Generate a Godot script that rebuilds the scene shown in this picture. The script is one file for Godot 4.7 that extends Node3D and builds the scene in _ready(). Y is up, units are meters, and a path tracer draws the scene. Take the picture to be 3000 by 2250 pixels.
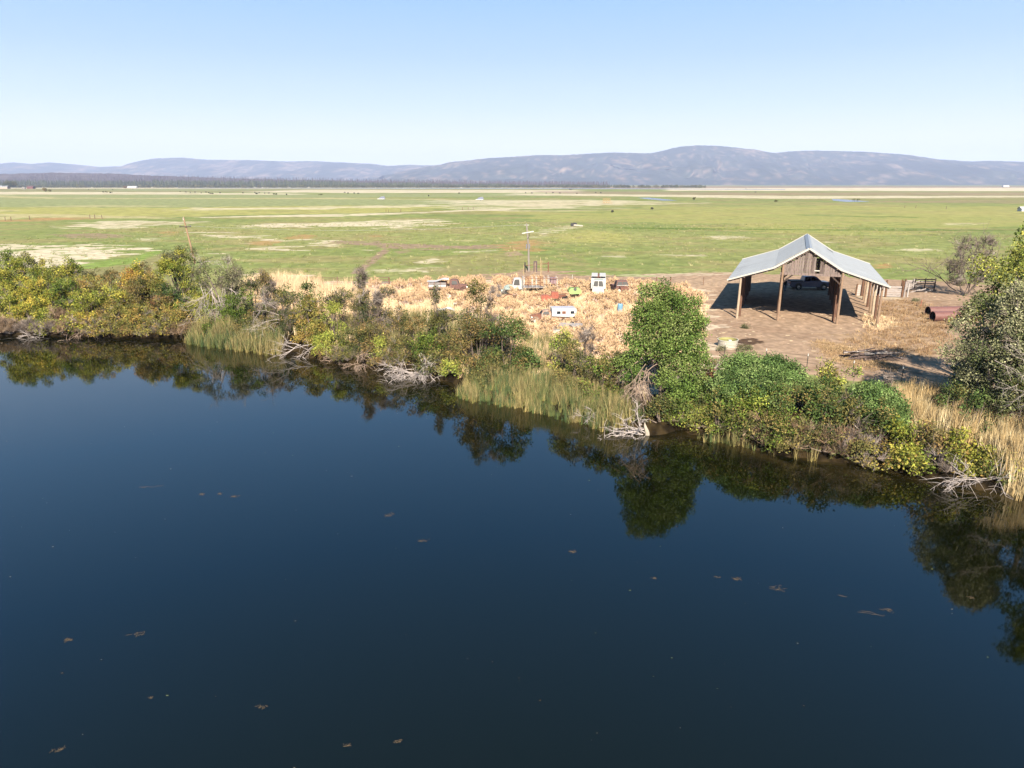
extends Node3D

# A still pond, its overgrown bank, a farmyard with an open pole barn and junked trucks, wet pasture and hills beyond.
# World: y up, metres, the camera hovers over the pond and looks along -z.

const WATER := -1.2
const EXPOSURE := 3.4
var taken := {}
var mats := {}
var rng := RandomNumberGenerator.new()
var n_big := FastNoiseLite.new()
var n_mid := FastNoiseLite.new()
var n_fine := FastNoiseLite.new()
var shore_pts := [Vector2(-120, -78), Vector2(-54.99, -74.8), Vector2(-34.58, -73.57), Vector2(-32.63, -71.39), Vector2(-22.78, -67.23), Vector2(-11.57, -60.02), Vector2(-4.8, -56.25), Vector2(-3.82, -52.9), Vector2(1.49, -49.4), Vector2(6.84, -44.33), Vector2(9.2, -43.4), Vector2(10.81, -44.6), Vector2(12.62, -43.02), Vector2(16.46, -39.75), Vector2(21.28, -38), Vector2(23.76, -35.68), Vector2(27.01, -34.48), Vector2(60, -27), Vector2(120, -22)]

func _ready():
	# ---- camera, sky, sun, exposure
	var cam := Camera3D.new()
	cam.name = "camera"
	add_child(cam)
	cam.position = Vector3(0, 14.5, 0)
	cam.rotation_degrees = Vector3(-15.76, 0, 0)
	cam.fov = 56.8
	cam.near = 0.5
	cam.far = 40000.0
	cam.current = true
	# clear autumn sky: pale at the horizon, deeper blue with height, the same all round
	var sky_mat := PanoramaSkyMaterial.new()
	var sky_img := Image.create(8, 512, false, Image.FORMAT_RGBF)
	var bands := [[-90.0, Vector3(0.26, 0.24, 0.18)], [-1.0, Vector3(0.8, 0.84, 0.82)], [0.0, Vector3(1.02, 1.06, 1.05)], [3.0, Vector3(0.96, 1.03, 1.03)], [5.5, Vector3(0.74, 0.90, 1.02)], [9.0, Vector3(0.53, 0.74, 1.0)], [12.6, Vector3(0.40, 0.65, 0.99)], [18.0, Vector3(0.21, 0.55, 1.06)], [28.0, Vector3(0.09, 0.41, 0.96)], [50.0, Vector3(0.10, 0.28, 0.5)], [90.0, Vector3(0.09, 0.24, 0.45)]]
	for y in 512:
		var up := 90.0 - (y + 0.5) / 512.0 * 180.0
		var c := Vector3.ZERO
		for k in bands.size() - 1:
			if up >= bands[k][0] and up <= bands[k + 1][0]:
				c = bands[k][1].lerp(bands[k + 1][1], (up - bands[k][0]) / (bands[k + 1][0] - bands[k][0]))
		c *= 1.0 / EXPOSURE
		for x in 8:
			sky_img.set_pixel(x, y, Color(c.x, c.y, c.z))
	sky_mat.panorama = ImageTexture.create_from_image(sky_img)
	var sky := Sky.new()
	sky.sky_material = sky_mat
	var env := Environment.new()
	env.background_mode = Environment.BG_SKY
	env.sky = sky
	env.tonemap_mode = Environment.TONE_MAPPER_LINEAR
	env.tonemap_exposure = EXPOSURE
	env.sdfgi_enabled = true
	env.ssao_enabled = true
	env.ssil_enabled = true
	env.fog_enabled = true
	env.fog_density = 0.000068
	env.fog_light_color = Color(0.78, 0.84, 1.0)
	var we := WorldEnvironment.new()
	we.name = "world_environment"
	we.environment = env
	add_child(we)
	var sun := DirectionalLight3D.new()
	sun.name = "sun"
	sun.light_energy = 1.6
	sun.light_color = Color(1.0, 0.95, 0.87)
	sun.light_angular_distance = 0.5
	sun.shadow_enabled = true
	add_child(sun)
	sun.look_at_from_position(Vector3(0.15, 5.9, 8.1), Vector3.ZERO)

	n_big.seed = 11
	n_big.frequency = 1.0
	n_big.fractal_octaves = 4
	n_mid.seed = 23
	n_mid.frequency = 1.0
	n_mid.fractal_octaves = 3
	n_fine.seed = 37
	n_fine.frequency = 1.0
	n_fine.fractal_octaves = 2
	rng.seed = 4242
	# ---- the large structure
	build_ground()
	build_water()
	build_hills()
	build_far_woods()
	# ---- things
	build_all()

func build_all():
	build_barn()
	build_vehicles()
	build_yard()
	build_far_things()
	build_plants()
	build_floating()

# ------------------------------------------------------------------ helpers
func numbered(called: String, where: Node) -> String:
	var key := str(where.get_instance_id()) + "/" + called
	var k: int = taken.get(key, 0)
	taken[key] = k + 1
	return called if k == 0 else "%s_%03d" % [called, k]

func tag(o: Node, label: String, category: String, group := "", kind := ""):
	if label != "":
		o.set_meta("label", label)
	if category != "":
		o.set_meta("category", category)
	if group != "":
		o.set_meta("group", group)
	if kind != "":
		o.set_meta("kind", kind)

func thing(called: String, label: String, category: String, at := Vector3.ZERO, turn := 0.0, group := "") -> Node3D:
	var o := Node3D.new()
	o.name = numbered(called, self)
	add_child(o)
	o.position = at
	o.rotation.y = turn
	tag(o, label, category, group)
	return o

func again(source: Node3D, at: Vector3, turn: float, size := 1.0) -> Node3D:
	var base_name := String(source.name).split("_0")[0]
	var o: Node3D = source.duplicate()
	o.name = numbered(base_name, self)
	add_child(o)
	o.position = at
	o.rotation.y = turn
	o.scale = Vector3.ONE * size
	return o

func st() -> SurfaceTool:
	var t := SurfaceTool.new()
	t.begin(Mesh.PRIMITIVE_TRIANGLES)
	t.set_smooth_group(-1)
	t.set_color(Color.WHITE)
	return t

func put(called: String, t, m: Material, parent: Node = self) -> MeshInstance3D:
	var o := MeshInstance3D.new()
	o.name = numbered(called, parent)
	if t is SurfaceTool:
		t.generate_normals()
		o.mesh = t.commit()
	else:
		o.mesh = t
	o.material_override = m
	parent.add_child(o)
	return o

func plain(c: Color, rough := 0.85, metal := 0.0) -> StandardMaterial3D:
	# c is an sRGB base colour
	var key := "p%s%s%s" % [c.to_html(), rough, metal]
	if not mats.has(key):
		var m := StandardMaterial3D.new()
		m.albedo_color = c
		m.roughness = rough
		m.metallic = metal
		mats[key] = m
	return mats[key]

func tinted(key: String, rough := 0.9, spec := 0.3, through := 0.0) -> StandardMaterial3D:
	# base colour comes from vertex and copy colours
	if not mats.has(key):
		var m := StandardMaterial3D.new()
		m.vertex_color_use_as_albedo = true
		m.roughness = rough
		m.metallic_specular = spec
		if through > 0.0:
			m.backlight_enabled = true
			m.backlight = Color(through, through, through)
		mats[key] = m
	return mats[key]

func grained(key: String, colors: Array, size: Vector3, seed_: int, rough := 0.9, metal := 0.0, world := false, freq := 0.02) -> StandardMaterial3D:
	# a triplanar noise of a few sRGB base colours: grain, rust, stains
	if not mats.has(key):
		var n := FastNoiseLite.new()
		n.seed = seed_
		n.frequency = freq
		n.fractal_octaves = 5
		n.fractal_gain = 0.62
		var im := n.get_seamless_image(192, 192)
		var out := Image.create(192, 192, true, Image.FORMAT_RGB8)
		for y in 192:
			for x in 192:
				var v := im.get_pixel(x, y).r * (colors.size() - 1)
				var k := mini(int(v), colors.size() - 2)
				out.set_pixel(x, y, colors[k].lerp(colors[k + 1], v - k))
		out.generate_mipmaps()
		var m := StandardMaterial3D.new()
		m.albedo_texture = ImageTexture.create_from_image(out)
		m.uv1_triplanar = true
		m.uv1_world_triplanar = world
		m.uv1_scale = size
		m.roughness = rough
		m.metallic = metal
		mats[key] = m
	return mats[key]

func tri(t: SurfaceTool, a: Vector3, b: Vector3, c: Vector3):
	t.add_vertex(a)
	t.add_vertex(b)
	t.add_vertex(c)

func quad(t: SurfaceTool, a: Vector3, b: Vector3, c: Vector3, d: Vector3):
	tri(t, a, b, c)
	tri(t, a, c, d)

func box(t: SurfaceTool, at: Vector3, size: Vector3, turn := Basis.IDENTITY):
	var h := size * 0.5
	var p := []
	for k in 8:
		p.append(at + turn * Vector3(h.x if k & 1 else -h.x, h.y if k & 2 else -h.y, h.z if k & 4 else -h.z))
	quad(t, p[4], p[6], p[7], p[5])
	quad(t, p[1], p[3], p[2], p[0])
	quad(t, p[5], p[7], p[3], p[1])
	quad(t, p[0], p[2], p[6], p[4])
	quad(t, p[6], p[2], p[3], p[7])
	quad(t, p[0], p[4], p[5], p[1])

func bar(t: SurfaceTool, a: Vector3, b: Vector3, w: float, h: float):
	# a straight beam from a to b, w wide and h deep
	var dir := (b - a).normalized()
	var up := Vector3.UP if absf(dir.y) < 0.95 else Vector3.FORWARD
	var side := dir.cross(up).normalized()
	box(t, (a + b) * 0.5, Vector3(w, h, a.distance_to(b)), Basis(side, dir.cross(side).normalized() * -1.0, dir * -1.0))

func tube(t: SurfaceTool, pts: Array, radii: Array, sides := 6, capped := true):
	var rings := []
	for k in pts.size():
		var dir: Vector3 = (pts[mini(k + 1, pts.size() - 1)] - pts[maxi(k - 1, 0)]).normalized()
		var ref := Vector3.UP if absf(dir.y) < 0.9 else Vector3.RIGHT
		var u := dir.cross(ref).normalized()
		var v := dir.cross(u)
		var ring := []
		for s in sides:
			var a := TAU * s / sides
			ring.append(pts[k] + (u * cos(a) + v * sin(a)) * radii[k])
		rings.append(ring)
	for k in pts.size() - 1:
		for s in sides:
			var e := (s + 1) % sides
			quad(t, rings[k][s], rings[k][e], rings[k + 1][e], rings[k + 1][s])
	if capped:
		for s in range(1, sides - 1):
			tri(t, rings[0][0], rings[0][s + 1], rings[0][s])
			tri(t, rings[-1][0], rings[-1][s], rings[-1][s + 1])

func disc_drum(t: SurfaceTool, at: Vector3, axis: Vector3, r: float, half: float, sides := 14):
	tube(t, [at - axis * half, at + axis * half], [r, r], sides, true)

func extrude(t: SurfaceTool, profile: PackedVector2Array, low: float, high: float, y0: float, y1: float):
	# a side profile (x along the length, y up) given a width that narrows from y0 to y1
	var w := func(p: Vector2, s: float) -> Vector3:
		return Vector3(p.x, p.y, s * lerpf(low, high, clampf((p.y - y0) / maxf(y1 - y0, 0.01), 0.0, 1.0)))
	var idx := Geometry2D.triangulate_polygon(profile)
	for k in range(0, idx.size(), 3):
		var a := profile[idx[k]]
		var b := profile[idx[k + 1]]
		var c := profile[idx[k + 2]]
		if (b - a).cross(c - a) > 0.0:
			var e := b
			b = c
			c = e
		tri(t, w.call(a, 1.0), w.call(b, 1.0), w.call(c, 1.0))
		tri(t, w.call(a, -1.0), w.call(c, -1.0), w.call(b, -1.0))
	var cw := Geometry2D.is_polygon_clockwise(profile)
	for k in profile.size():
		var p := profile[k]
		var q := profile[(k + 1) % profile.size()]
		if cw:
			quad(t, w.call(p, 1.0), w.call(q, 1.0), w.call(q, -1.0), w.call(p, -1.0))
		else:
			quad(t, w.call(p, -1.0), w.call(q, -1.0), w.call(q, 1.0), w.call(p, 1.0))

# ------------------------------------------------------------------ ground
func shore_z(x: float) -> float:
	for k in shore_pts.size() - 1:
		if x <= shore_pts[k + 1].x:
			return lerpf(shore_pts[k].y, shore_pts[k + 1].y, (x - shore_pts[k].x) / (shore_pts[k + 1].x - shore_pts[k].x))
	return shore_pts[-1].y

func ground_y(x: float, z: float) -> float:
	var d := shore_z(x) - z + n_mid.get_noise_2d(x * 0.35, z * 0.35) * 0.5
	var y := lerpf(-1.9, -0.55, smoothstep(-0.7, 0.35, d)) + 0.55 * smoothstep(0.2, 3.0, d)
	return y + n_mid.get_noise_2d(x * 0.12, z * 0.12 + 40.0) * 0.14 * smoothstep(2.0, 6.0, d) * smoothstep(-122.0, -100.0, z)

var patches := []

func patch(color: Color, strength: float, rough: float, pts: Array):
	# a stretch of the ground with another cover: colour (sRGB), how much of it shows, how broken up it is
	var poly := PackedVector2Array(pts)
	var lo := poly[0]
	var hi := poly[0]
	for p in poly:
		lo = lo.min(p)
		hi = hi.max(p)
	patches.append([color, strength, rough, poly, lo, hi])

func list_patches():
	var straw := Color(0.616, 0.581, 0.505)
	var pale := Color(0.541, 0.515, 0.379)
	var dirt := Color(0.500, 0.425, 0.359)
	var mauve := Color(0.460, 0.394, 0.339)
	var rust := Color(0.520, 0.414, 0.288)
	var dark := Color(0.293, 0.349, 0.172)
	var lush := Color(0.384, 0.450, 0.228)
	var yellow := Color(0.500, 0.490, 0.298)
	var olive := Color(0.425, 0.409, 0.283)
	var meadow := Color(0.430, 0.450, 0.314)
	# the flats, far to near: left and middle
	patch(straw, 0.9, 0.1, [Vector2(-4143.25, -4066.16), Vector2(334.81, -3613.91), Vector2(200.88, -2166.71), Vector2(-2285.93, -2241.57)])
	patch(olive, 0.9, 0.25, [Vector2(-2285.93, -2241.57), Vector2(-502.21, -2166.71), Vector2(167.4, -1804.91), Vector2(136.97, -1476), Vector2(-361.59, -1298.39), Vector2(-1441.13, -1411.65)])
	patch(meadow, 0.8, 0.4, [Vector2(-1177.06, -2031.04), Vector2(-1024.51, -2166.71), Vector2(-502.21, -1804.91), Vector2(-547.87, -1476), Vector2(-860.93, -1546.48)])
	patch(straw, 0.9, 0.15, [Vector2(-502.21, -1804.91), Vector2(158.59, -1709.7), Vector2(111.6, -1201.91), Vector2(-269.04, -1158.84), Vector2(-482.12, -1298.39)])
	patch(straw, 0.9, 0.15, [Vector2(-1441.13, -1411.65), Vector2(-602.65, -1298.39), Vector2(-301.33, -1081.31), Vector2(-278.15, -997.82), Vector2(-564.99, -1013.47), Vector2(-1035.81, -1013.47)])
	patch(meadow, 0.9, 0.1, [Vector2(-1035.81, -1013.47), Vector2(-410.9, -982.64), Vector2(100.44, -1081.31), Vector2(83.7, -900.41), Vector2(-215.23, -771.19), Vector2(-376.66, -735.95), Vector2(-736.58, -719.51)])
	patch(pale, 0.9, 0.2, [Vector2(-1004.42, -982.64), Vector2(-664.69, -953.62), Vector2(-473.51, -771.19), Vector2(-358.72, -771.19), Vector2(-179.36, -771.19), Vector2(-31.39, -674.28), Vector2(-30.13, -647.15), Vector2(-167.4, -719.51), Vector2(-338.57, -727.64), Vector2(-479.38, -735.95), Vector2(-579.48, -830.83), Vector2(-828.65, -809.96)])
	patch(meadow, 1.0, 0.05, [Vector2(-720.56, -703.78), Vector2(-334.81, -719.51), Vector2(-131.01, -703.78), Vector2(0, -622.1), Vector2(0, -547.81), Vector2(-115.9, -496.86), Vector2(-215.23, -461.08), Vector2(-487.44, -474.76)])
	patch(yellow, 0.9, 0.2, [Vector2(-487.44, -474.76), Vector2(-215.23, -461.08), Vector2(-115.9, -496.86), Vector2(-44.31, -474.76), Vector2(-53.81, -383.55), Vector2(-156.94, -335.1), Vector2(-251.11, -357.71), Vector2(-360.28, -349.84)])
	patch(straw, 0.75, 0.4, [Vector2(-207.67, -435.94), Vector2(-114.14, -489.27), Vector2(-24.3, -521.1), Vector2(-22.83, -489.27), Vector2(-101.8, -435.94), Vector2(-186.9, -408.09)])
	patch(pale, 0.9, 0.3, [Vector2(-345.32, -434.04), Vector2(-279.86, -414.93), Vector2(-266.07, -397.41), Vector2(-306.21, -384.42)])
	patch(pale, 0.7, 0.3, [Vector2(-314.23, -470.09), Vector2(-293.77, -512.6), Vector2(-230.82, -494.71), Vector2(-223.09, -478.02), Vector2(-304.26, -462.41)])
	patch(pale, 0.95, 0.2, [Vector2(-288.33, -361.73), Vector2(-227.12, -361.73), Vector2(-194.3, -344.05), Vector2(-151.92, -324.22), Vector2(-146.9, -313.37), Vector2(-179.15, -316.91), Vector2(-212.41, -324.22), Vector2(-210.07, -303.21), Vector2(-241.18, -301.91)])
	patch(rust, 0.85, 0.4, [Vector2(-244.82, -306.53), Vector2(-207.58, -301.91), Vector2(-209.36, -316.91), Vector2(-196.97, -324.22), Vector2(-179.15, -316.91), Vector2(-174.49, -308.55), Vector2(-185.15, -304.53), Vector2(-193.33, -287.66), Vector2(-233.25, -291.85)])
	patch(straw, 0.9, 0.15, [Vector2(-141.61, -324.22), Vector2(-117.4, -344.05), Vector2(-84.65, -361.73), Vector2(-77.74, -331.88), Vector2(-111.99, -328), Vector2(-136.62, -320.52)])
	patch(straw, 0.9, 0.15, [Vector2(-85.72, -366.44), Vector2(-60.15, -376.22), Vector2(-48.86, -381.3), Vector2(-27.23, -421.11), Vector2(-0.02, -434.04), Vector2(-0.02, -414.93), Vector2(-25.71, -397.41), Vector2(-47.59, -371.26), Vector2(-77.73, -331.88)])
	# right
	patch(mauve, 0.9, 0.15, [Vector2(282.49, -4066.16), Vector2(4143.25, -4066.16), Vector2(2367.57, -2321.77), Vector2(150.66, -2166.71)])
	patch(straw, 1.0, 0.1, [Vector2(521.53, -2500.68), Vector2(3013.27, -2956.09), Vector2(1441.13, -1411.65), Vector2(322.85, -1546.48)])
	patch(olive, 0.8, 0.4, [Vector2(410.9, -1476), Vector2(720.56, -1411.65), Vector2(1381.08, -1352.66), Vector2(1227.63, -1201.91), Vector2(579.48, -1248.29)])
	patch(mauve, 0.6, 0.2, [Vector2(34.24, -1476), Vector2(521.53, -1248.29), Vector2(1227.63, -1201.91), Vector2(920.72, -900.41), Vector2(387.42, -926.25), Vector2(88.63, -953.62)])
	patch(straw, 0.9, 0.2, [Vector2(0, -1158.84), Vector2(188.33, -1013.47), Vector2(334.81, -900.41), Vector2(920.72, -900.41), Vector2(808.44, -790.1), Vector2(267.85, -719.51), Vector2(158.59, -852.8), Vector2(0, -953.62)])
	patch(straw, 0.8, 0.4, [Vector2(-60.27, -647.15), Vector2(64.11, -688.72), Vector2(130.38, -622.1), Vector2(115.51, -538.61), Vector2(70.62, -504.69), Vector2(41.85, -448.16), Vector2(0, -402.93), Vector2(-19.32, -413.37), Vector2(0, -474.76), Vector2(-48.6, -521.1)])
	patch(olive, 0.8, 0.3, [Vector2(267.85, -719.51), Vector2(527.32, -809.96), Vector2(789.19, -771.19), Vector2(676.45, -660.44), Vector2(439.44, -674.28), Vector2(241.06, -647.15)])
	patch(mauve, 0.5, 0.3, [Vector2(316.39, -647.15), Vector2(690.54, -674.28), Vector2(552.43, -538.61), Vector2(295.95, -577.37)])
	patch(yellow, 0.6, 0.4, [Vector2(0, -393.01), Vector2(112.44, -481.91), Vector2(534.61, -521.1), Vector2(271.69, -262.81), Vector2(116.71, -225.22), Vector2(86.45, -262.81), Vector2(0, -286.64)])
	patch(yellow, 0.8, 0.4, [Vector2(10.78, -202.08), Vector2(22.64, -236.5), Vector2(31.15, -225.02), Vector2(35.07, -199.17), Vector2(29.02, -180.9), Vector2(17.87, -185.77), Vector2(12.91, -185.77)])
	patch(dark, 0.85, 0.35, [Vector2(26.86, -252.8), Vector2(57.77, -245.68), Vector2(55.84, -237.31), Vector2(38.64, -242.26)])
	patch(dark, 0.85, 0.35, [Vector2(46.58, -247.6), Vector2(73.45, -242.44), Vector2(111.72, -237.48), Vector2(165.21, -236.52), Vector2(161.34, -230.87), Vector2(109.51, -232.72), Vector2(71.68, -236.52), Vector2(45.16, -239.94)])
	patch(dark, 0.6, 0.4, [Vector2(142.17, -376.89), Vector2(157.68, -336.89), Vector2(184.48, -332.12), Vector2(178.49, -321.2), Vector2(152.91, -326.57)])
	patch(rust, 0.5, 0.5, [Vector2(131.64, -432.23), Vector2(140.39, -432.23), Vector2(136.43, -419.91), Vector2(127.92, -419.91)])
	# straw and bare patches in the pasture
	patch(straw, 1.0, 0.35, [Vector2(-143.95, -178.55), Vector2(-115.75, -176.27), Vector2(-100.97, -175.15), Vector2(-91.01, -168.7), Vector2(-82.39, -167.67), Vector2(-80.69, -157.1), Vector2(-82.88, -150.19), Vector2(-78.21, -138.72), Vector2(-79.54, -133.28), Vector2(-79.02, -127.63), Vector2(-101.5, -124.68)])
	patch(straw, 0.85, 0.5, [Vector2(-157.43, -256.05), Vector2(-164.21, -284.73), Vector2(-160.06, -296.8), Vector2(-136.38, -290.64), Vector2(-123.42, -288.25), Vector2(-119.84, -276.3), Vector2(-124.89, -265.8), Vector2(-133.69, -265.8), Vector2(-127.29, -258.42), Vector2(-123.53, -242.68), Vector2(-140.31, -242.68), Vector2(-153.28, -249.19)])
	patch(mauve, 0.8, 0.35, [Vector2(-135.77, -214.59), Vector2(-127.23, -219.69), Vector2(-111.51, -209.72), Vector2(-107.37, -199.74), Vector2(-115.57, -199.17), Vector2(-125.84, -202.08)])
	patch(straw, 0.7, 0.5, [Vector2(-104.61, -200.61), Vector2(-97.55, -200.61), Vector2(-91.69, -188.31), Vector2(-94.68, -187.03)])
	patch(olive, 0.9, 0.25, [Vector2(-77.29, -127.03), Vector2(-74.52, -131.98), Vector2(-73.67, -144.62), Vector2(-74.4, -152.71), Vector2(-70.35, -151.02), Vector2(-54.06, -115.1), Vector2(-70.26, -115.1)])
	patch(lush, 0.9, 0.2, [Vector2(-80.87, -130.71), Vector2(-77.98, -146.96), Vector2(-80.41, -161.74), Vector2(-77.81, -161.74), Vector2(-75.63, -153.57), Vector2(-71.26, -133.94), Vector2(-75.57, -124.11)])
	patch(straw, 0.95, 0.3, [Vector2(-97.39, -251.44), Vector2(-96.65, -265.8), Vector2(-77.26, -277.4), Vector2(-66.56, -283.58), Vector2(-50.74, -296.8), Vector2(-39.39, -306.53), Vector2(-36.21, -309.91), Vector2(-29.14, -268.35), Vector2(-31.3, -242.68), Vector2(-38.38, -238.53), Vector2(-47.95, -256.05), Vector2(-68.07, -253.72), Vector2(-90.39, -248.3)])
	patch(straw, 0.9, 0.55, [Vector2(-96.64, -222.15), Vector2(-86.49, -217.96), Vector2(-74.91, -205.07), Vector2(-67.37, -202.08), Vector2(-57.91, -199.17), Vector2(-45.87, -194.13), Vector2(-42.26, -178.55), Vector2(-41.95, -161.36), Vector2(-50.37, -160.6), Vector2(-59.16, -170.79), Vector2(-56.82, -178.55), Vector2(-72.38, -198.03), Vector2(-82.22, -201.49), Vector2(-94.62, -217.96)])
	patch(rust, 0.75, 0.45, [Vector2(-68, -185.77), Vector2(-64.15, -192.24), Vector2(-59.45, -187.03), Vector2(-59.5, -175.15), Vector2(-62.48, -172.94)])
	patch(rust, 0.75, 0.45, [Vector2(-63.23, -199.17), Vector2(-62.79, -216.26), Vector2(-57.12, -209.72), Vector2(-55.4, -197.74), Vector2(-60.88, -194.95)])
	patch(rust, 0.7, 0.45, [Vector2(-109.93, -223.22), Vector2(-108.6, -230.62), Vector2(-98.8, -217.96), Vector2(-99.67, -211.32)])
	patch(pale, 0.5, 0.7, [Vector2(-53.17, -140.15), Vector2(-55.73, -156.2), Vector2(-49.06, -151.02), Vector2(-47.61, -141.61), Vector2(-50.64, -137.32)])
	patch(mauve, 0.9, 0.3, [Vector2(-47.67, -193.05), Vector2(-38.13, -189.6), Vector2(-31.39, -182.09), Vector2(-19.34, -178.55), Vector2(-13.35, -175.15), Vector2(-0.01, -178.55), Vector2(-0.01, -169.32), Vector2(-12.47, -163.28), Vector2(-21.72, -167.26), Vector2(-28.55, -165.24), Vector2(-32.07, -172.94), Vector2(-44.62, -180.42)])
	patch(straw, 0.8, 0.4, [Vector2(-13.04, -159.48), Vector2(-2.86, -164.06), Vector2(-4.49, -159.48), Vector2(-11.97, -156.56)])
	patch(mauve, 0.95, 0.15, [Vector2(-29.68, -166.65), Vector2(-27.44, -161.74), Vector2(-26.32, -138.72), Vector2(-25.3, -119.17), Vector2(-26.97, -119.17), Vector2(-28.38, -141.61)])
	patch(straw, 0.85, 0.5, [Vector2(-19.91, -132.63), Vector2(-15.83, -145.39), Vector2(-13.01, -140.15), Vector2(-17.01, -130.08)])
	patch(straw, 0.85, 0.5, [Vector2(-24, -124.68), Vector2(-12.8, -130.08), Vector2(-10.48, -122.42), Vector2(-21.05, -120.78)])
	patch(mauve, 0.7, 0.3, [Vector2(-25.93, -159.85), Vector2(-24.04, -164.65), Vector2(-22.16, -159.85), Vector2(-23.95, -153.57)])
	patch(rust, 0.6, 0.4, [Vector2(-41.95, -211.32), Vector2(-39.16, -214.59), Vector2(-36.58, -205.07), Vector2(-39.5, -202.08)])
	patch(pale, 0.7, 0.6, [Vector2(-19.95, -194.13), Vector2(-7.47, -193.05), Vector2(-10.24, -187.03), Vector2(-18.41, -188.82)])
	patch(olive, 0.8, 0.4, [Vector2(-18.16, -128.23), Vector2(1.23, -130.71), Vector2(1.09, -115.1), Vector2(-12.62, -115.1)])
	patch(rust, 0.75, 0.5, [Vector2(-5.66, -176.27), Vector2(4.16, -194.95), Vector2(7.08, -194.95), Vector2(7.87, -175.15), Vector2(4.81, -172.94), Vector2(7.07, -160.79), Vector2(5.03, -156.2), Vector2(1.74, -162.7), Vector2(-1.7, -158)])
	patch(straw, 0.8, 0.5, [Vector2(3.4, -199.17), Vector2(9.61, -225.76), Vector2(21.33, -264.29), Vector2(24.16, -258.42), Vector2(14.73, -230.62), Vector2(5.53, -199.17)])
	patch(dirt, 0.8, 0.3, [Vector2(-1.69, -157.1), Vector2(1.38, -160.79), Vector2(2.6, -151.02), Vector2(-0.96, -148.56)])
	patch(straw, 0.7, 0.6, [Vector2(18.23, -150.19), Vector2(23.56, -150.19), Vector2(22.39, -144.62), Vector2(17.88, -144.62)])
	patch(olive, 0.7, 0.4, [Vector2(10, -169.74), Vector2(12.28, -163.67), Vector2(12.84, -149.37), Vector2(14.93, -138.72), Vector2(12.45, -128.23), Vector2(10.67, -141.61), Vector2(10.17, -158)])
	patch(straw, 0.8, 0.5, [Vector2(54.62, -204.74), Vector2(60.98, -209.56), Vector2(68.45, -202.23), Vector2(55.77, -195.71)])
	patch(straw, 0.7, 0.5, [Vector2(29.75, -156.68), Vector2(35.1, -153.51), Vector2(41.83, -152.08), Vector2(38.86, -148.12), Vector2(30.74, -151.47)])
	patch(olive, 0.5, 0.4, [Vector2(34.05, -168.2), Vector2(48, -175.95), Vector2(49.18, -155.61), Vector2(38.33, -158.86)])
	patch(straw, 0.7, 0.4, [Vector2(81.11, -188.66), Vector2(83.61, -185.02), Vector2(78.81, -182.09)])
	patch(straw, 0.75, 0.5, [Vector2(86.74, -163.67), Vector2(96.21, -168.7), Vector2(97.27, -163.67), Vector2(90.76, -157.1)])
	patch(straw, 0.6, 0.5, [Vector2(162.87, -276.3), Vector2(179.87, -279.06), Vector2(169.57, -263.29), Vector2(155.87, -263.29)])
	patch(rust, 0.85, 0.3, [Vector2(66.94, -133.28), Vector2(72.47, -136.63), Vector2(68.56, -128.23), Vector2(64.22, -126.43)])
	# the yard
	patch(dirt, 1.0, 0.02, [Vector2(-6.6, -114.75), Vector2(-1.17, -122.12), Vector2(3.62, -126.16), Vector2(8.27, -123.6), Vector2(14.3, -114.75), Vector2(22.49, -117.41), Vector2(31.63, -120.19), Vector2(38.11, -122.61), Vector2(45.31, -118.32), Vector2(59.19, -112.2), Vector2(69.66, -107.42), Vector2(78.52, -101.97), Vector2(87.4, -85.86), Vector2(38.96, -36.01), Vector2(31.86, -45.1), Vector2(30.54, -50.91), Vector2(23.87, -53.24), Vector2(16.87, -56.66), Vector2(13.38, -58.77), Vector2(21.52, -97.03), Vector2(20.09, -104.45), Vector2(-2.63, -109.76)])
	patch(straw, 0.55, 0.4, [Vector2(11.24, -117.41), Vector2(22.74, -118.78), Vector2(34.9, -121.63), Vector2(43.13, -120.19), Vector2(33.73, -117.41), Vector2(21.99, -114.75)])
	patch(Color(0.505, 0.425, 0.334), 0.45, 0.55, [Vector2(47.36, -91.12), Vector2(51.88, -93.4), Vector2(50.48, -81.15), Vector2(41.5, -64.9), Vector2(34.51, -60.77), Vector2(31.39, -63.75), Vector2(29.74, -65.78), Vector2(37.58, -73.99)])
	patch(straw, 0.7, 0.4, [Vector2(38.4, -75.33), Vector2(41.89, -78.97), Vector2(42.2, -75.91), Vector2(39.09, -72.71), Vector2(37.4, -72.17)])
	patch(straw, 0.6, 0.4, [Vector2(45.93, -95.18), Vector2(50.53, -95.18), Vector2(52.19, -93.99), Vector2(50.52, -91.68), Vector2(45.74, -92.82)])
	patch(Color(0.500, 0.414, 0.319), 0.4, 0.5, [Vector2(28.7, -66.39), Vector2(31.55, -65.48), Vector2(32.33, -58.29), Vector2(28.06, -56.54), Vector2(27.61, -60.77)])
	# wheel ruts along the bank fence and round to the barn, trampled soil
	patch(Color(0.425, 0.349, 0.288), 0.75, 0.25, [Vector2(17.2, -60.01), Vector2(20.6, -59.51), Vector2(25.11, -56.21), Vector2(29.38, -53.64), Vector2(31.5, -52.64), Vector2(31.28, -52.24), Vector2(29.18, -53.24), Vector2(24.88, -55.65), Vector2(20.44, -59.01), Vector2(17.1, -59.63)])
	patch(Color(0.425, 0.349, 0.288), 0.75, 0.25, [Vector2(18.07, -62.09), Vector2(21.26, -61.56), Vector2(25.98, -58.29), Vector2(30.35, -55.55), Vector2(32.52, -54.47), Vector2(32.29, -54.05), Vector2(30.13, -55.11), Vector2(25.78, -57.81), Vector2(21.09, -61.03), Vector2(17.96, -61.69)])
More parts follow.
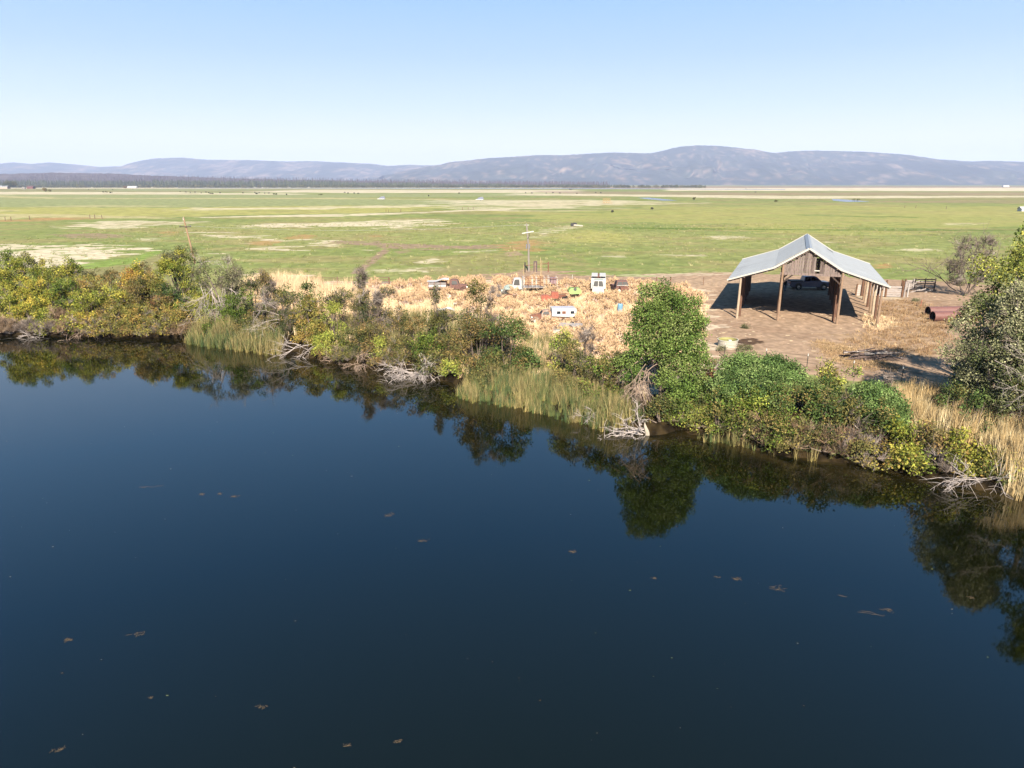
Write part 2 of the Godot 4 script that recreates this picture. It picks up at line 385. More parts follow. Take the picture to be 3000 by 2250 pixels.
	patch(Color(0.541, 0.465, 0.394), 0.7, 0.4, [Vector2(20.63, -63.46), Vector2(24.8, -62.91), Vector2(27.66, -59.51), Vector2(29.68, -56.43), Vector2(27.9, -56.21), Vector2(25.01, -58.77), Vector2(21.18, -61.29)])
	patch(Color(0.450, 0.374, 0.314), 0.6, 0.5, [Vector2(21.52, -78.97), Vector2(25.6, -74.94), Vector2(31.01, -68.75), Vector2(29.35, -66.39), Vector2(24.13, -70.42), Vector2(20.23, -73.99)])
	patch(Color(0.435, 0.359, 0.298), 0.7, 0.4, [Vector2(50.22, -91.12), Vector2(55.51, -91.12), Vector2(53.64, -81.15), Vector2(49.34, -77.93), Vector2(50.08, -84.63)])
	patch(Color(0.546, 0.470, 0.394), 0.6, 0.4, [Vector2(24.48, -113.46), Vector2(35.74, -114.75), Vector2(38.85, -109.36), Vector2(27.04, -100.27), Vector2(23.95, -103.73)])
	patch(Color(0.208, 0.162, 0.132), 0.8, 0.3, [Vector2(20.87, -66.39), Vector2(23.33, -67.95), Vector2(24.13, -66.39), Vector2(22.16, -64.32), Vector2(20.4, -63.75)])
	patch(Color(0.601, 0.546, 0.480), 1.0, 0.02, [Vector2(-31.39, -108.97), Vector2(-19.09, -107.42), Vector2(-2.65, -110.56), Vector2(20.09, -104.45), Vector2(27.14, -100.27), Vector2(15.77, -56.54), Vector2(9.85, -49.11), Vector2(-5.18, -51.86), Vector2(-17.85, -73.07), Vector2(-32.53, -88.41), Vector2(-43.7, -120.19), Vector2(-35.42, -117.41)])
	patch(Color(0.551, 0.460, 0.394), 0.9, 0.25, [Vector2(7.19, -82.28), Vector2(11.45, -91.12), Vector2(13.03, -89.75), Vector2(11.91, -84.63), Vector2(8.46, -78.97)])
	patch(Color(0.460, 0.414, 0.384), 0.9, 0.2, [Vector2(-26.94, -108.97), Vector2(-19.63, -110.56), Vector2(-15.48, -107.42), Vector2(-18.58, -104.45), Vector2(-25.61, -104.45)])

func paint(x0: float, x1: float, z0: float, z1: float, w: int, h: int, grain: float) -> ImageTexture:
	# row 0 is z0 (near); colours are sRGB base colours
	var green := Color(0.384, 0.417, 0.248)
	var fresh := Color(0.430, 0.440, 0.278)
	var dull := Color(0.450, 0.425, 0.293)
	var bank := Color(0.177, 0.147, 0.096)
	var px := []
	px.resize(w * h)
	for j in h:
		var z := lerpf(z0, z1, (j + 0.5) / h)
		for i in w:
			var x := lerpf(x0, x1, (i + 0.5) / w)
			var a := n_big.get_noise_2d(x * 0.011 / grain, z * 0.016 / grain)
			var b := n_fine.get_noise_2d(x * 0.5 / grain, z * 0.34 / grain)
			var c: Color = green.lerp(fresh, clampf(0.45 + a * 1.5, 0.0, 1.0))
			var e := n_mid.get_noise_2d(x * 0.05 / grain + 50.0, z * 0.075 / grain)
			c = c.lerp(dull, clampf(e * 2.2, 0.0, 0.75))
			if z > -115.0:
				c = c.lerp(bank, smoothstep(13.0, 8.0, shore_z(x) - z))
			var q := 1.0 - b * 0.14 + rng.randf_range(-0.07, 0.07)
			px[j * w + i] = Color(c.r * q, c.g * q, c.b * q)
	for p in patches:
		var lo: Vector2 = p[4]
		var hi: Vector2 = p[5]
		var wob: float = minf(0.16 * minf(hi.x - lo.x, hi.y - lo.y), 40.0) * clampf(p[2] * 3.0, 0.3, 1.4)
		var i0 := clampi(int((lo.x - wob - x0) / (x1 - x0) * w), 0, w)
		var i1 := clampi(int((hi.x + wob - x0) / (x1 - x0) * w) + 1, 0, w)
		var j0 := clampi(int((hi.y + wob - z0) / (z1 - z0) * h), 0, h)
		var j1 := clampi(int((lo.y - wob - z0) / (z1 - z0) * h) + 1, 0, h)
		var f := 0.9 / maxf(wob, 0.05)
		for j in range(j0, j1):
			var z := lerpf(z0, z1, (j + 0.5) / h)
			for i in range(i0, i1):
				var x := lerpf(x0, x1, (i + 0.5) / w)
				var q := Vector2(x + n_mid.get_noise_2d(x * f * 0.5, z * f) * wob * 1.6, z + n_mid.get_noise_2d(x * f * 0.5 + 90.0, z * f) * wob * 1.3)
				if Geometry2D.is_point_in_polygon(q, p[3]):
					var g := n_fine.get_noise_2d(x * 0.22 / grain + 7.0, z * 0.4 / grain) + 0.6 * n_mid.get_noise_2d(x * 0.06 / grain, z * 0.12 / grain)
					var s: float = p[1] * (smoothstep(-0.55, -0.1, g * 0.9 + 0.42 - p[2]) if p[2] > 0.05 else 1.0)
					var v := 1.0 + 0.16 * n_fine.get_noise_2d(x * 0.9 / grain, z * 0.7 / grain) + rng.randf_range(-0.06, 0.06)
					var c: Color = p[0]
					px[j * w + i] = px[j * w + i].lerp(Color(c.r * v, c.g * v, c.b * v), s)
	if z0 > -100.0:
		# damp dark soil along the very edge of the water
		for j in h:
			var z := lerpf(z0, z1, (j + 0.5) / h)
			for i in w:
				var x := lerpf(x0, x1, (i + 0.5) / w)
				var d := shore_z(x) - z + n_mid.get_noise_2d(x * 0.4, z * 0.4) * 1.5
				if d < 4.5:
					px[j * w + i] = px[j * w + i].lerp(bank.darkened(clampf(n_fine.get_noise_2d(x, z) + 0.2, 0.0, 0.5)), smoothstep(4.5, 3.0, d))
	var bytes := PackedByteArray()
	bytes.resize(w * h * 3)
	for k in w * h:
		var c: Color = px[k]
		bytes[k * 3] = clampi(int(c.r * 255.0), 0, 255)
		bytes[k * 3 + 1] = clampi(int(c.g * 255.0), 0, 255)
		bytes[k * 3 + 2] = clampi(int(c.b * 255.0), 0, 255)
	return ImageTexture.create_from_image(Image.create_from_data(w, h, false, Image.FORMAT_RGB8, bytes))

func build_ground():
	list_patches()
	var whole := ArrayMesh.new()
	var o := MeshInstance3D.new()
	o.name = "ground"
	# x0 x1, near and far z, texture size, grid, grain
	var rings := [[-112.0, 112.0, -22.0, -128.0, 1120, 530, 224, 106, 1.0], [-292.0, 292.0, -128.0, -330.0, 1168, 404, 24, 12, 2.2], [-860.0, 860.0, -330.0, -1000.0, 1075, 420, 24, 12, 6.0], [-8200.0, 8200.0, -1000.0, -9400.0, 1640, 700, 24, 12, 26.0]]
	for r in rings:
		var t := st()
		t.set_smooth_group(0)
		for j in int(r[7]) + 1:
			for i in int(r[6]) + 1:
				var u := i / float(r[6])
				var v := j / float(r[7])
				var x := lerpf(r[0], r[1], u)
				var z := lerpf(r[2], r[3], v)
				t.set_uv(Vector2(u, v))
				t.add_vertex(Vector3(x, ground_y(x, z) if z > -127.0 else 0.0, z))
		var n := int(r[6]) + 1
		for j in int(r[7]):
			for i in int(r[6]):
				var a: int = j * n + i
				t.add_index(a)
				t.add_index(a + n)
				t.add_index(a + n + 1)
				t.add_index(a)
				t.add_index(a + n + 1)
				t.add_index(a + 1)
		t.generate_normals()
		t.commit(whole)
		var m := StandardMaterial3D.new()
		m.albedo_texture = paint(r[0], r[1], r[2], r[3], r[4], r[5], r[8])
		m.texture_repeat = false
		m.roughness = 1.0
		m.metallic_specular = 0.1
		whole.surface_set_material(whole.get_surface_count() - 1, m)
	o.mesh = whole
	tag(o, "", "", "", "structure")
	add_child(o)

# ------------------------------------------------------------------ water
func build_water():
	var t := st()
	t.set_smooth_group(0)
	# strips that follow the shore: brown shallows, then the deep
	# forty times too light, to keep fine steps; the material takes it down again
	var deep := Color(0.076, 0.104, 0.02)
	var silt := Color(0.96, 0.72, 0.28)
	var offs := [-3.0, 0.3, 0.9, 1.6, 2.4, 3.6, 6.0, 20.0, 160.0, 600.0]
	var shallow := [1.0, 1.0, 0.85, 0.55, 0.25, 0.06, 0.0, 0.0, 0.0, 0.0]
	var xs := []
	var x := -110.0
	while x < 110.0:
		xs.append(x)
		x += 0.5
	for i in xs.size():
		for k in offs.size():
			var s: float = shallow[k] * clampf(0.55 + n_mid.get_noise_2d(xs[i] * 0.25, offs[k] * 0.9) * 1.7, 0.0, 1.0)
			if xs[i] < -34.0:
				s *= 0.25
			t.set_color(deep.lerp(silt, s))
			t.add_vertex(Vector3(xs[i], WATER, shore_z(xs[i]) + offs[k] if k < 7 else offs[k]))
	for i in xs.size() - 1:
		for k in offs.size() - 1:
			var a: int = i * offs.size() + k
			for q in [a, a + offs.size(), a + offs.size() + 1, a, a + offs.size() + 1, a + 1]:
				t.add_index(q)
	var m := StandardMaterial3D.new()
	m.vertex_color_use_as_albedo = true
	m.albedo_color = Color(0.025, 0.025, 0.025).linear_to_srgb()
	m.roughness = 0.035
	m.metallic_specular = 0.45
	var n := FastNoiseLite.new()
	n.seed = 5
	n.frequency = 0.03
	n.fractal_octaves = 3
	var im := n.get_seamless_image(256, 256)
	im.bump_map_to_normal_map(1.0)
	m.normal_enabled = true
	m.normal_texture = ImageTexture.create_from_image(im)
	m.normal_scale = 0.02
	m.uv1_triplanar = true
	m.uv1_world_triplanar = true
	m.uv1_scale = Vector3(0.35, 0.35, 0.35)
	var o := put("water", t, m)
	tag(o, "", "", "", "structure")

# ------------------------------------------------------------------ hills and woods far off
func profile_at(line: Array, x: float) -> float:
	if x <= line[0].x:
		return line[0].y
	for k in line.size() - 1:
		if x <= line[k + 1].x:
			var f: float = (x - line[k].x) / (line[k + 1].x - line[k].x)
			return lerpf(line[k].y, line[k + 1].y, smoothstep(0.0, 1.0, f) * 0.5 + f * 0.5)
	return line[-1].y

func range_of_hills(called: String, line: Array, z_top: float, depth: float, seed_: int, wood: Color, bare: Color, bareness: float):
	var n := FastNoiseLite.new()
	n.seed = seed_
	n.frequency = 1.0
	n.fractal_octaves = 5
	var t := st()
	t.set_smooth_group(0)
	var cols := 420
	var rows := 46
	var x0: float = line[0].x
	var x1: float = line[-1].x
	for j in rows + 1:
		var v := j / float(rows)
		for i in cols + 1:
			var x := lerpf(x0, x1, i / float(cols))
			var top := profile_at(line, x)
			var climb := clampf(v / 0.8, 0.0, 1.0)
			var gully := n.get_noise_2d(x * 0.0011, v * 0.8)
			var rise := pow(climb, 1.25 + 0.5 * gully) if v <= 0.8 else 1.0 - pow((v - 0.8) / 0.2, 2.0) * 0.8
			var y := top * rise + n.get_noise_2d(x * 0.0027, v * 5.0) * top * 0.16 * sin(climb * PI) + n.get_noise_2d(x * 0.02, v * 9.0) * 5.0
			var z := z_top + depth * (0.8 - v) + gully * depth * 0.3 * sin(climb * PI)
			var b := 0.7 * n.get_noise_2d(x * 0.0017 + 300.0, v * 3.2) + 0.8 * n.get_noise_2d(x * 0.01, v * 16.0)
			var speck := n_fine.get_noise_2d(x * 0.05, v * 60.0)
			t.set_color(wood.lerp(bare, clampf((b + bareness) * 3.2, 0.0, 1.0) * clampf(0.7 + speck, 0.0, 1.0)))
			t.add_vertex(Vector3(x, y if v > 0.0 else -2.0, z))
	for j in rows:
		for i in cols:
			var a := j * (cols + 1) + i
			for q in [a, a + cols + 1, a + cols + 2, a, a + cols + 2, a + 1]:
				t.add_index(q)
	var o := put(called, t, tinted("hills", 1.0, 0.05))
	tag(o, "", "", "", "structure")

func build_hills():
	var wood := Color(0.04, 0.05, 0.045)
	var bare := Color(0.16, 0.125, 0.1)
	range_of_hills("far_hills", [Vector2(-14266.34, 299.27), Vector2(-10557.12, 339.63), Vector2(-7922.78, 314.41), Vector2(-7729.74, 329.55), Vector2(-7448.34, 309.37), Vector2(-7154.23, 329.55), Vector2(-6841.7, 304.32), Vector2(-6377.87, 263.89), Vector2(-5899.7, 279.06), Vector2(-5643.84, 369.84), Vector2(-5525.04, 389.96), Vector2(-5117.82, 400.01), Vector2(-4694.41, 369.84), Vector2(-4098.89, 364.81), Vector2(-3504.53, 344.67), Vector2(-3097.74, 349.71), Vector2(-2639.94, 329.55), Vector2(-2192.24, 309.37), Vector2(-1924.27, 279.06), Vector2(-1585.35, 294.22), Vector2(-1162.88, 284.12), Vector2(0, 208.17), Vector2(3720.97, 55.43)], -11500.0, 3400.0, 71, wood, bare, 0.0)
	range_of_hills("hills", [Vector2(-2082.14, 14.5), Vector2(-1662.78, 70.51), Vector2(-1242.88, 177.97), Vector2(-909.96, 229.46), Vector2(-722.93, 268.95), Vector2(-197.99, 316.21), Vector2(362.63, 347.63), Vector2(585.22, 343.71), Vector2(865.04, 359.4), Vector2(1198.1, 375.08), Vector2(1663.76, 367.24), Vector2(2054, 445.44), Vector2(2238.03, 457.14), Vector2(2480.62, 453.24), Vector2(2890.79, 414.21), Vector2(3174.75, 371.16), Vector2(3394.99, 390.74), Vector2(3636.88, 398.57), Vector2(4197.97, 386.83), Vector2(4667.09, 359.4), Vector2(5234.25, 292.59), Vector2(5555.56, 272.89), Vector2(5797.82, 280.78), Vector2(6196.57, 268.95), Vector2(7843.12, 292.59), Vector2(11156.61, 261.06)], -9000.0, 3200.0, 83, wood, bare, -0.1)
	range_of_hills("low_ridge", [Vector2(-6354.87, 91.97), Vector2(-3815.78, 79.79), Vector2(-3181.41, 71.65), Vector2(-2861.84, 79.79), Vector2(-2544.49, 75.72), Vector2(-2164.99, 59.44), Vector2(-1699.52, 45.17), Vector2(-1275.44, 34.96), Vector2(-638.12, 24.74), Vector2(0, 16.55)], -4600.0, 900.0, 97, Color(0.055, 0.044, 0.042), Color(0.09, 0.075, 0.065), 0.0)

func conifer(seed_: int) -> ArrayMesh:
	# a narrow tree, 1 m tall: trunk and five ragged skirts of branches
	var r := RandomNumberGenerator.new()
	r.seed = seed_
	var t := st()
	t.set_color(Color(0.5, 0.42, 0.36))
	tube(t, [Vector3.ZERO, Vector3(0, 0.4, 0)], [0.016, 0.01], 4, false)
	t.set_color(Color.WHITE)
	for k in 6:
		var y := 0.12 + k * 0.14
		var w := lerpf(0.15, 0.05, k / 5.0) * r.randf_range(0.8, 1.2)
		for s in 7:
			var a := TAU * s / 7.0 + r.randf() * 0.5
			var d := w * r.randf_range(0.6, 1.25)
			var b := a + 0.9
			tri(t, Vector3(0, y + 0.2, 0), Vector3(cos(a) * d, y + r.randf_range(-0.03, 0.03), sin(a) * d), Vector3(cos(b) * d * 0.8, y + 0.03, sin(b) * d * 0.8))
	t.generate_normals()
	return t.commit()

func willow() -> ArrayMesh:
	# a rounded bush 1 m tall made of many leaf faces
	var r := RandomNumberGenerator.new()
	r.seed = 4
	var t := st()
	for k in 150:
		var d := Vector3(r.randfn(), absf(r.randfn()), r.randfn()).normalized()
		var p := d * r.randf_range(0.34, 0.5) * Vector3(1, 2.0, 1)
		var u := Vector3(r.randfn(), r.randfn(), r.randfn()).normalized() * 0.12
		var w := u.cross(d).normalized() * 0.1
		var v := r.randf_range(0.7, 1.2)
		t.set_color(Color(v, v, v))
		tri(t, p - u, p + w, p + u)
	t.generate_normals()
	return t.commit()

func scatter(called: String, mesh: Mesh, m: Material, at: Array, colors: Array, parent: Node = self) -> MultiMeshInstance3D:
	# at: Transform3D each
	var mm := MultiMesh.new()
	mm.transform_format = MultiMesh.TRANSFORM_3D
	mm.use_colors = true
	mm.mesh = mesh
	mm.instance_count = at.size()
	var buf := PackedFloat32Array()
	buf.resize(at.size() * 16)
	for k in at.size():
		var x: Transform3D = at[k]
		var b := x.basis
		var p := k * 16
		buf[p] = b.x.x
		buf[p + 1] = b.y.x
		buf[p + 2] = b.z.x
		buf[p + 3] = x.origin.x
		buf[p + 4] = b.x.y
		buf[p + 5] = b.y.y
		buf[p + 6] = b.z.y
		buf[p + 7] = x.origin.y
		buf[p + 8] = b.x.z
		buf[p + 9] = b.y.z
		buf[p + 10] = b.z.z
		buf[p + 11] = x.origin.z
		var c: Color = colors[k]
		buf[p + 12] = c.r
		buf[p + 13] = c.g
		buf[p + 14] = c.b
		buf[p + 15] = 1.0
	mm.buffer = buf
	var o := MultiMeshInstance3D.new()
	o.name = numbered(called, parent)
	o.multimesh = mm
	o.material_override = m
	parent.add_child(o)
	return o

func build_far_woods():
	var m := tinted("needles", 1.0, 0.1)
	var at := []
	var cs := []
	var green := Color(0.06, 0.068, 0.034)
	var blue := Color(0.036, 0.044, 0.036)
	for k in 6500:
		var z := rng.randf_range(-2750.0, -3700.0)
		var x := rng.randf_range(-2900.0, 1.0) if rng.randf() < 0.85 else rng.randf_range(0.0, 480.0)
		if x > 330.0 and z > -3000.0:
			continue
		var tall := rng.randf_range(14.0, 30.0) * lerpf(1.0, 0.4, smoothstep(-1200.0, 400.0, x)) * (1.0 + 0.35 * n_mid.get_noise_2d(x * 0.004, 3.0))
		at.append(Transform3D(Basis(Vector3.UP, rng.randf() * TAU).scaled(Vector3(tall * 1.25, tall, tall * 1.25)), Vector3(x, 0.0, z)))
		cs.append(green.lerp(blue, rng.randf()) * rng.randf_range(0.75, 1.35))
	var o := scatter("conifer_forest", conifer(3), m, at, cs)
	tag(o, "long belt of dark conifers along the far edge of the pasture", "forest", "", "stuff")
	# pale round willows at the foot of the conifers
	at = []
	cs = []
	for k in 900:
		var x := rng.randf_range(-2400.0, 700.0)
		var w := rng.randf_range(8.0, 20.0)
		at.append(Transform3D(Basis(Vector3.UP, rng.randf() * TAU).scaled(Vector3(w, rng.randf_range(6.0, 12.0), w)), Vector3(x, 0.0, rng.randf_range(-2660.0, -2740.0))))
		cs.append(Color(0.06, 0.068, 0.03).lerp(Color(0.1, 0.095, 0.05), rng.randf()) * rng.randf_range(0.7, 1.2))
	o = scatter("far_willows", willow(), m, at, cs)
	tag(o, "low band of pale rounded willows at the foot of the far conifers", "willows", "", "stuff")
	at = []
	cs = []
	for k in 4200:
		var x := rng.randf_range(-2900.0, 500.0)
		var z := rng.randf_range(-3720.0, -4500.0)
		var tall := rng.randf_range(14.0, 30.0)
		var y := maxf(0.0, (520.0 - x) * 0.014) * smoothstep(-3700.0, -4500.0, z)
		at.append(Transform3D(Basis(Vector3.UP, rng.randf() * TAU).scaled(Vector3(tall * 0.8, tall, tall * 0.8)), Vector3(x, y, z)))
		cs.append(Color(0.06, 0.048, 0.048) * rng.randf_range(0.7, 1.3))
	o = scatter("burnt_forest", conifer(9), m, at, cs)
	tag(o, "greyish purple thinned wood on the low rise behind the conifers", "forest", "", "stuff")

# ------------------------------------------------------------------ the pole barn
func roof_y(s: float) -> float:
	var a := absf(s)
	return lerpf(7.86, 5.7, a / 3.4) if a < 3.4 else lerpf(5.7, 4.2, (a - 3.4) / 4.7)

func build_barn():
	var b := thing("pole_barn", "open pole barn with grey metal gable roof on rows of brown posts", "barn", Vector3(31.69, 0, -76.66), -0.37)
	var post_m := [grained("post_tan", [Color(0.298, 0.223, 0.167), Color(0.475, 0.394, 0.324), Color(0.374, 0.293, 0.233)], Vector3(1.2, 0.25, 1.2), 3), grained("post_red", [Color(0.192, 0.122, 0.086), Color(0.349, 0.243, 0.182), Color(0.263, 0.177, 0.132)], Vector3(1.2, 0.25, 1.2), 4), grained("post_pale", [Color(0.409, 0.334, 0.263), Color(0.576, 0.520, 0.450), Color(0.485, 0.414, 0.339)], Vector3(1.2, 0.25, 1.2), 5)]
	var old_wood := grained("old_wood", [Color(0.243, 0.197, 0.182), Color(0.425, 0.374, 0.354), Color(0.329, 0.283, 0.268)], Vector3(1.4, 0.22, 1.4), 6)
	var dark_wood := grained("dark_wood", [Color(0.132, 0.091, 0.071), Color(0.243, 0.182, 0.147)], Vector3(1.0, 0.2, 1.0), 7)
	var metal := []
	for k in 3:
		var m := grained("roof%d" % k, [[Color(0.359, 0.374, 0.399), Color(0.409, 0.430, 0.457), Color(0.425, 0.445, 0.473), Color(0.404, 0.422, 0.450)], [Color(0.369, 0.379, 0.399), Color(0.414, 0.435, 0.462), Color(0.435, 0.455, 0.483)], [Color(0.349, 0.359, 0.379), Color(0.399, 0.420, 0.447), Color(0.414, 0.435, 0.462), Color(0.430, 0.440, 0.455)]][k], Vector3(0.12, 0.5, 0.3), 20 + k, 0.5)
		metal.append(m)
	var trim := plain(Color(0.586, 0.576, 0.551), 0.7)
	# posts: each stands a little off plumb
	var posts := []
	for k in 8:
		posts.append([7.42 + 0.02 * k, k * 3.22 - 0.1, k % 3])
	for k in 6:
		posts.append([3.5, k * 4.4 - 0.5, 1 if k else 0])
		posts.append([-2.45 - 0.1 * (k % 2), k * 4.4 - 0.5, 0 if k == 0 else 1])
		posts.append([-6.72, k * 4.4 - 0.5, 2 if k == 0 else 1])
	posts.append([-6.6, 0.9, 1])
	posts.append([3.15, 0.75, 1])
	for p in posts:
		var t := st()
		var top := roof_y(p[0]) - 0.22
		if p[1] == 0.75 or p[1] == 0.9:
			top *= 0.52
		var lean := Vector3(rng.randf_range(-0.06, 0.06), 0, rng.randf_range(-0.06, 0.06))
		tube(t, [Vector3(p[0], -0.4, -p[1]) - lean, Vector3(p[0], top * 0.5, -p[1]), Vector3(p[0], top, -p[1]) + lean * 0.3], [0.145, 0.13, 0.115], 8)
		put("post", t, post_m[p[2]], b)
	# plates along each row, ties across, braces
	for s in [-6.7, -2.45, 3.5, 7.45]:
		var t := st()
		bar(t, Vector3(s, roof_y(s) - 0.32, 0.45), Vector3(s, roof_y(s) - 0.32, -22.9), 0.16, 0.24)
		put("beam", t, old_wood, b)
	for k in 6:
		var z := -k * 4.4 + 0.42
		var t := st()
		bar(t, Vector3(-2.7, 5.15, z), Vector3(3.75, 5.15, z), 0.12, 0.24)
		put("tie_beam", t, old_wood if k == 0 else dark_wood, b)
		for side in [-1, 1]:
			t = st()
			var s := -2.45 if side < 0 else 3.5
			bar(t, Vector3(s, 4.1, z - 0.05), Vector3(s - side * 1.1, 5.1, z - 0.05), 0.1, 0.14)
			put("brace", t, dark_wood, b)
	# rafters and purlins
	for k in 12:
		var z := 0.25 - k * 2.08
		for side in [-1, 1]:
			var t := st()
			bar(t, Vector3(0, 7.86 - 0.16, z), Vector3(side * 3.4, 5.7 - 0.16, z), 0.07, 0.18)
			bar(t, Vector3(side * 3.4, 5.7 - 0.16, z - 0.08), Vector3(side * 8.05, 4.22 - 0.16, z - 0.08), 0.07, 0.18)
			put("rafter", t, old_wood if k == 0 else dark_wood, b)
	for s in [0.5, 1.5, 2.5, 4.3, 5.3, 6.3, 7.3]:
		for side in [-1, 1]:
			var t := st()
			var y := roof_y(s) - 0.055
			bar(t, Vector3(side * s, y, 0.3), Vector3(side * s, y, -23.3), 0.1, 0.07)
			put("purlin", t, dark_wood, b)
	# metal roof, sheet by sheet, each a touch higher or lower than the next
	for side in [-1, 1]:
		for run in 2:
			var s0 := -0.02 if run == 0 else 3.33
			var s1 := 3.4 if run == 0 else 8.12
			var y0 := roof_y(maxf(s0, 0.0)) + (0.0 if run == 0 else -0.0)
			var y1 := roof_y(s1)
			for k in 24:
				var t := st()
				var z0 := 0.42 - k * 0.99
				var z1 := z0 - 0.992
				var lift := 0.012 * (k % 2) + rng.randf_range(0.0, 0.006) + (0.02 if run == 0 else 0.0)
				var ends := [Vector3(side * s0, y0 + lift, 0), Vector3(side * s1, y1 + lift + rng.randf_range(-0.01, 0.01), 0)]
				# five shallow ribs across each sheet
				for r in 5:
					var za := lerpf(z0, z1, r / 5.0)
					var zb := lerpf(z0, z1, (r + 0.82) / 5.0)
					var zc := lerpf(z0, z1, (r + 0.91) / 5.0)
					var zd := lerpf(z0, z1, (r + 1.0) / 5.0)
					var up := Vector3(0, 0.018, 0)
					for pair in [[za, zb, Vector3.ZERO, Vector3.ZERO], [zb, zc, Vector3.ZERO, up], [zc, zd, up, Vector3.ZERO]]:
						var a: Vector3 = ends[0] + Vector3(0, 0, pair[0]) + pair[2]
						var c: Vector3 = ends[1] + Vector3(0, 0, pair[0]) + pair[2]
						var d: Vector3 = ends[1] + Vector3(0, 0, pair[1]) + pair[3]
						var e: Vector3 = ends[0] + Vector3(0, 0, pair[1]) + pair[3]
						if side > 0:
							quad(t, a, e, d, c)
						else:
							quad(t, a, c, d, e)
				put("roof_sheet", t, metal[rng.randi() % 3], b)
	var t := st()
	for side in [-1, 1]:
		box(t, Vector3(side * 0.16, 7.83, -11.5), Vector3(0.36, 0.02, 23.9), Basis(Vector3(0, 0, 1), -side * 0.566))
	put("ridge_cap", t, plain(Color(0.435, 0.455, 0.485), 0.5), b)
	# loose, lifted sheets by the left rake and the right eave
	t = st()
	box(t, Vector3(-1.75, 6.88, -0.55), Vector3(3.3, 0.02, 0.5), Basis(Vector3(0, 0, 1), 0.566))
	put("loose_sheet", t, trim, b)
	t = st()
	box(t, Vector3(3.0, 6.15, -20.3), Vector3(0.9, 0.03, 1.0), Basis(Vector3(0, 0, 1), -0.42))
	put("loose_sheet", t, trim, b)
	# pale rake boards on the front and back edge
	for z in [0.45, -23.4]:
		for side in [-1, 1]:
			t = st()
			bar(t, Vector3(side * 0.02, 7.86, z), Vector3(side * 3.4, 5.71, z), 0.05, 0.2)
			bar(t, Vector3(side * 3.4, 5.71, z + 0.01), Vector3(side * 8.16, 4.19, z + 0.01), 0.05, 0.17)
			put("rake_board", t, trim, b)
	# front gable: weathered upright planks with two dark openings
	var x := -2.35
	var shades := [old_wood, grained("old_wood_b", [Color(0.283, 0.243, 0.228), Color(0.475, 0.435, 0.414)], Vector3(1.4, 0.22, 1.4), 8), grained("old_wood_c", [Color(0.213, 0.172, 0.157), Color(0.369, 0.324, 0.303)], Vector3(1.4, 0.22, 1.4), 9)]
	while x < 3.2:
		var w := rng.randf_range(0.2, 0.3)
		var cx := x + w * 0.5
		var top := roof_y(cx) - 0.28 - (0.16 if rng.randf() < 0.3 else 0.0)
		var low := 5.02 + rng.randf_range(-0.06, 0.04)
		if cx > 0.75 and cx < 1.15:
			low = 5.95
			if cx > 0.95:
				top = roof_y(cx) - 1.3
		if top - low > 0.15 and not (cx > 0.72 and cx < 1.18):
			t = st()
			box(t, Vector3(cx, (top + low) * 0.5, 0.13 + rng.randf_range(-0.012, 0.012)), Vector3(w - 0.018, top - low, 0.028))
			put("plank", t, shades[rng.randi() % 3], b)
		x += w
	# loft boards behind the openings
	for k in 4:
		t = st()
		box(t, Vector3(0.55 + k * 0.27, 5.75, -0.7), Vector3(0.255, 1.75, 0.03))
		put("loft_board", t, dark_wood, b)
	# back gable, darker and closed
	x = -3.1
	while x < 3.3:
		t = st()
		var top := roof_y(x + 0.15) - 0.3
		box(t, Vector3(x + 0.15, (top + 5.0) * 0.5, -22.7), Vector3(0.28, maxf(top - 5.0, 0.1), 0.028))
		put("plank", t, dark_wood, b)
		x += 0.3
	t = st()
	bar(t, Vector3(0.7, 5.55, 0.16), Vector3(1.22, 5.55, 0.16), 0.03, 0.12)
	put("sill_board", t, trim, b)
	t = st()
	bar(t, Vector3(0.7, 5.04, 0.16), Vector3(1.22, 5.04, 0.16), 0.03, 0.1)
	put("sill_board", t, shades[1], b)
	# props under the rakes: lookouts that stick out
	for side in [-1, 1]:
		for k in 7:
			var s := 0.6 + k * 1.15
			t = st()
			bar(t, Vector3(side * s, roof_y(s) - 0.2, -0.2), Vector3(side * s, roof_y(s) - 0.2, 0.5), 0.09, 0.11)
			put("lookout", t, old_wood, b)
	# board walls that hang along the right inner row and at the back of the left row
	for k in 26:
		if k in [5, 9, 10, 15, 20]:
			continue
		t = st()
		var w := rng.randf_range(0.26, 0.34)
		var low := rng.randf_range(0.9, 1.6) if k < 12 else rng.randf_range(0.1, 0.4)
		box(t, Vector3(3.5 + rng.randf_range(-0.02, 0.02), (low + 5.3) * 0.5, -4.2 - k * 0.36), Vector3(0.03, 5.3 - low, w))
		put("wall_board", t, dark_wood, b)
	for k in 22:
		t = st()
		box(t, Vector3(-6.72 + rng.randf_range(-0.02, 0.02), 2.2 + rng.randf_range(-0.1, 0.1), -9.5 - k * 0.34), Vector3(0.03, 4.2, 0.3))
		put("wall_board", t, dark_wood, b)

# ------------------------------------------------------------------ vehicles: +x is forward
func wheel(parent: Node, at: Vector3, r: float, w: float, tyre: Material, rim: Material):
	var t := st()
	disc_drum(t, at, Vector3(0, 0, 1), r, w * 0.5, 16)
	var o := put("wheel", t, tyre, parent)
	for s in [-1, 1]:
		t = st()
		disc_drum(t, at + Vector3(0, 0, s * (w * 0.5 + 0.006)), Vector3(0, 0, 1), r * 0.58, 0.012, 12)
		put("rim", t, rim, o)

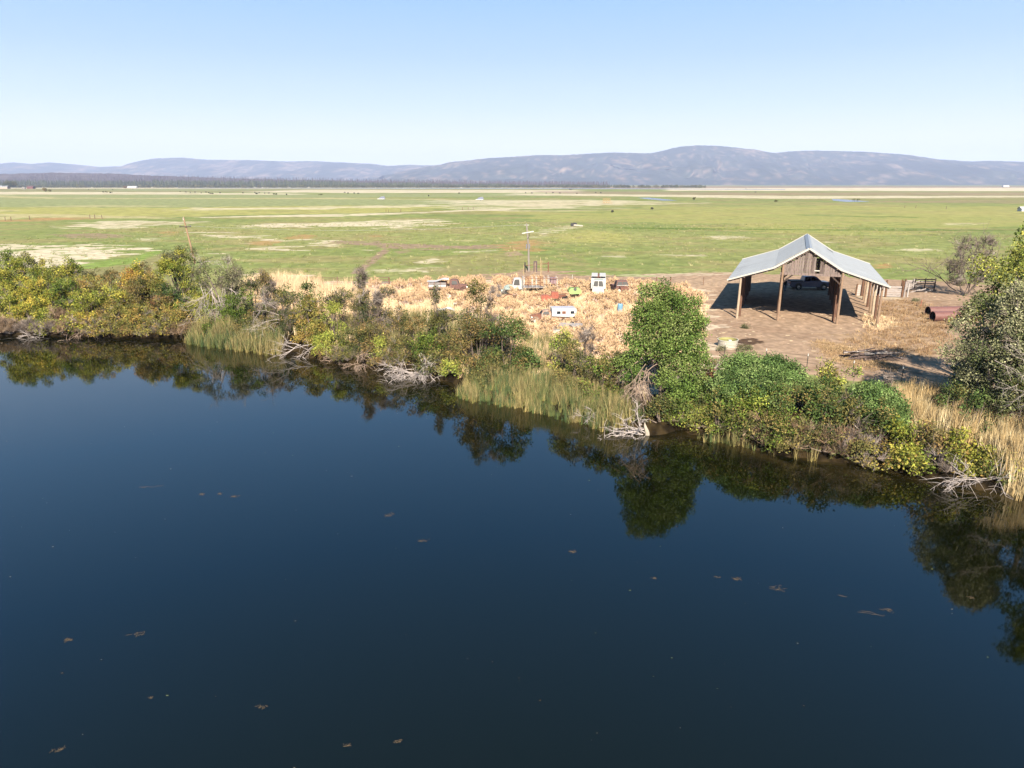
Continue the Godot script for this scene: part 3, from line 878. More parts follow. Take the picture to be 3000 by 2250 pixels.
func panel(called: String, parent: Node, m: Material, pts: Array, out: Vector3):
	# a flat polygon with 2 cm of depth
	var t := st()
	var n := pts.size()
	for k in range(1, n - 1):
		tri(t, pts[0] + out, pts[k] + out, pts[k + 1] + out)
		tri(t, pts[0] - out, pts[k + 1] - out, pts[k] - out)
	for k in n:
		quad(t, pts[k] + out, pts[k] - out, pts[(k + 1) % n] - out, pts[(k + 1) % n] + out)
	return put(called, t, m, parent)

func modern_pickup(at: Vector3, turn: float):
	var v := thing("pickup_truck", "dark blue crew cab pickup parked in the shade under the barn roof", "pickup truck", at, turn)
	var paint_ := plain(Color(0.051, 0.137, 0.293), 0.3, 0.1)
	var glass := plain(Color(0.03, 0.04, 0.05), 0.05)
	var black := plain(Color(0.08, 0.08, 0.085), 0.7)
	var chrome := plain(Color(0.6, 0.62, 0.64), 0.25, 0.8)
	var tyre := plain(Color(0.06, 0.06, 0.06), 0.95)
	var t := st()
	extrude(t, PackedVector2Array([Vector2(-2.88, 0.5), Vector2(-2.9, 1.12), Vector2(-0.98, 1.16), Vector2(1.2, 1.2), Vector2(2.45, 1.1), Vector2(2.78, 0.98), Vector2(2.86, 0.5), Vector2(2.5, 0.42), Vector2(-2.6, 0.42)]), 0.98, 0.93, 0.5, 1.2)
	put("body", t, paint_, v)
	t = st()
	extrude(t, PackedVector2Array([Vector2(-1.0, 1.15), Vector2(-0.86, 1.82), Vector2(-0.6, 1.9), Vector2(0.42, 1.9), Vector2(0.7, 1.83), Vector2(1.42, 1.18)]), 0.93, 0.72, 1.15, 1.9)
	put("cab", t, paint_, v)
	for s in [-1, 1]:
		var o := Vector3(0, 0, 0.012)
		panel("window", v, glass, [Vector3(-0.82, 1.26, s * 0.915), Vector3(-0.74, 1.76, s * 0.78), Vector3(-0.12, 1.78, s * 0.775), Vector3(-0.12, 1.26, s * 0.915)], o)
		panel("window", v, glass, [Vector3(-0.02, 1.26, s * 0.915), Vector3(-0.02, 1.78, s * 0.775), Vector3(0.5, 1.76, s * 0.78), Vector3(1.1, 1.26, s * 0.915)], o)
		t = st()
		box(t, Vector3(0.98, 1.3, s * 1.04), Vector3(0.12, 0.16, 0.2))
		put("mirror", t, black, v)
		for hx in [-0.3, 0.75]:
			t = st()
			box(t, Vector3(hx - 0.35, 1.04, s * 0.968), Vector3(0.2, 0.03, 0.03))
			put("door_handle", t, chrome, v)
		t = st()
		box(t, Vector3(2.72, 0.9, s * 0.72), Vector3(0.22, 0.2, 0.34))
		put("headlight", t, plain(Color(0.75, 0.77, 0.78), 0.15), v)
		t = st()
		box(t, Vector3(-2.88, 0.95, s * 0.86), Vector3(0.08, 0.32, 0.14))
		put("tail_light", t, plain(Color(0.45, 0.03, 0.03), 0.2), v)
		for wx in [-1.72, 1.78]:
			wheel(v, Vector3(wx, 0.4, s * 0.86), 0.4, 0.28, tyre, chrome)
			t = st()
			disc_drum(t, Vector3(wx, 0.46, s * 0.972), Vector3(0, 0, 1), 0.49, 0.008, 18)
			put("wheel_arch", t, black, v)
	panel("windscreen", v, glass, [Vector3(0.74, 1.8, -0.7), Vector3(0.74, 1.8, 0.7), Vector3(1.38, 1.24, 0.86), Vector3(1.38, 1.24, -0.86)], Vector3(0.012, 0.014, 0))
	t = st()
	box(t, Vector3(2.86, 0.55, 0), Vector3(0.16, 0.24, 1.9))
	put("front_bumper", t, chrome, v)
	t = st()
	box(t, Vector3(-2.94, 0.58, 0), Vector3(0.14, 0.2, 1.86))
	put("rear_bumper", t, chrome, v)
	t = st()
	box(t, Vector3(2.83, 0.86, 0), Vector3(0.08, 0.3, 1.05))
	put("grille", t, black, v)
	t = st()
	box(t, Vector3(-1.93, 1.2, 0), Vector3(1.7, 0.14, 1.66))
	put("bed_cover", t, black, v)

func old_cab(v: Node3D, paint_: Material, x0: float, high: float, glass: Material, inner: Material):
	# a 1950s cab: rounded roof, split from the hood; x0 is its back
	var t := st()
	extrude(t, PackedVector2Array([Vector2(x0, 0.7), Vector2(x0, high * 0.8), Vector2(x0 + 0.08, high * 0.95), Vector2(x0 + 0.3, high), Vector2(x0 + 0.95, high), Vector2(x0 + 1.2, high * 0.95), Vector2(x0 + 1.42, 1.32), Vector2(x0 + 1.46, 0.6)]), 0.9, 0.68, 1.2, high)
	put("cab", t, paint_, v)
	for s in [-1, 1]:
		panel("window", v, inner, [Vector3(x0 + 0.32, 1.3, s * 0.885), Vector3(x0 + 0.36, high * 0.93, s * 0.735), Vector3(x0 + 1.06, high * 0.92, s * 0.74), Vector3(x0 + 1.26, 1.3, s * 0.885)], Vector3(0, 0, 0.012))
	for s in [-1, 1]:
		panel("windscreen", v, glass, [Vector3(x0 + 1.24, high * 0.92, s * 0.04), Vector3(x0 + 1.24, high * 0.92, s * 0.62), Vector3(x0 + 1.42, 1.36, s * 0.78), Vector3(x0 + 1.42, 1.36, s * 0.04)], Vector3(0.02, 0.008, 0))
		panel("rear_window", v, inner, [Vector3(x0 - 0.0, 1.4, s * 0.05), Vector3(x0 - 0.0, high * 0.84, s * 0.05), Vector3(x0, high * 0.84, s * 0.5), Vector3(x0, 1.4, s * 0.55)], Vector3(0.012, 0, 0))

func old_nose(v: Node3D, hood: Material, fender: Material, x0: float, long: float, dark: Material, tyre: Material, rim: Material):
	var t := st()
	extrude(t, PackedVector2Array([Vector2(x0, 0.6), Vector2(x0, 1.28), Vector2(x0 + long * 0.6, 1.22), Vector2(x0 + long * 0.9, 1.1), Vector2(x0 + long, 0.9), Vector2(x0 + long, 0.5)]), 0.62, 0.46, 0.8, 1.28)
	put("hood", t, hood, v)
	for s in [-1, 1]:
		t = st()
		var pts := PackedVector2Array([Vector2(x0 - 0.05, 0.45)])
		for k in 9:
			var a := PI * (1.0 - k / 8.0)
			pts.append(Vector2(x0 + long * 0.58 + cos(a) * 0.62, 0.52 + sin(a) * 0.48))
		pts.append(Vector2(x0 + long + 0.05, 0.42))
		# the fender stands out at the side of the hood
		var slab := st()
		extrude(slab, pts, 0.2, 0.14, 0.6, 1.0)
		slab.generate_normals()
		t.append_from(slab.commit(), 0, Transform3D(Basis.IDENTITY, Vector3(0, 0, s * 0.74)))
		put("fender", t, fender, v)
		t = st()
		disc_drum(t, Vector3(x0 + long * 0.92, 0.86, s * 0.74), Vector3(1, 0, 0), 0.12, 0.09, 10)
		put("headlight", t, plain(Color(0.8, 0.8, 0.76), 0.2), v)
		wheel(v, Vector3(x0 + long * 0.58, 0.36, s * 0.83), 0.36, 0.2, tyre, rim)
	t = st()
	box(t, Vector3(x0 + long + 0.02, 0.78, 0), Vector3(0.06, 0.4, 0.8))
	put("grille", t, dark, v)
	t = st()
	box(t, Vector3(x0 + long + 0.16, 0.48, 0), Vector3(0.07, 0.14, 1.7))
	put("bumper", t, dark, v)

func build_vehicles():
	modern_pickup(Vector3(42.35, 0, -101.4), -0.06)
	var rust := grained("rust", [Color(0.202, 0.102, 0.071), Color(0.425, 0.283, 0.223), Color(0.303, 0.172, 0.127), Color(0.475, 0.359, 0.298)], Vector3(0.9, 0.9, 0.9), 31)
	var rust_pale := grained("rust_pale", [Color(0.359, 0.213, 0.137), Color(0.576, 0.541, 0.510), Color(0.425, 0.283, 0.192), Color(0.596, 0.576, 0.556)], Vector3(0.5, 0.5, 0.5), 32)
	var maroon := grained("maroon", [Color(0.243, 0.157, 0.142), Color(0.379, 0.273, 0.248), Color(0.298, 0.202, 0.182), Color(0.425, 0.334, 0.298)], Vector3(0.8, 0.8, 0.8), 33)
	var white := grained("old_white", [Color(0.500, 0.475, 0.450), Color(0.596, 0.591, 0.586), Color(0.624, 0.624, 0.619), Color(0.586, 0.581, 0.571), Color(0.520, 0.475, 0.425)], Vector3(0.4, 0.7, 0.4), 34, 0.6)
	var dark := plain(Color(0.05, 0.045, 0.045), 0.6)
	var glass := plain(Color(0.12, 0.14, 0.16), 0.1)
	var tyre := plain(Color(0.07, 0.065, 0.065), 0.95)
	var rim := grained("rim_rust", [Color(0.334, 0.233, 0.182), Color(0.510, 0.460, 0.425)], Vector3(2, 2, 2), 35)
	var grey_wood := grained("grey_wood", [Color(0.359, 0.334, 0.329), Color(0.500, 0.480, 0.475)], Vector3(1.2, 1.2, 1.2), 36)
	var teal := grained("teal", [Color(0.425, 0.485, 0.475), Color(0.500, 0.546, 0.526), Color(0.359, 0.409, 0.399)], Vector3(0.8, 0.8, 0.8), 37)
	# 1 rusty pickup with the white camper box
	var v := thing("camper_truck", "rust and white old pickup carrying a white camper box with square windows", "camper truck", Vector3(4.3, 0, -76.11), PI + 0.08)
	old_cab(v, rust_pale, 0.15, 1.82, dark, dark)
	old_nose(v, rust, rust_pale, 1.6, 1.45, dark, tyre, plain(Color(0.8, 0.8, 0.78)))
	for s in [-1, 1]:
		wheel(v, Vector3(-1.6, 0.36, s * 0.8), 0.36, 0.22, tyre, rim)
	var t := st()
	box(t, Vector3(-1.35, 0.75, 0), Vector3(2.9, 0.5, 1.7))
	put("bed", t, rust_pale, v)
	t = st()
	extrude(t, PackedVector2Array([Vector2(-3.35, 0.98), Vector2(-3.4, 2.02), Vector2(-3.2, 2.12), Vector2(0.0, 2.16), Vector2(0.1, 2.05), Vector2(0.08, 1.05), Vector2(-2.6, 0.9)]), 1.08, 1.0, 1.0, 2.16)
	var camper := put("camper_box", t, white, v)
	for s in [-1, 1]:
		for w in [[-0.85, glass], [-1.6, rust], [-2.8, glass]]:
			t = st()
			box(t, Vector3(w[0], 1.56, s * 1.05), Vector3(0.66, 0.52, 0.06))
			var o := put("window", t, plain(Color(0.7, 0.7, 0.7)), camper)
			t = st()
			box(t, Vector3(w[0], 1.56, s * 1.055), Vector3(0.54, 0.4, 0.075))
			put("window", t, w[1], camper)
	t = st()
	box(t, Vector3(-3.39, 1.6, 0.1), Vector3(0.05, 0.55, 0.6))
	put("rear_window", t, glass, camper)
	t = st()
	box(t, Vector3(-1.6, 2.17, 0), Vector3(2.9, 0.02, 1.5))
	put("roof_skin", t, plain(Color(0.573, 0.573, 0.611), 0.5), camper)
	v.scale = Vector3.ONE * 0.76
	# 2 maroon stake truck with a white sheet over the bed
	v = thing("stake_truck", "maroon old stake bed truck with a white sheet over its load", "truck", Vector3(-8.91, 0, -98.3), 0.02)
	old_cab(v, maroon, 0.35, 2.0, dark, dark)
	old_nose(v, maroon, maroon, 1.8, 1.3, dark, tyre, rim)
	for s in [-1, 1]:
		wheel(v, Vector3(-1.5, 0.4, s * 0.8), 0.4, 0.3, tyre, rim)
	t = st()
	box(t, Vector3(-1.4, 0.82, 0), Vector3(3.1, 0.14, 2.0))
	put("bed", t, grained("bed_tan", [Color(0.460, 0.359, 0.283), Color(0.576, 0.520, 0.475)], Vector3(1, 1, 1), 38), v)
	for s in [-1, 1]:
		for k in 2:
			t = st()
			box(t, Vector3(-1.55, 1.12 + k * 0.36, s * 0.99), Vector3(2.75, 0.3, 0.03))
			put("side_board", t, white if k == 0 else grey_wood, v)
		for k in 4:
			t = st()
			box(t, Vector3(-2.85 + k * 0.9, 1.3, s * 1.02), Vector3(0.07, 0.95, 0.04))
			put("stake", t, rust, v)
	t = st()
	var grid := []
	for i in 9:
		for j in 5:
			var fx := i / 8.0
			grid.append(Vector3(lerpf(-3.1, 0.25, fx), 1.72 + 0.5 * smoothstep(0.35, 0.8, fx) - absf(j - 2) * 0.1 * smoothstep(0.3, 1.0, fx) + rng.randf_range(-0.03, 0.03), (j - 2) * 0.52))
	for i in 8:
		for j in 4:
			quad(t, grid[i * 5 + j], grid[i * 5 + j + 1], grid[i * 5 + j + 6], grid[i * 5 + j + 5])
	put("load_sheet", t, grained("sheet", [Color(0.359, 0.339, 0.359), Color(0.624, 0.624, 0.624), Color(0.551, 0.541, 0.556)], Vector3(0.25, 0.25, 0.25), 39), v)
	v.scale = Vector3.ONE * 0.9
	# 3 big white truck that faces the pond
	v = thing("white_truck", "white old cab truck facing the pond with rusty stripe along its box roof", "truck", Vector3(11.72, 0, -96.41), -PI / 2 - 0.12)
	old_cab(v, white, -0.2, 2.35, dark, dark)
	t = st()
	box(t, Vector3(0.45, 2.37, 0), Vector3(0.9, 0.05, 1.36))
	put("cab_roof", t, teal, v)
	old_nose(v, white, white, 1.25, 1.45, plain(Color(0.561, 0.551, 0.536)), tyre, rim)
	t = st()
	extrude(t, PackedVector2Array([Vector2(-4.6, 0.8), Vector2(-4.6, 2.4), Vector2(-0.35, 2.4), Vector2(-0.35, 0.8)]), 1.12, 1.12, 0.8, 2.4)
	var cargo := put("cargo_box", t, white, v)
	for s in [-1, 1]:
		t = st()
		bar(t, Vector3(-2.45, 2.72, s * 0.62) + Vector3(-2.15, 0, 0), Vector3(-2.45, 2.72, s * 0.62) + Vector3(2.1, 0, 0), 0.95, 0.05)
		put("roof_panel", t, white, cargo)
		wheel(v, Vector3(-3.2, 0.45, s * 0.85), 0.45, 0.3, tyre, rim)
	t = st()
	box(t, Vector3(-2.5, 2.6, 0), Vector3(4.2, 0.1, 0.62))
	put("roof_stripe", t, rust, cargo)
	v.scale = Vector3.ONE * 0.88
	# 4 rusty pickup facing the pond
	v = thing("rusty_truck", "dark rusty old truck facing the pond with split windscreen frame", "truck", Vector3(14.74, 0, -96.41), -PI / 2 + 0.1)
	old_cab(v, maroon, -0.3, 1.95, dark, dark)
	old_nose(v, rust, rust_pale, 1.15, 1.3, dark, tyre, rim)
	t = st()
	box(t, Vector3(-1.4, 0.85, 0), Vector3(2.1, 0.55, 1.7))
	put("bed", t, maroon, v)
	for s in [-1, 1]:
		wheel(v, Vector3(-1.5, 0.38, s * 0.8), 0.38, 0.24, tyre, rim)
		t = st()
		bar(t, Vector3(1.2, 1.36, s * 0.4) - Vector3(0, 0, 0.4), Vector3(1.2, 1.36, s * 0.4) + Vector3(0, 0, 0.4), 0.05, 0.06)
		put("screen_frame", t, white, v)
	# 5 long stake trailer truck with pale stakes
	v = thing("hay_truck", "grey and white cab truck with a long bed of pale upright stakes", "truck", Vector3(2.12, 0, -97.66), PI + 0.03)
	old_cab(v, grained("cab_grey", [Color(0.460, 0.460, 0.485), Color(0.611, 0.611, 0.611), Color(0.384, 0.359, 0.359)], Vector3(0.7, 0.7, 0.7), 40), 0.9, 2.3, rust, dark)
	old_nose(v, teal, teal, 2.35, 1.15, dark, tyre, rim)
	t = st()
	box(t, Vector3(0.75, 1.5, 0), Vector3(0.06, 1.9, 2.1))
	put("headboard", t, white, v)
	t = st()
	box(t, Vector3(-1.9, 0.95, 0), Vector3(5.2, 0.12, 2.1))
	put("bed", t, grey_wood, v)
	for s in [-1, 1]:
		for k in 9:
			t = st()
			var x := 0.5 - k * 0.62
			box(t, Vector3(x, 1.75, s * 1.03), Vector3(0.06, 1.5 + 0.14 * sin(k * 2.3), 0.05))
			put("stake", t, white if k % 3 != 1 else rust, v)
		for y in [1.45, 2.3]:
			t = st()
			bar(t, Vector3(0.6, y, s * 1.07), Vector3(-4.5, y, s * 1.07), 0.03, 0.07)
			put("rail", t, rust, v)
		for wx in [-3.2, -2.3]:
			wheel(v, Vector3(wx, 0.42, s * 0.85), 0.42, 0.24, tyre, rim)
	t = st()
	box(t, Vector3(-3.9, 1.9, 0), Vector3(0.9, 0.8, 1.6))
	put("crate_frame", t, grained("crate_mauve", [Color(0.384, 0.308, 0.334), Color(0.510, 0.435, 0.435)], Vector3(1, 1, 1), 41), v)
	v.scale = Vector3.ONE * 0.9
	# 6 upright rusty machine behind it
	v = thing("derrick", "rusty upright lifting frame with hanging plates behind the stake truck", "machine", Vector3(3.48, 0, -106.66), 0.1)
	t = st()
	box(t, Vector3(0, 2.6, 0), Vector3(0.55, 1.6, 0.08))
	put("plate", t, grained("dark_plate", [Color(0.223, 0.177, 0.182), Color(0.359, 0.308, 0.308)], Vector3(1, 1, 1), 42), v)
	for p in [[-1.55, 0.09], [1.95, 0.09]]:
		t = st()
		box(t, Vector3(p[0], 2.5, 0), Vector3(0.16, 1.5, 0.12))
		put("arm_plate", t, rust if p[0] > 0 else dark, v)
	for p in [[-0.05, 3.2], [0.75, 3.9], [0.95, 3.5], [-1.75, 2.9]]:
		t = st()
		bar(t, Vector3(p[0], 0, 0.1), Vector3(p[0], p[1], 0.1), 0.08, 0.08)
		put("mast", t, grained("mast_tan", [Color(0.460, 0.359, 0.233), Color(0.586, 0.536, 0.435)], Vector3(1, 1, 1), 43), v)
	t = st()
	bar(t, Vector3(-1.6, 2.75, 0), Vector3(2.0, 3.05, 0), 0.07, 0.07)
	put("cross_arm", t, rust, v)
	# 7 red tractor hulk
	var red := grained("red", [Color(0.425, 0.213, 0.162), Color(0.500, 0.288, 0.228), Color(0.359, 0.182, 0.147)], Vector3(0.7, 0.7, 0.7), 44)
	v = thing("red_tractor", "faded red tractor hulk with a bare rusty engine in the weeds", "tractor", Vector3(5.19, 0, -87.89), 0.0)
	t = st()
	extrude(t, PackedVector2Array([Vector2(-1.5, 0.55), Vector2(-1.6, 1.15), Vector2(-0.9, 1.25), Vector2(-0.3, 1.05), Vector2(-0.35, 0.3), Vector2(-0.8, 0.1)]), 0.5, 0.4, 0.5, 1.2)
	put("body", t, red, v)
	t = st()
	extrude(t, PackedVector2Array([Vector2(-0.35, 0.8), Vector2(-0.3, 1.6), Vector2(0.5, 1.55), Vector2(0.6, 1.15), Vector2(0.5, 0.8)]), 0.42, 0.34, 0.8, 1.5)
	put("fuel_tank", t, red, v)
	t = st()
	box(t, Vector3(0.95, 1.0, 0), Vector3(1.1, 0.5, 0.42))
	put("engine", t, rust, v)
	t = st()
	tube(t, [Vector3(0.2, 1.5, 0), Vector3(0.2, 2.0, 0)], [0.04, 0.04], 6)
	put("exhaust", t, rust, v)
	for s in [-1, 1]:
		wheel(v, Vector3(1.35, 0.55, s * 0.55), 0.55, 0.16, tyre, rim)
		t = st()
		tube(t, [Vector3(-1.6, 1.1, s * 0.5), Vector3(-2.1, 1.3, s * 0.55), Vector3(-2.4, 1.1, s * 0.6)], [0.05, 0.05, 0.04], 6)
		put("lever", t, rust, v)
	t = st()
	bar(t, Vector3(0.5, 1.45, 0), Vector3(1.7, 1.35, 0), 0.08, 0.08)
	put("steering_rod", t, rust, v)
	# 8 lime machine
	v = thing("green_machine", "lime green metal hopper machine with a dark round opening on legs", "machine", Vector3(8.11, 0, -92.25), 0.1)
	t = st()
	extrude(t, PackedVector2Array([Vector2(-0.75, 0.75), Vector2(-0.85, 1.15), Vector2(-0.55, 1.5), Vector2(0.5, 1.52), Vector2(0.85, 1.15), Vector2(0.75, 0.75)]), 0.7, 0.5, 0.8, 1.5)
	put("hopper", t, grained("lime", [Color(0.359, 0.445, 0.213), Color(0.414, 0.500, 0.263)], Vector3(0.8, 0.8, 0.8), 45, 0.6), v)
	t = st()
	disc_drum(t, Vector3(0, 1.35, 0.56), Vector3(0, 0.3, 1).normalized(), 0.2, 0.03, 12)
	put("opening", t, dark, v)
	t = st()
	box(t, Vector3(0, 1.72, 0), Vector3(0.6, 0.1, 0.3))
	bar(t, Vector3(0, 1.5, 0), Vector3(0, 1.72, 0), 0.12, 0.12)
	put("cap", t, rust, v)
	for s in [-1, 1]:
		t = st()
		bar(t, Vector3(s * 0.5, 0.8, 0.3), Vector3(s * 0.55, 0, 0.35), 0.08, 0.08)
		bar(t, Vector3(s * 0.5, 0.8, -0.3), Vector3(s * 0.55, 0, -0.35), 0.08, 0.08)
		put("leg", t, rust, v)
	# 9 pale teal fenders and a rusty rake hoop
	v = thing("teal_truck_front", "pale teal front end of an old truck half hidden by weeds", "truck front", Vector3(-0.59, 0, -94.58), -PI / 2)
	old_nose(v, teal, teal, -0.6, 1.2, dark, tyre, teal)
	v = thing("rusty_hoop", "rusty curved fender hoop lying over in the weeds", "scrap metal", Vector3(-0.26, 0, -90.02), 0.15)
	t = st()
	var arc := []
	var rad := []
	for k in 11:
		var a := PI * (0.98 - 0.075 * k)
		arc.append(Vector3(cos(a) * 1.0, 0.15 + sin(a) * 0.8, 0))
		rad.append(0.07)
	tube(t, arc, rad, 6)
	put("hoop", t, rust, v)
	t = st()
	bar(t, Vector3(0.3, 0.9, 0.05), Vector3(1.5, 0.75, -0.1), 0.25, 0.1)
	put("bracket", t, rust_pale, v)
	# 10 slatted low trailer and the pale tub in front of it
	v = thing("slat_trailer", "low grey slatted trailer deck sunk in the dry weeds", "trailer", Vector3(6.1, 0, -72.52), -0.18)
	for k in 6:
		t = st()
		box(t, Vector3(0, 0.42, -0.75 + k * 0.3), Vector3(2.4, 0.06, 0.24))
		put("slat", t, grained("slat_grey", [Color(0.425, 0.414, 0.425), Color(0.520, 0.510, 0.515)], Vector3(0.8, 0.8, 0.8), 46), v)
	for s in [-1, 1]:
		t = st()
		bar(t, Vector3(s * 1.0, 0.28, -0.9), Vector3(s * 1.0, 0.28, 0.9), 0.1, 0.16)
		put("frame", t, rust, v)
		wheel(v, Vector3(0, 0.28, s * 1.02), 0.28, 0.16, tyre, rim)
	v = thing("skiff", "pale grey upturned skiff hull in the weeds before the slatted trailer", "boat", Vector3(5.33, 0, -70.25), 0.1)
	t = st()
	var rows := []
	for i in 9:
		var f := i / 8.0
		var wdt := 0.62 * sqrt(maxf(0.02, 1.0 - pow(absf(f - 0.4) / 0.62, 2.4)))
		var row := []
		for j in 7:
			var a := PI * j / 6.0
			row.append(Vector3(lerpf(-1.25, 1.3, f), 0.04 + sin(a) * 0.4 * (0.6 + 0.4 * sin(f * PI)), -cos(a) * wdt))
		rows.append(row)
	for i in 8:
		for j in 6:
			quad(t, rows[i][j], rows[i + 1][j], rows[i + 1][j + 1], rows[i][j + 1])
	put("hull", t, grained("skiff", [Color(0.551, 0.546, 0.551), Color(0.601, 0.596, 0.596)], Vector3(0.6, 0.6, 0.6), 47, 0.5), v)
	t = st()
	bar(t, Vector3(-1.25, 0.42, 0), Vector3(1.2, 0.45, 0), 0.05, 0.06)
	put("keel", t, grey_wood, v)
	# 11 small coloured junk
	var blue := plain(Color(0.208, 0.485, 0.586), 0.4)
	for d in [[Vector3(13.25, 0, -77.72), "bright blue plastic drum lying in weeds left of the big green tree", 1.0, blue, 0.5], [Vector3(12.63, 0, -82.28), "pale blue plastic drum standing behind the bright blue one", 0.72, plain(Color(0.359, 0.498, 0.586), 0.4), 0.0]]:
		v = thing("plastic_drum", d[1], "drum", d[0], d[4])
		t = st()
		var up: bool = d[2] < 0.9
		var ax := Vector3(0, 1, 0) if up else Vector3(1, 0, 0.3).normalized()
		var c := Vector3(0, 0.5 if up else 0.33, 0)
		tube(t, [c - ax * 0.5, c - ax * 0.42, c, c + ax * 0.42, c + ax * 0.5], [0.27, 0.31, 0.33, 0.31, 0.27], 12)
		put("shell", t, d[3], v)
		for k in [-1, 1]:
			t = st()
			tube(t, [c + ax * (k * 0.2 - 0.02), c + ax * (k * 0.2 + 0.02)], [0.345, 0.345], 12)
			put("hoop", t, d[3], v)
	var j := 0
	for d in [[Vector3(-7.65, 0, -81.15), "crumpled white car roof panel in the tan weeds", 1.7], [Vector3(-6.58, 0, -85.86), "small white sheet metal door behind the crumpled roof panel", 0.9], [Vector3(16.6, 0, -93.4), "bent grey sheet metal beside the top of the big tree", 1.5]]:
		t = st()
		var n := 6
		var g := []
		for a in n:
			for b in n:
				g.append(Vector3((a - 2.5) / 2.5 * d[2] * 0.6, 0.5 + rng.randf_range(-0.1, 0.12) + 0.12 * cos((a - 2.5) * 0.8), (b - 2.5) / 2.5 * d[2] * 0.4 - (a % 2) * 0.05))
		for a in n - 1:
			for b in n - 1:
				quad(t, g[a * n + b], g[a * n + b + 1], g[(a + 1) * n + b + 1], g[(a + 1) * n + b])
				quad(t, g[a * n + b] - Vector3(0, 0.03, 0), g[(a + 1) * n + b] - Vector3(0, 0.03, 0), g[(a + 1) * n + b + 1] - Vector3(0, 0.03, 0), g[a * n + b + 1] - Vector3(0, 0.03, 0))
		var o := put("sheet_metal", t, white if j < 2 else plain(Color(0.409, 0.409, 0.425), 0.5))
		o.position = d[0]
		o.rotation.y = j * 0.7
		tag(o, d[1], "sheet metal")
		j += 1

# ------------------------------------------------------------------ bodies as one surface (tapered capsules, smooth union, surface nets)
func body_mesh(bones: Array, cell: float, blend: float, tint: Callable) -> ArrayMesh:
	# bones: [a, b, ra, rb]
	var lo := Vector3(1e9, 1e9, 1e9)
	var hi := -lo
	for b in bones:
		var r: float = maxf(b[2], b[3]) + cell * 2.0
		lo = lo.min(b[0] - Vector3(r, r, r)).min(b[1] - Vector3(r, r, r))
		hi = hi.max(b[0] + Vector3(r, r, r)).max(b[1] + Vector3(r, r, r))
	var n := Vector3i(((hi - lo) / cell).ceil()) + Vector3i.ONE
	var field := PackedFloat32Array()
	field.resize(n.x * n.y * n.z)
	field.fill(1.0)
	for b in bones:
		var a: Vector3 = b[0]
		var ab: Vector3 = b[1] - a
		var l2 := maxf(ab.length_squared(), 1e-6)
		var r: float = maxf(b[2], b[3]) + cell * 2.0
		var p0 := Vector3i(((a.min(b[1]) - Vector3(r, r, r) - lo) / cell).floor())
		var p1 := Vector3i(((a.max(b[1]) + Vector3(r, r, r) - lo) / cell).ceil())
		for z in range(maxi(p0.z, 0), mini(p1.z + 1, n.z)):
			for y in range(maxi(p0.y, 0), mini(p1.y + 1, n.y)):
				for x in range(maxi(p0.x, 0), mini(p1.x + 1, n.x)):
					var p := lo + Vector3(x, y, z) * cell
					var f := clampf((p - a).dot(ab) / l2, 0.0, 1.0)
					var d := (p - a - ab * f).length() - lerpf(b[2], b[3], f)
					var k := x + n.x * (y + n.y * z)
					var old := field[k]
					var h := maxf(blend - absf(old - d), 0.0) / blend
					field[k] = minf(old, d) - h * h * blend * 0.25
	var ids := {}
	var t := st()
	t.set_smooth_group(0)
	var count := 0
	for z in n.z - 1:
		for y in n.y - 1:
			for x in n.x - 1:
				var sum := Vector3.ZERO
				var hits := 0
				var k0 := x + n.x * (y + n.y * z)
				var c := []
				for q in 8:
					c.append(field[k0 + (q & 1) + n.x * ((q >> 1 & 1) + n.y * (q >> 2 & 1))])
				for e in [[0, 1], [2, 3], [4, 5], [6, 7], [0, 2], [1, 3], [4, 6], [5, 7], [0, 4], [1, 5], [2, 6], [3, 7]]:
					var u: float = c[e[0]]
					var w: float = c[e[1]]
					if (u < 0.0) != (w < 0.0):
						var f := u / (u - w)
						sum += Vector3(e[0] & 1, e[0] >> 1 & 1, e[0] >> 2 & 1).lerp(Vector3(e[1] & 1, e[1] >> 1 & 1, e[1] >> 2 & 1), f)
						hits += 1
				if hits:
					var p := lo + (Vector3(x, y, z) + sum / hits) * cell
					ids[k0] = count
					count += 1
					t.set_color(tint.call(p))
					t.add_vertex(p)
	var steps := [1, n.x, n.x * n.y]
	for k in ids:
		var z: int = k / (n.x * n.y)
		var y: int = (k / n.x) % n.y
		var x: int = k % n.x
		for ax in 3:
			var u: int = (ax + 1) % 3
			var w: int = (ax + 2) % 3
			var co := [x, y, z]
			if co[u] == 0 or co[w] == 0:
				continue
			var inside := field[k] < 0.0
			if inside == (field[k + steps[ax]] < 0.0):
				continue
			var a: int = k
			var b: int = k - steps[u]
			var c: int = k - steps[u] - steps[w]
			var d: int = k - steps[w]
			if not (ids.has(b) and ids.has(c) and ids.has(d)):
				continue
			var order := [a, b, c, a, c, d] if not inside else [a, c, b, a, d, c]
			for q in order:
				t.add_index(ids[q])
	t.generate_normals()
	return t.commit()

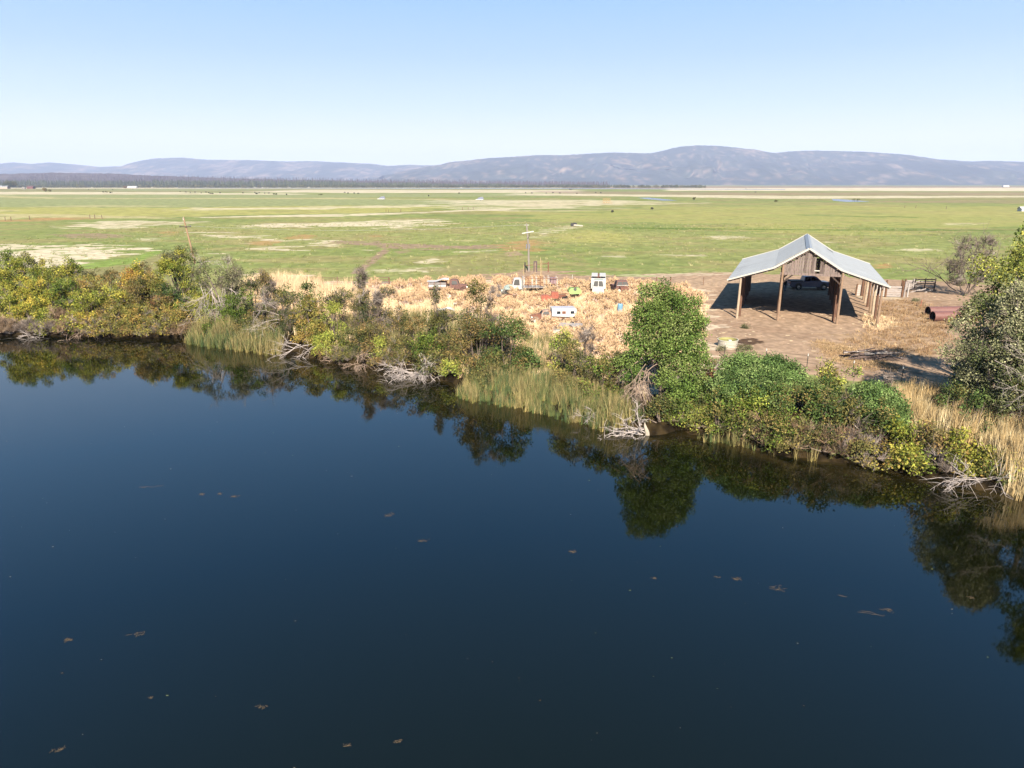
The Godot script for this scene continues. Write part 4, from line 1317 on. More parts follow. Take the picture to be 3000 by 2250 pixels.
func build_person():
	var v := thing("person", "person in dark jacket and jeans standing behind the pickup in barn shade", "person", Vector3(38.22, 0, -99.28), 0.5)
	var tint := func(p: Vector3) -> Color:
		if p.y > 1.47 or (p.y < 0.86 and absf(p.x) > 0.24):
			return Color(0.42, 0.26, 0.19)
		if p.y > 0.9:
			return Color(0.03, 0.032, 0.04)
		if p.y > 0.1:
			return Color(0.05, 0.07, 0.12)
		return Color(0.03, 0.025, 0.02)
	var bones := [[Vector3(0, 0.98, 0), Vector3(0, 1.22, 0), 0.15, 0.16], [Vector3(0, 1.22, 0), Vector3(0, 1.4, -0.01), 0.16, 0.13], [Vector3(-0.15, 1.4, 0), Vector3(0.15, 1.4, 0), 0.075, 0.075], [Vector3(0, 1.42, 0), Vector3(0, 1.55, 0.01), 0.06, 0.055], [Vector3(0, 1.62, 0.02), Vector3(0, 1.68, 0.0), 0.085, 0.095], [Vector3(0, 1.62, 0.1), Vector3(0, 1.6, 0.115), 0.018, 0.022]]
	for s in [-1, 1]:
		bones.append([Vector3(s * 0.09, 0.95, 0), Vector3(s * 0.11, 0.5, 0.02), 0.095, 0.065])
		bones.append([Vector3(s * 0.11, 0.5, 0.02), Vector3(s * 0.12, 0.09, -0.02), 0.062, 0.045])
		bones.append([Vector3(s * 0.12, 0.06, -0.03), Vector3(s * 0.14, 0.04, 0.15), 0.05, 0.04])
		bones.append([Vector3(s * 0.2, 1.38, 0), Vector3(s * 0.29, 1.12, -0.03), 0.058, 0.046])
		bones.append([Vector3(s * 0.29, 1.12, -0.03), Vector3(s * 0.27, 0.87, 0.05), 0.044, 0.034])
		bones.append([Vector3(s * 0.27, 0.85, 0.055), Vector3(s * 0.265, 0.79, 0.07), 0.036, 0.03])
		for f in 4:
			bones.append([Vector3(s * (0.25 + f * 0.014), 0.78, 0.055 + f * 0.014), Vector3(s * (0.24 + f * 0.014), 0.71 - 0.01 * (f % 2), 0.07 + f * 0.012), 0.0095, 0.008])
		bones.append([Vector3(s * 0.25, 0.81, 0.09), Vector3(s * 0.24, 0.76, 0.115), 0.0105, 0.0085])
	put("body", body_mesh(bones, 0.02, 0.05, tint), tinted("figure", 0.9), v)
	var t := st()
	tube(t, [Vector3(0, 1.67, 0.0), Vector3(0, 1.72, 0.0), Vector3(0, 1.785, -0.01)], [0.112, 0.108, 0.05], 14)
	box(t, Vector3(0, 1.7, 0.15), Vector3(0.16, 0.012, 0.12))
	put("cap", t, plain(Color(0.12, 0.12, 0.14)), v)

func fence_post(parent: Node, called: String, at: Vector3, high: float, r: float, m: Material):
	var t := st()
	tube(t, [at - Vector3(0, 0.3, 0), at + Vector3(rng.randf_range(-0.05, 0.05), high, rng.randf_range(-0.05, 0.05))], [r, r * 0.9], 6)
	put(called, t, m, parent)

func wire(parent: Node, a: Vector3, b: Vector3, r: float, m: Material, sag := 0.0):
	var pts := []
	var rad := []
	for k in 9:
		var f := k / 8.0
		pts.append(a.lerp(b, f) - Vector3(0, sag * sin(f * PI), 0))
		rad.append(r)
	var t := st()
	tube(t, pts, rad, 4, false)
	put("wire", t, m, parent)

func build_yard():
	build_person()
	var grey := grained("plank_grey", [Color(0.374, 0.334, 0.314), Color(0.520, 0.495, 0.485), Color(0.450, 0.414, 0.399)], Vector3(0.3, 1.4, 1.4), 51)
	var pale := grained("plank_pale", [Color(0.500, 0.475, 0.460), Color(0.586, 0.566, 0.551)], Vector3(0.3, 1.4, 1.4), 52)
	var brown := grained("post_brown", [Color(0.258, 0.167, 0.107), Color(0.425, 0.308, 0.223)], Vector3(1.2, 0.3, 1.2), 53)
	var steel := plain(Color(0.208, 0.213, 0.202), 0.6, 0.4)
	var white := plain(Color(0.599, 0.599, 0.586), 0.7)
	var rust := grained("rust_dark", [Color(0.314, 0.202, 0.182), Color(0.384, 0.263, 0.243), Color(0.349, 0.233, 0.213)], Vector3(0.25, 0.25, 0.25), 54, 0.5)
	# round stock tank
	var v := thing("stock_tank", "round pale stock tank with a yellow green inside on the dirt yard", "stock tank", Vector3(19.97, 0, -64.32))
	var t := st()
	var wall := plain(Color(0.576, 0.561, 0.520), 0.6)
	tube(t, [Vector3(0, 0, 0), Vector3(0, 0.3, 0), Vector3(0, 0.62, 0)], [0.86, 0.89, 0.92], 32, false)
	put("wall", t, wall, v)
	t = st()
	tube(t, [Vector3(0, 0.6, 0), Vector3(0, 0.66, 0)], [0.95, 0.95], 32, false)
	tube(t, [Vector3(0, 0.66, 0), Vector3(0, 0.661, 0)], [0.95, 0.88], 32, false)
	put("rim", t, plain(Color(0.611, 0.596, 0.546), 0.5), v)
	t = st()
	tube(t, [Vector3(0, 0.655, 0), Vector3(0, 0.42, 0)], [0.88, 0.86], 32, false)
	put("inside", t, plain(Color(0.475, 0.460, 0.283), 0.6), v)
	t = st()
	tube(t, [Vector3(0, 0.0, 0), Vector3(0, 0.46, 0)], [0.85, 0.85], 32, true)
	put("water", t, plain(Color(0.359, 0.349, 0.192), 0.08), v)
	t = st()
	box(t, Vector3(0.25, 0.5, -0.2), Vector3(0.28, 0.1, 0.18))
	put("float_box", t, white, v)
	# steel fence posts with white tops along the bank, wires between
	v = thing("steel_post_fence", "wire fence on thin steel posts with white tips above the bank", "fence")
	var at := [Vector3(15.62, 0, -62.09), Vector3(18.49, 0, -60.26), Vector3(21.33, 0, -58.05), Vector3(24.08, 0, -56.21), Vector3(26.73, 0, -53.85), Vector3(29.61, 0, -52.05), Vector3(32.29, 0, -50)]
	for p in at:
		fence_post(v, "post", p, 1.02, 0.032, steel)
		t = st()
		tube(t, [p + Vector3(0, 1.0, 0), p + Vector3(0, 1.2, 0)], [0.045, 0.04], 6)
		put("white_tip", t, white, v)
	for k in at.size() - 1:
		for h in [0.45, 0.8, 1.05]:
			wire(v, at[k] + Vector3(0, h, 0), at[k + 1] + Vector3(0, h, 0), 0.008, steel, 0.03)
	# wire fence behind the junk yard
	v = thing("back_wire_fence", "low wire fence with wooden posts along the back of the junk yard", "fence")
	at = [Vector3(-18.03, 0, -104.45), Vector3(-10.69, 0, -105.91), Vector3(-4.9, 0, -107.42), Vector3(-1.14, 0, -108.19), Vector3(3.14, 0, -108.97), Vector3(9.27, 0, -109.76), Vector3(15.59, 0, -108.19), Vector3(21.39, 0, -105.18), Vector3(23.46, 0, -105.18), Vector3(28.31, 0, -105.18)]
	for k in at.size():
		var is_white := k in [2, 3, 5]
		fence_post(v, "post", at[k], 1.25 if not is_white else 1.0, 0.07 if k in [0, 7, 8] else 0.045, brown if not is_white else white)
	for k in at.size() - 1:
		for h in [0.5, 0.95]:
			wire(v, at[k] + Vector3(0, h, 0), at[k + 1] + Vector3(0, h, 0), 0.012, steel, 0.02)
	# pipe gate and panels
	v = thing("pipe_gate", "long rusty pipe gate panels beside the tall tan grass", "gate")
	at = [Vector3(-31.14, 0, -104.45), Vector3(-28.28, 0, -104.09), Vector3(-25.44, 0, -103.73), Vector3(-20.77, 0, -104.09), Vector3(-18.08, 0, -104.45)]
	for k in at.size():
		t = st()
		tube(t, [at[k], at[k] + Vector3(0, 1.45 if k == 2 else 1.3, 0)], [0.06, 0.06], 6)
		put("post", t, rust, v)
	for k in at.size() - 1:
		for h in [0.35, 0.65, 0.95, 1.25]:
			wire(v, at[k] + Vector3(0, h, 0), at[k + 1] + Vector3(0, h, 0), 0.035, rust)
	# utility poles and the line between
	var pole_m := [grained("pole_brown", [Color(0.359, 0.263, 0.192), Color(0.500, 0.414, 0.329), Color(0.425, 0.329, 0.248)], Vector3(1.0, 0.15, 1.0), 55), grained("pole_grey", [Color(0.359, 0.334, 0.314), Color(0.500, 0.475, 0.450)], Vector3(1.0, 0.15, 1.0), 56)]
	var p1 := [-59.75, -135.06, 8.47, 1.27]
	var p2 := [2.8, -122.12, 8.04, 1.16]
	v = thing("utility_pole", "leaning brown wooden utility pole behind the left bank shrubs", "utility pole", Vector3(p1[0], 0, p1[1]))
	var h1: float = p1[2]
	t = st()
	tube(t, [Vector3(0, -0.3, 0), Vector3(-0.55, h1 * 0.5, 0), Vector3(-1.15, h1, 0)], [0.2, 0.17, 0.14], 8)
	put("pole", t, pole_m[0], v)
	t = st()
	bar(t, Vector3(-2.0, h1 * 0.8, 0.2), Vector3(0.15, h1 * 0.8, 0.2), 0.14, 0.16)
	put("cross_arm", t, plain(Color(0.2, 0.17, 0.15)), v)
	for k in [-1.9, 0.05]:
		t = st()
		tube(t, [Vector3(k, h1 * 0.8 + 0.05, 0.2), Vector3(k, h1 * 0.8 + 0.3, 0.2)], [0.06, 0.05], 6)
		put("insulator", t, plain(Color(0.3, 0.32, 0.34), 0.3), v)
	t = st()
	tube(t, [Vector3(-1.15, h1 - 0.5, 0), Vector3(-1.16, h1 + 0.05, 0)], [0.17, 0.12], 8)
	put("cap", t, plain(Color(0.561, 0.551, 0.536)), v)
	v = thing("utility_pole", "upright grey utility pole with pale cross arm and transformer box mid field", "utility pole", Vector3(p2[0], 0, p2[1]))
	var h2: float = p2[2]
	t = st()
	tube(t, [Vector3(0.1, -0.3, 0), Vector3(0, h2 * 0.5, 0), Vector3(-0.35, h2, 0)], [0.19, 0.16, 0.12], 8)
	put("pole", t, pole_m[1], v)
	t = st()
	bar(t, Vector3(-1.1, h2 * 0.8, 0.15), Vector3(0.85, h2 * 0.84, 0.05), 0.13, 0.16)
	put("cross_arm", t, white, v)
	t = st()
	var arc := []
	var rr := []
	for k in 6:
		var a := PI * 0.5 * k / 5.0
		arc.append(Vector3(-0.2 + 0.35 * sin(a), h2 * 0.82 - 1.0 + 0.9 * (1.0 - cos(a)), 0.16))
		rr.append(0.05)
	tube(t, arc, rr, 5)
	put("bracket", t, plain(Color(0.2, 0.2, 0.2)), v)
	t = st()
	for s in [-1, 1]:
		box(t, Vector3(-0.1 + s * 0.24, h2 * 0.53, 0.05), Vector3(0.2, 0.75, 0.3))
	put("transformer", t, plain(Color(0.33, 0.33, 0.36), 0.5), v)
	t = st()
	bar(t, Vector3(-0.7, h2 - 0.25, 0), Vector3(0.1, h2 - 0.25, 0), 0.07, 0.08)
	put("top_arm", t, white, v)
	v = thing("power_line", "thin pale power line strung between the two utility poles", "power line")
	wire(v, Vector3(p1[0] - 0.9, h1 * 0.82, p1[1] + 0.2), Vector3(p2[0] - 0.6, h2 - 0.2, p2[1]), 0.016, plain(Color(0.510, 0.510, 0.510)), 0.9)
	# plank corral to the right of the barn
	v = thing("plank_corral", "pale weathered plank corral fence at the right of the barn", "fence")
	var runs := [[Vector3(46.16, 0, -95.18), Vector3(49.71, 0, -94.28), 1.45, 5, pale], [Vector3(49.75, 0, -94.28), Vector3(51.58, 0, -93.69), 1.45, 5, grey], [Vector3(55.44, 0, -100.27), Vector3(56.6, 0, -100.27), 1.45, 4, grey]]
	for r in runs:
		var a: Vector3 = r[0]
		var b: Vector3 = r[1]
		for k in r[3]:
			t = st()
			var y: float = (k + 0.5) * r[2] / r[3]
			bar(t, a + Vector3(0, y, 0), b + Vector3(0, y + rng.randf_range(-0.04, 0.04), 0), 0.045, r[2] / r[3] - 0.04)
			put("plank", t, r[4] if rng.randf() < 0.75 else grey, v)
		fence_post(v, "post", a + Vector3(0, 0, 0.1), 1.6, 0.11, brown)
		fence_post(v, "post", b + Vector3(0, 0, 0.1), 2.2 if r[3] == 5 else 1.6, 0.12, brown if r[3] == 5 else grey)
	for k in 3:
		fence_post(v, "post", Vector3(51.73, 0, -94.58) + Vector3(k * 0.45, 0, 0.4), 2.3 - k * 0.3, 0.11, [brown, grey, pale][k])
	v = thing("plank_gate", "dark open plank gate at the far right end of the corral", "gate", Vector3(57.95, 0, -100.27))
	var dark := plain(Color(0.16, 0.13, 0.12))
	for k in 5:
		t = st()
		bar(t, Vector3(-1.1, 0.3 + k * 0.3, 0), Vector3(1.7, 0.3 + k * 0.3, 0), 0.05, 0.16)
		put("board", t, dark if k in [0, 2, 4] else grey, v)
	for x in [-1.1, 0.3, 1.7]:
		t = st()
		bar(t, Vector3(x, 0, 0.06), Vector3(x, 1.68, 0.06), 0.12, 0.12)
		put("upright", t, dark, v)
	t = st()
	bar(t, Vector3(-2.4, 0.1, 0.2), Vector3(-0.6, 1.4, 0.2), 0.06, 0.12)
	put("brace", t, grey, v)
	# loose planks leaning and lying there
	for k in 7:
		t = st()
		bar(t, Vector3(-0.8, 0.04, 0), Vector3(0.9, rng.randf_range(0.2, 0.7), 0.1), 0.04, 0.16)
		var o := put("loose_plank", t, grey if k % 2 else dark)
		o.position = Vector3(56.29, 0, -98.3) + Vector3(k * 0.42 - 1.0, 0, 0.25 * (k % 3))
		o.rotation.y = rng.randf_range(-0.8, 0.8)
		tag(o, "loose grey board leaning on the ground before the dark plank gate", "board", "loose boards by the gate")
	# rusty pipes
	for d in [[Vector3(47.22, 0, -79.83), 4.8, 0.54, "rusty brown steel pipe, the rear one of two beside the grey tree"], [Vector3(45.98, 0, -76.71), 5.2, 0.53, "rusty brown steel pipe with open end, front one of two by the grey tree"]]:
		v = thing("steel_pipe", d[3], "pipe", d[0] + Vector3(0, 0, 0), 0.05)
		t = st()
		var r: float = d[2]
		tube(t, [Vector3(0, r, 0), Vector3(d[1], r, 0)], [r, r], 28, false)
		put("shell", t, rust, v)
		t = st()
		tube(t, [Vector3(d[1], r, 0), Vector3(0.0, r, 0)], [r - 0.03, r - 0.03], 28, false)
		put("bore", t, plain(Color(0.2, 0.14, 0.12)), v)
		t = st()
		tube(t, [Vector3(-0.03, r, 0), Vector3(0.08, r, 0)], [r + 0.02, r + 0.02], 28, false)
		put("lip", t, rust, v)
	# pile of old poles and branches
	var dark_brown := grained("pile_brown", [Color(0.192, 0.147, 0.137), Color(0.359, 0.303, 0.283)], Vector3(1, 0.4, 1), 57)
	v = thing("wood_pile", "heap of dark old poles and branches at the edge of the tree's shadow", "wood pile", Vector3(30.84, 0, -59.26))
	for k in 46:
		t = st()
		var l := rng.randf_range(0.5, 1.6)
		var c := Vector3(rng.randf_range(-1.6, 1.6), rng.randf_range(0.05, 0.7), rng.randf_range(-0.7, 0.7))
		var dir := Vector3(1, rng.randf_range(-0.12, 0.2), rng.randf_range(-0.7, 0.4)).normalized()
		var r := rng.randf_range(0.03, 0.075)
		tube(t, [c - dir * l, c + Vector3(0, rng.randf_range(-0.04, 0.06), 0), c + dir * l], [r, r * 0.9, r * 0.6], 5)
		put("pole", t, dark_brown if rng.randf() < 0.75 else grey, v)
	# a red marker stake
	t = st()
	tube(t, [Vector3.ZERO, Vector3(0.08, 0.9, 0)], [0.03, 0.03], 5)
	var o := put("marker_stake", t, plain(Color(0.520, 0.258, 0.208)))
	o.position = Vector3(49.92, 0, -86.11)
	tag(o, "thin red marker stake standing in the dry yard left of the pipes", "stake")

# ------------------------------------------------------------------ things far out on the flats
func build_far_things():
	# cattle
	var tint := func(p: Vector3) -> Color:
		return Color(0.02, 0.018, 0.016)
	var bones := [[Vector3(-0.7, 1.05, 0), Vector3(0.55, 1.02, 0), 0.34, 0.36], [Vector3(0.6, 1.1, 0), Vector3(1.0, 0.85, 0), 0.22, 0.15], [Vector3(1.0, 0.8, 0), Vector3(1.22, 0.55, 0), 0.14, 0.08], [Vector3(-1.02, 1.2, 0), Vector3(-1.1, 0.6, 0), 0.04, 0.03]]
	for s in [-1, 1]:
		bones.append([Vector3(0.5, 0.85, s * 0.17), Vector3(0.5, 0.45, s * 0.17), 0.12, 0.07])
		bones.append([Vector3(0.5, 0.45, s * 0.17), Vector3(0.52, 0.05, s * 0.17), 0.065, 0.055])
		bones.append([Vector3(-0.75, 0.9, s * 0.17), Vector3(-0.65, 0.5, s * 0.18), 0.18, 0.08])
		bones.append([Vector3(-0.65, 0.5, s * 0.18), Vector3(-0.75, 0.3, s * 0.18), 0.075, 0.06])
		bones.append([Vector3(-0.75, 0.3, s * 0.18), Vector3(-0.72, 0.04, s * 0.18), 0.055, 0.055])
		bones.append([Vector3(0.98, 0.95, s * 0.12), Vector3(0.95, 0.95, s * 0.24), 0.05, 0.03])
	var cow_mesh := body_mesh(bones, 0.07, 0.12, tint)
	var n := 0
	for p in [[Vector3(51.51, 0, -374.54), "black cow grazing alone in the near green pasture, the larger of two dots"], [Vector3(80.22, 0, -418.79), "black cow grazing alone further right in the green pasture"], [Vector3(-292.46, 0, -953.62), ""], [Vector3(-405.18, 0, -1158.84), ""], [Vector3(-384.45, 0, -1118.74), ""], [Vector3(-532.9, 0, -1201.91), ""], [Vector3(-585.78, 0, -1298.39), ""], [Vector3(-506.88, 0, -1158.84), ""], [Vector3(-517.84, 0, -1201.91), ""], [Vector3(-472.77, 0, -1118.74), ""], [Vector3(-499.98, 0, -1201.91), ""], [Vector3(-461.34, 0, -1118.74), ""], [Vector3(-444.2, 0, -1118.74), ""], [Vector3(-363.6, 0, -1081.31), ""], [Vector3(-357.57, 0, -1081.31), ""], [Vector3(-409.39, 0, -1118.74), ""], [Vector3(-263.66, 0, -1158.84), ""], [Vector3(-241.06, 0, -1081.31), ""], [Vector3(-232.02, 0, -1081.31), ""], [Vector3(-218.71, 0, -1046.3), ""], [Vector3(-96.74, 0, -852.8), ""], [Vector3(-77.84, 0, -1081.31), ""], [Vector3(20.78, 0, -1118.74), ""], [Vector3(29.13, 0, -1081.31), ""], [Vector3(50.22, 0, -1081.31), ""], [Vector3(62.34, 0, -1118.74), ""], [Vector3(70.31, 0, -1081.31), ""], [Vector3(92.34, 0, -1046.3), ""], [Vector3(131.83, 0, -1158.84), ""], [Vector3(135.08, 0, -1118.74), ""], [Vector3(-1037.9, 0, -1804.91), ""], [Vector3(-1021.16, 0, -1804.91), ""], [Vector3(-1014.47, 0, -1804.91), ""], [Vector3(-927.77, 0, -1709.7), ""], [Vector3(-929.09, 0, -1804.91), ""], [Vector3(397.86, 0, -1201.91), ""], [Vector3(688.03, 0, -2166.71), ""]]:
		var o := MeshInstance3D.new()
		o.name = numbered("cow", self)
		o.mesh = cow_mesh
		o.material_override = tinted("figure", 0.9)
		add_child(o)
		o.position = p[0]
		o.rotation.y = rng.randf() * TAU
		o.scale = Vector3.ONE * (1.0 if n < 2 else 1.35)
		tag(o, p[1] if p[1] != "" else "tiny dark cow standing far out on the flats", "cow", "cattle on the flats" if p[1] == "" else "")
		n += 1
	far_plants()
	far_farm()

# ------------------------------------------------------------------ plants
var sprays := {}

func leaf_spray(t: SurfaceTool, c: Color, count: int, reach: float, long: float, wide: float, up: float, r: RandomNumberGenerator):
	# a twig's worth of separate leaves, each two triangles folded along the midrib
	for k in count:
		var d := Vector3(r.randfn(), r.randfn(), r.randfn()).normalized()
		var at := d * reach * pow(r.randf(), 0.5)
		var out := (d + Vector3(r.randfn(), r.randfn() + up, r.randfn()) * 0.7).normalized()
		var side := out.cross(Vector3(r.randfn(), r.randfn(), r.randfn()).normalized()).normalized()
		var l := long * r.randf_range(0.7, 1.25)
		var w := wide * r.randf_range(0.7, 1.25)
		var fold := out.cross(side) * w * 0.35
		var v := r.randf_range(0.72, 1.2)
		t.set_color(Color(c.r * v, c.g * v, c.b * v))
		tri(t, at, at + out * l * 0.45 + side * w + fold, at + out * l)
		tri(t, at, at + out * l, at + out * l * 0.45 - side * w + fold)

func twig_spray(t: SurfaceTool, c: Color, count: int, long: float, thick: float, spread: float, r: RandomNumberGenerator):
	# thin bare twigs that leave one point
	for k in count:
		var d := Vector3(r.randfn() * spread, 1.0, r.randfn() * spread).normalized()
		var bend := Vector3(r.randfn(), r.randfn() * 0.5, r.randfn()) * long * 0.16
		var l := long * r.randf_range(0.5, 1.1)
		var v := r.randf_range(0.7, 1.2)
		t.set_color(Color(c.r * v, c.g * v, c.b * v))
		tube(t, [bend * 0.3, d * l], [thick, thick * 0.35], 3, false)

func blade_tuft(key: String, count: int, high: float, wide: float, spread: float, foot: float, tip: Color, base: Color, seed_: int) -> ArrayMesh:
	# grass or reed blades, 2 bends each; colours are multiplied by each copy's own
	if not sprays.has(key):
		var r := RandomNumberGenerator.new()
		r.seed = seed_
		var t := st()
		for k in count:
			var a := r.randf() * TAU
			var at := Vector3(cos(a), 0, sin(a)) * foot * sqrt(r.randf())
			var lean := Vector3(r.randfn(), 0, r.randfn()) * spread
			var h := high * r.randf_range(0.55, 1.1)
			var side := Vector3(cos(a + 1.3), 0, sin(a + 1.3)) * wide
			var p1 := at + Vector3(lean.x * 0.3, h * 0.5, lean.z * 0.3)
			var p2 := at + Vector3(lean.x, h, lean.z)
			var v := r.randf_range(0.75, 1.2)
			for q in [[at - side, base], [p1 - side * 0.8, tip], [p1 + side * 0.8, tip], [at - side, base], [p1 + side * 0.8, tip], [at + side, base], [p1 - side * 0.8, tip], [p2, tip], [p1 + side * 0.8, tip]]:
				var c: Color = q[1]
				t.set_color(Color(c.r * v, c.g * v, c.b * v))
				t.add_vertex(q[0])
		t.generate_normals()
		sprays[key] = t.commit()
	return sprays[key]

func branches(t: SurfaceTool, from: Vector3, dir: Vector3, long: float, thick: float, depth: int, r: RandomNumberGenerator, droop: float, wild: float):
	# a limb that wanders, tapers and forks
	var pts := [from]
	var rad := [thick]
	var d := dir.normalized()
	var p := from
	var steps := 4
	for k in steps:
		d = (d + Vector3(r.randfn(), r.randfn(), r.randfn()) * wild + Vector3(0, -droop, 0)).normalized()
		p += d * long / steps
		pts.append(p)
		rad.append(thick * lerpf(1.0, 0.35, (k + 1.0) / steps))
		if depth > 0 and k > 0:
			for q in (2 if k < steps - 1 else 1):
				var side := Vector3(r.randfn(), r.randfn() * 0.7 + 0.1, r.randfn()).normalized()
				branches(t, p, d * 0.75 + side * 0.75, long * r.randf_range(0.42, 0.68), thick * 0.55, depth - 1, r, droop, wild)
	tube(t, pts, rad, 5 if thick > 0.04 else 3, false)

# what a kind of shrub looks like: leaf colours (linear), how large its sprays are, how dense, how twiggy
var looks := {
	"yg": {"c": [Color(0.1934, 0.1986, 0.0220), Color(0.1409, 0.1588, 0.0179), Color(0.0751, 0.1050, 0.0142), Color(0.2436, 0.2205, 0.0267)], "leaf": "broad"},
	"yellow": {"c": [Color(0.2745, 0.2377, 0.0220), Color(0.2039, 0.1986, 0.0192), Color(0.3145, 0.2205, 0.0284), Color(0.1050, 0.1324, 0.0166)], "leaf": "broad"},
	"gold": {"c": [Color(0.1904, 0.1628, 0.0317), Color(0.2154, 0.1417, 0.0334), Color(0.1261, 0.1261, 0.0254), Color(0.0795, 0.0854, 0.0198)], "leaf": "broad"},
	"orange": {"c": [Color(0.3075, 0.1809, 0.0239), Color(0.2707, 0.1299, 0.0269), Color(0.2258, 0.1904, 0.0269)], "leaf": "broad"},
	"green": {"c": [Color(0.0711, 0.1080, 0.0140), Color(0.0448, 0.0766, 0.0120), Color(0.1150, 0.1458, 0.0198)], "leaf": "broad"},
	"deep": {"c": [Color(0.0428, 0.0766, 0.0186), Color(0.0284, 0.0536, 0.0140), Color(0.0738, 0.1150, 0.0284)], "leaf": "broad"},
	"dark": {"c": [Color(0.0389, 0.0536, 0.0186), Color(0.0269, 0.0389, 0.0151), Color(0.0711, 0.0854, 0.0239), Color(0.1080, 0.0947, 0.0269)], "leaf": "small"},
	"olive": {"c": [Color(0.1150, 0.1080, 0.0300), Color(0.0766, 0.0766, 0.0239), Color(0.1542, 0.1186, 0.0370), Color(0.0513, 0.0632, 0.0198)], "leaf": "small"},
	"rustolive": {"c": [Color(0.1338, 0.1012, 0.0317), Color(0.1717, 0.1115, 0.0389), Color(0.0854, 0.0795, 0.0254), Color(0.0559, 0.0658, 0.0211)], "leaf": "small"},
	"lime": {"c": [Color(0.1904, 0.2154, 0.0284), Color(0.1338, 0.1763, 0.0269), Color(0.2421, 0.2421, 0.0352)], "leaf": "small"},
	"greygreen": {"c": [Color(0.1261, 0.1261, 0.0632), Color(0.0854, 0.0947, 0.0408), Color(0.1672, 0.1542, 0.0915), Color(0.0607, 0.0711, 0.0284)], "leaf": "small"},
	"twig": {"c": [Color(0.1717, 0.1377, 0.1223), Color(0.1261, 0.0979, 0.0854), Color(0.2206, 0.1856, 0.1717)], "leaf": "twig"},
	"browntwig": {"c": [Color(0.1763, 0.1150, 0.0711), Color(0.1338, 0.0854, 0.0559), Color(0.2258, 0.1628, 0.1115)], "leaf": "twig"},
	"rust": {"c": [Color(0.1763, 0.0854, 0.0389), Color(0.1338, 0.0711, 0.0300), Color(0.1150, 0.0979, 0.0269)], "leaf": "small"},
}

func spray_of(look: String, tone: int, shade: int, k: int) -> ArrayMesh:
	# one of three shapes in one of the look's colours, lighter or darker
	var key := "%s/%d/%d/%d" % [look, tone, shade, k]
	if not sprays.has(key):
		var c: Color = looks[look].c[tone]
		var grey := c.r * 0.3 + c.g * 0.6 + c.b * 0.1
		c = c.lerp(Color(grey * 1.05, grey, grey * 0.75), 0.12) * [0.6, 0.8, 0.98, 1.2][shade]
		var r := RandomNumberGenerator.new()
		r.seed = 100 + k * 7
		var t := st()
		match looks[look].leaf:
			"broad":
				leaf_spray(t, c, 17, 0.3, 0.145, 0.05, 0.5, r)
			"small":
				leaf_spray(t, c, 18, 0.3, 0.15, 0.036, 0.5, r)
			_:
				twig_spray(t, c, 11, 0.68, 0.012, 0.42, r)
		t.generate_normals()
		sprays[key] = t.commit()
	return sprays[key]

func crown(v: Node3D, called: String, lobes: Array, look: String, density: float, r: RandomNumberGenerator, size := 1.0, second := "", share := 0.0):
	# lobes: [centre, radius]; sprays cover their outsides and thin out inside
	var leaves := st()
	var twigs := st()
	var any := [false, false]
	for lobe in lobes:
		var c: Vector3 = lobe[0]
		var rad: float = lobe[1]
		var tone: int = r.randi() % looks[look].c.size()
		var count := int(rad * rad * 46.0 * density / (size * size)) + 3
		for k in count:
			var d := Vector3(r.randfn(), r.randfn(), r.randfn()).normalized()
			if d.y < -0.45 and r.randf() < 0.7:
				continue
			var p := c + d * rad * (r.randf_range(0.7, 1.12) if r.randf() < 0.85 else r.randf_range(0.3, 1.35)) * Vector3(1, 0.9, 1)
			if p.y < 0.02:
				continue
			var l := second if second != "" and r.randf() < share else look
			var tones: int = looks[l].c.size()
			var s := size * r.randf_range(0.7, 1.3)
			var m := spray_of(l, tone % tones if r.randf() < 0.6 else r.randi() % tones, r.randi() % 4, r.randi() % 3)
			if looks[l].leaf == "twig":
				var up := (d + Vector3(0, 0.8, 0) + Vector3(r.randfn(), r.randfn(), r.randfn()) * 0.25).normalized()
				var q := up.cross(Vector3(r.randfn(), r.randfn(), r.randfn()).normalized()).normalized()
				twigs.append_from(m, 0, Transform3D(Basis(q, up, q.cross(up)).scaled(Vector3(s, s, s)), p - up * 0.3 * s))
				any[1] = true
			else:
				leaves.append_from(m, 0, Transform3D(Basis(Vector3(r.randfn(), r.randfn(), r.randfn()).normalized(), r.randf() * TAU).scaled(Vector3(s, s, s)), p))
				any[0] = true
	if any[0]:
		put(called, leaves.commit(), tinted("leaf", 0.75, 0.2, 0.06), v)
	if any[1]:
		put("twigs" if any[0] else called, twigs.commit(), tinted("twig", 0.95, 0.2), v)

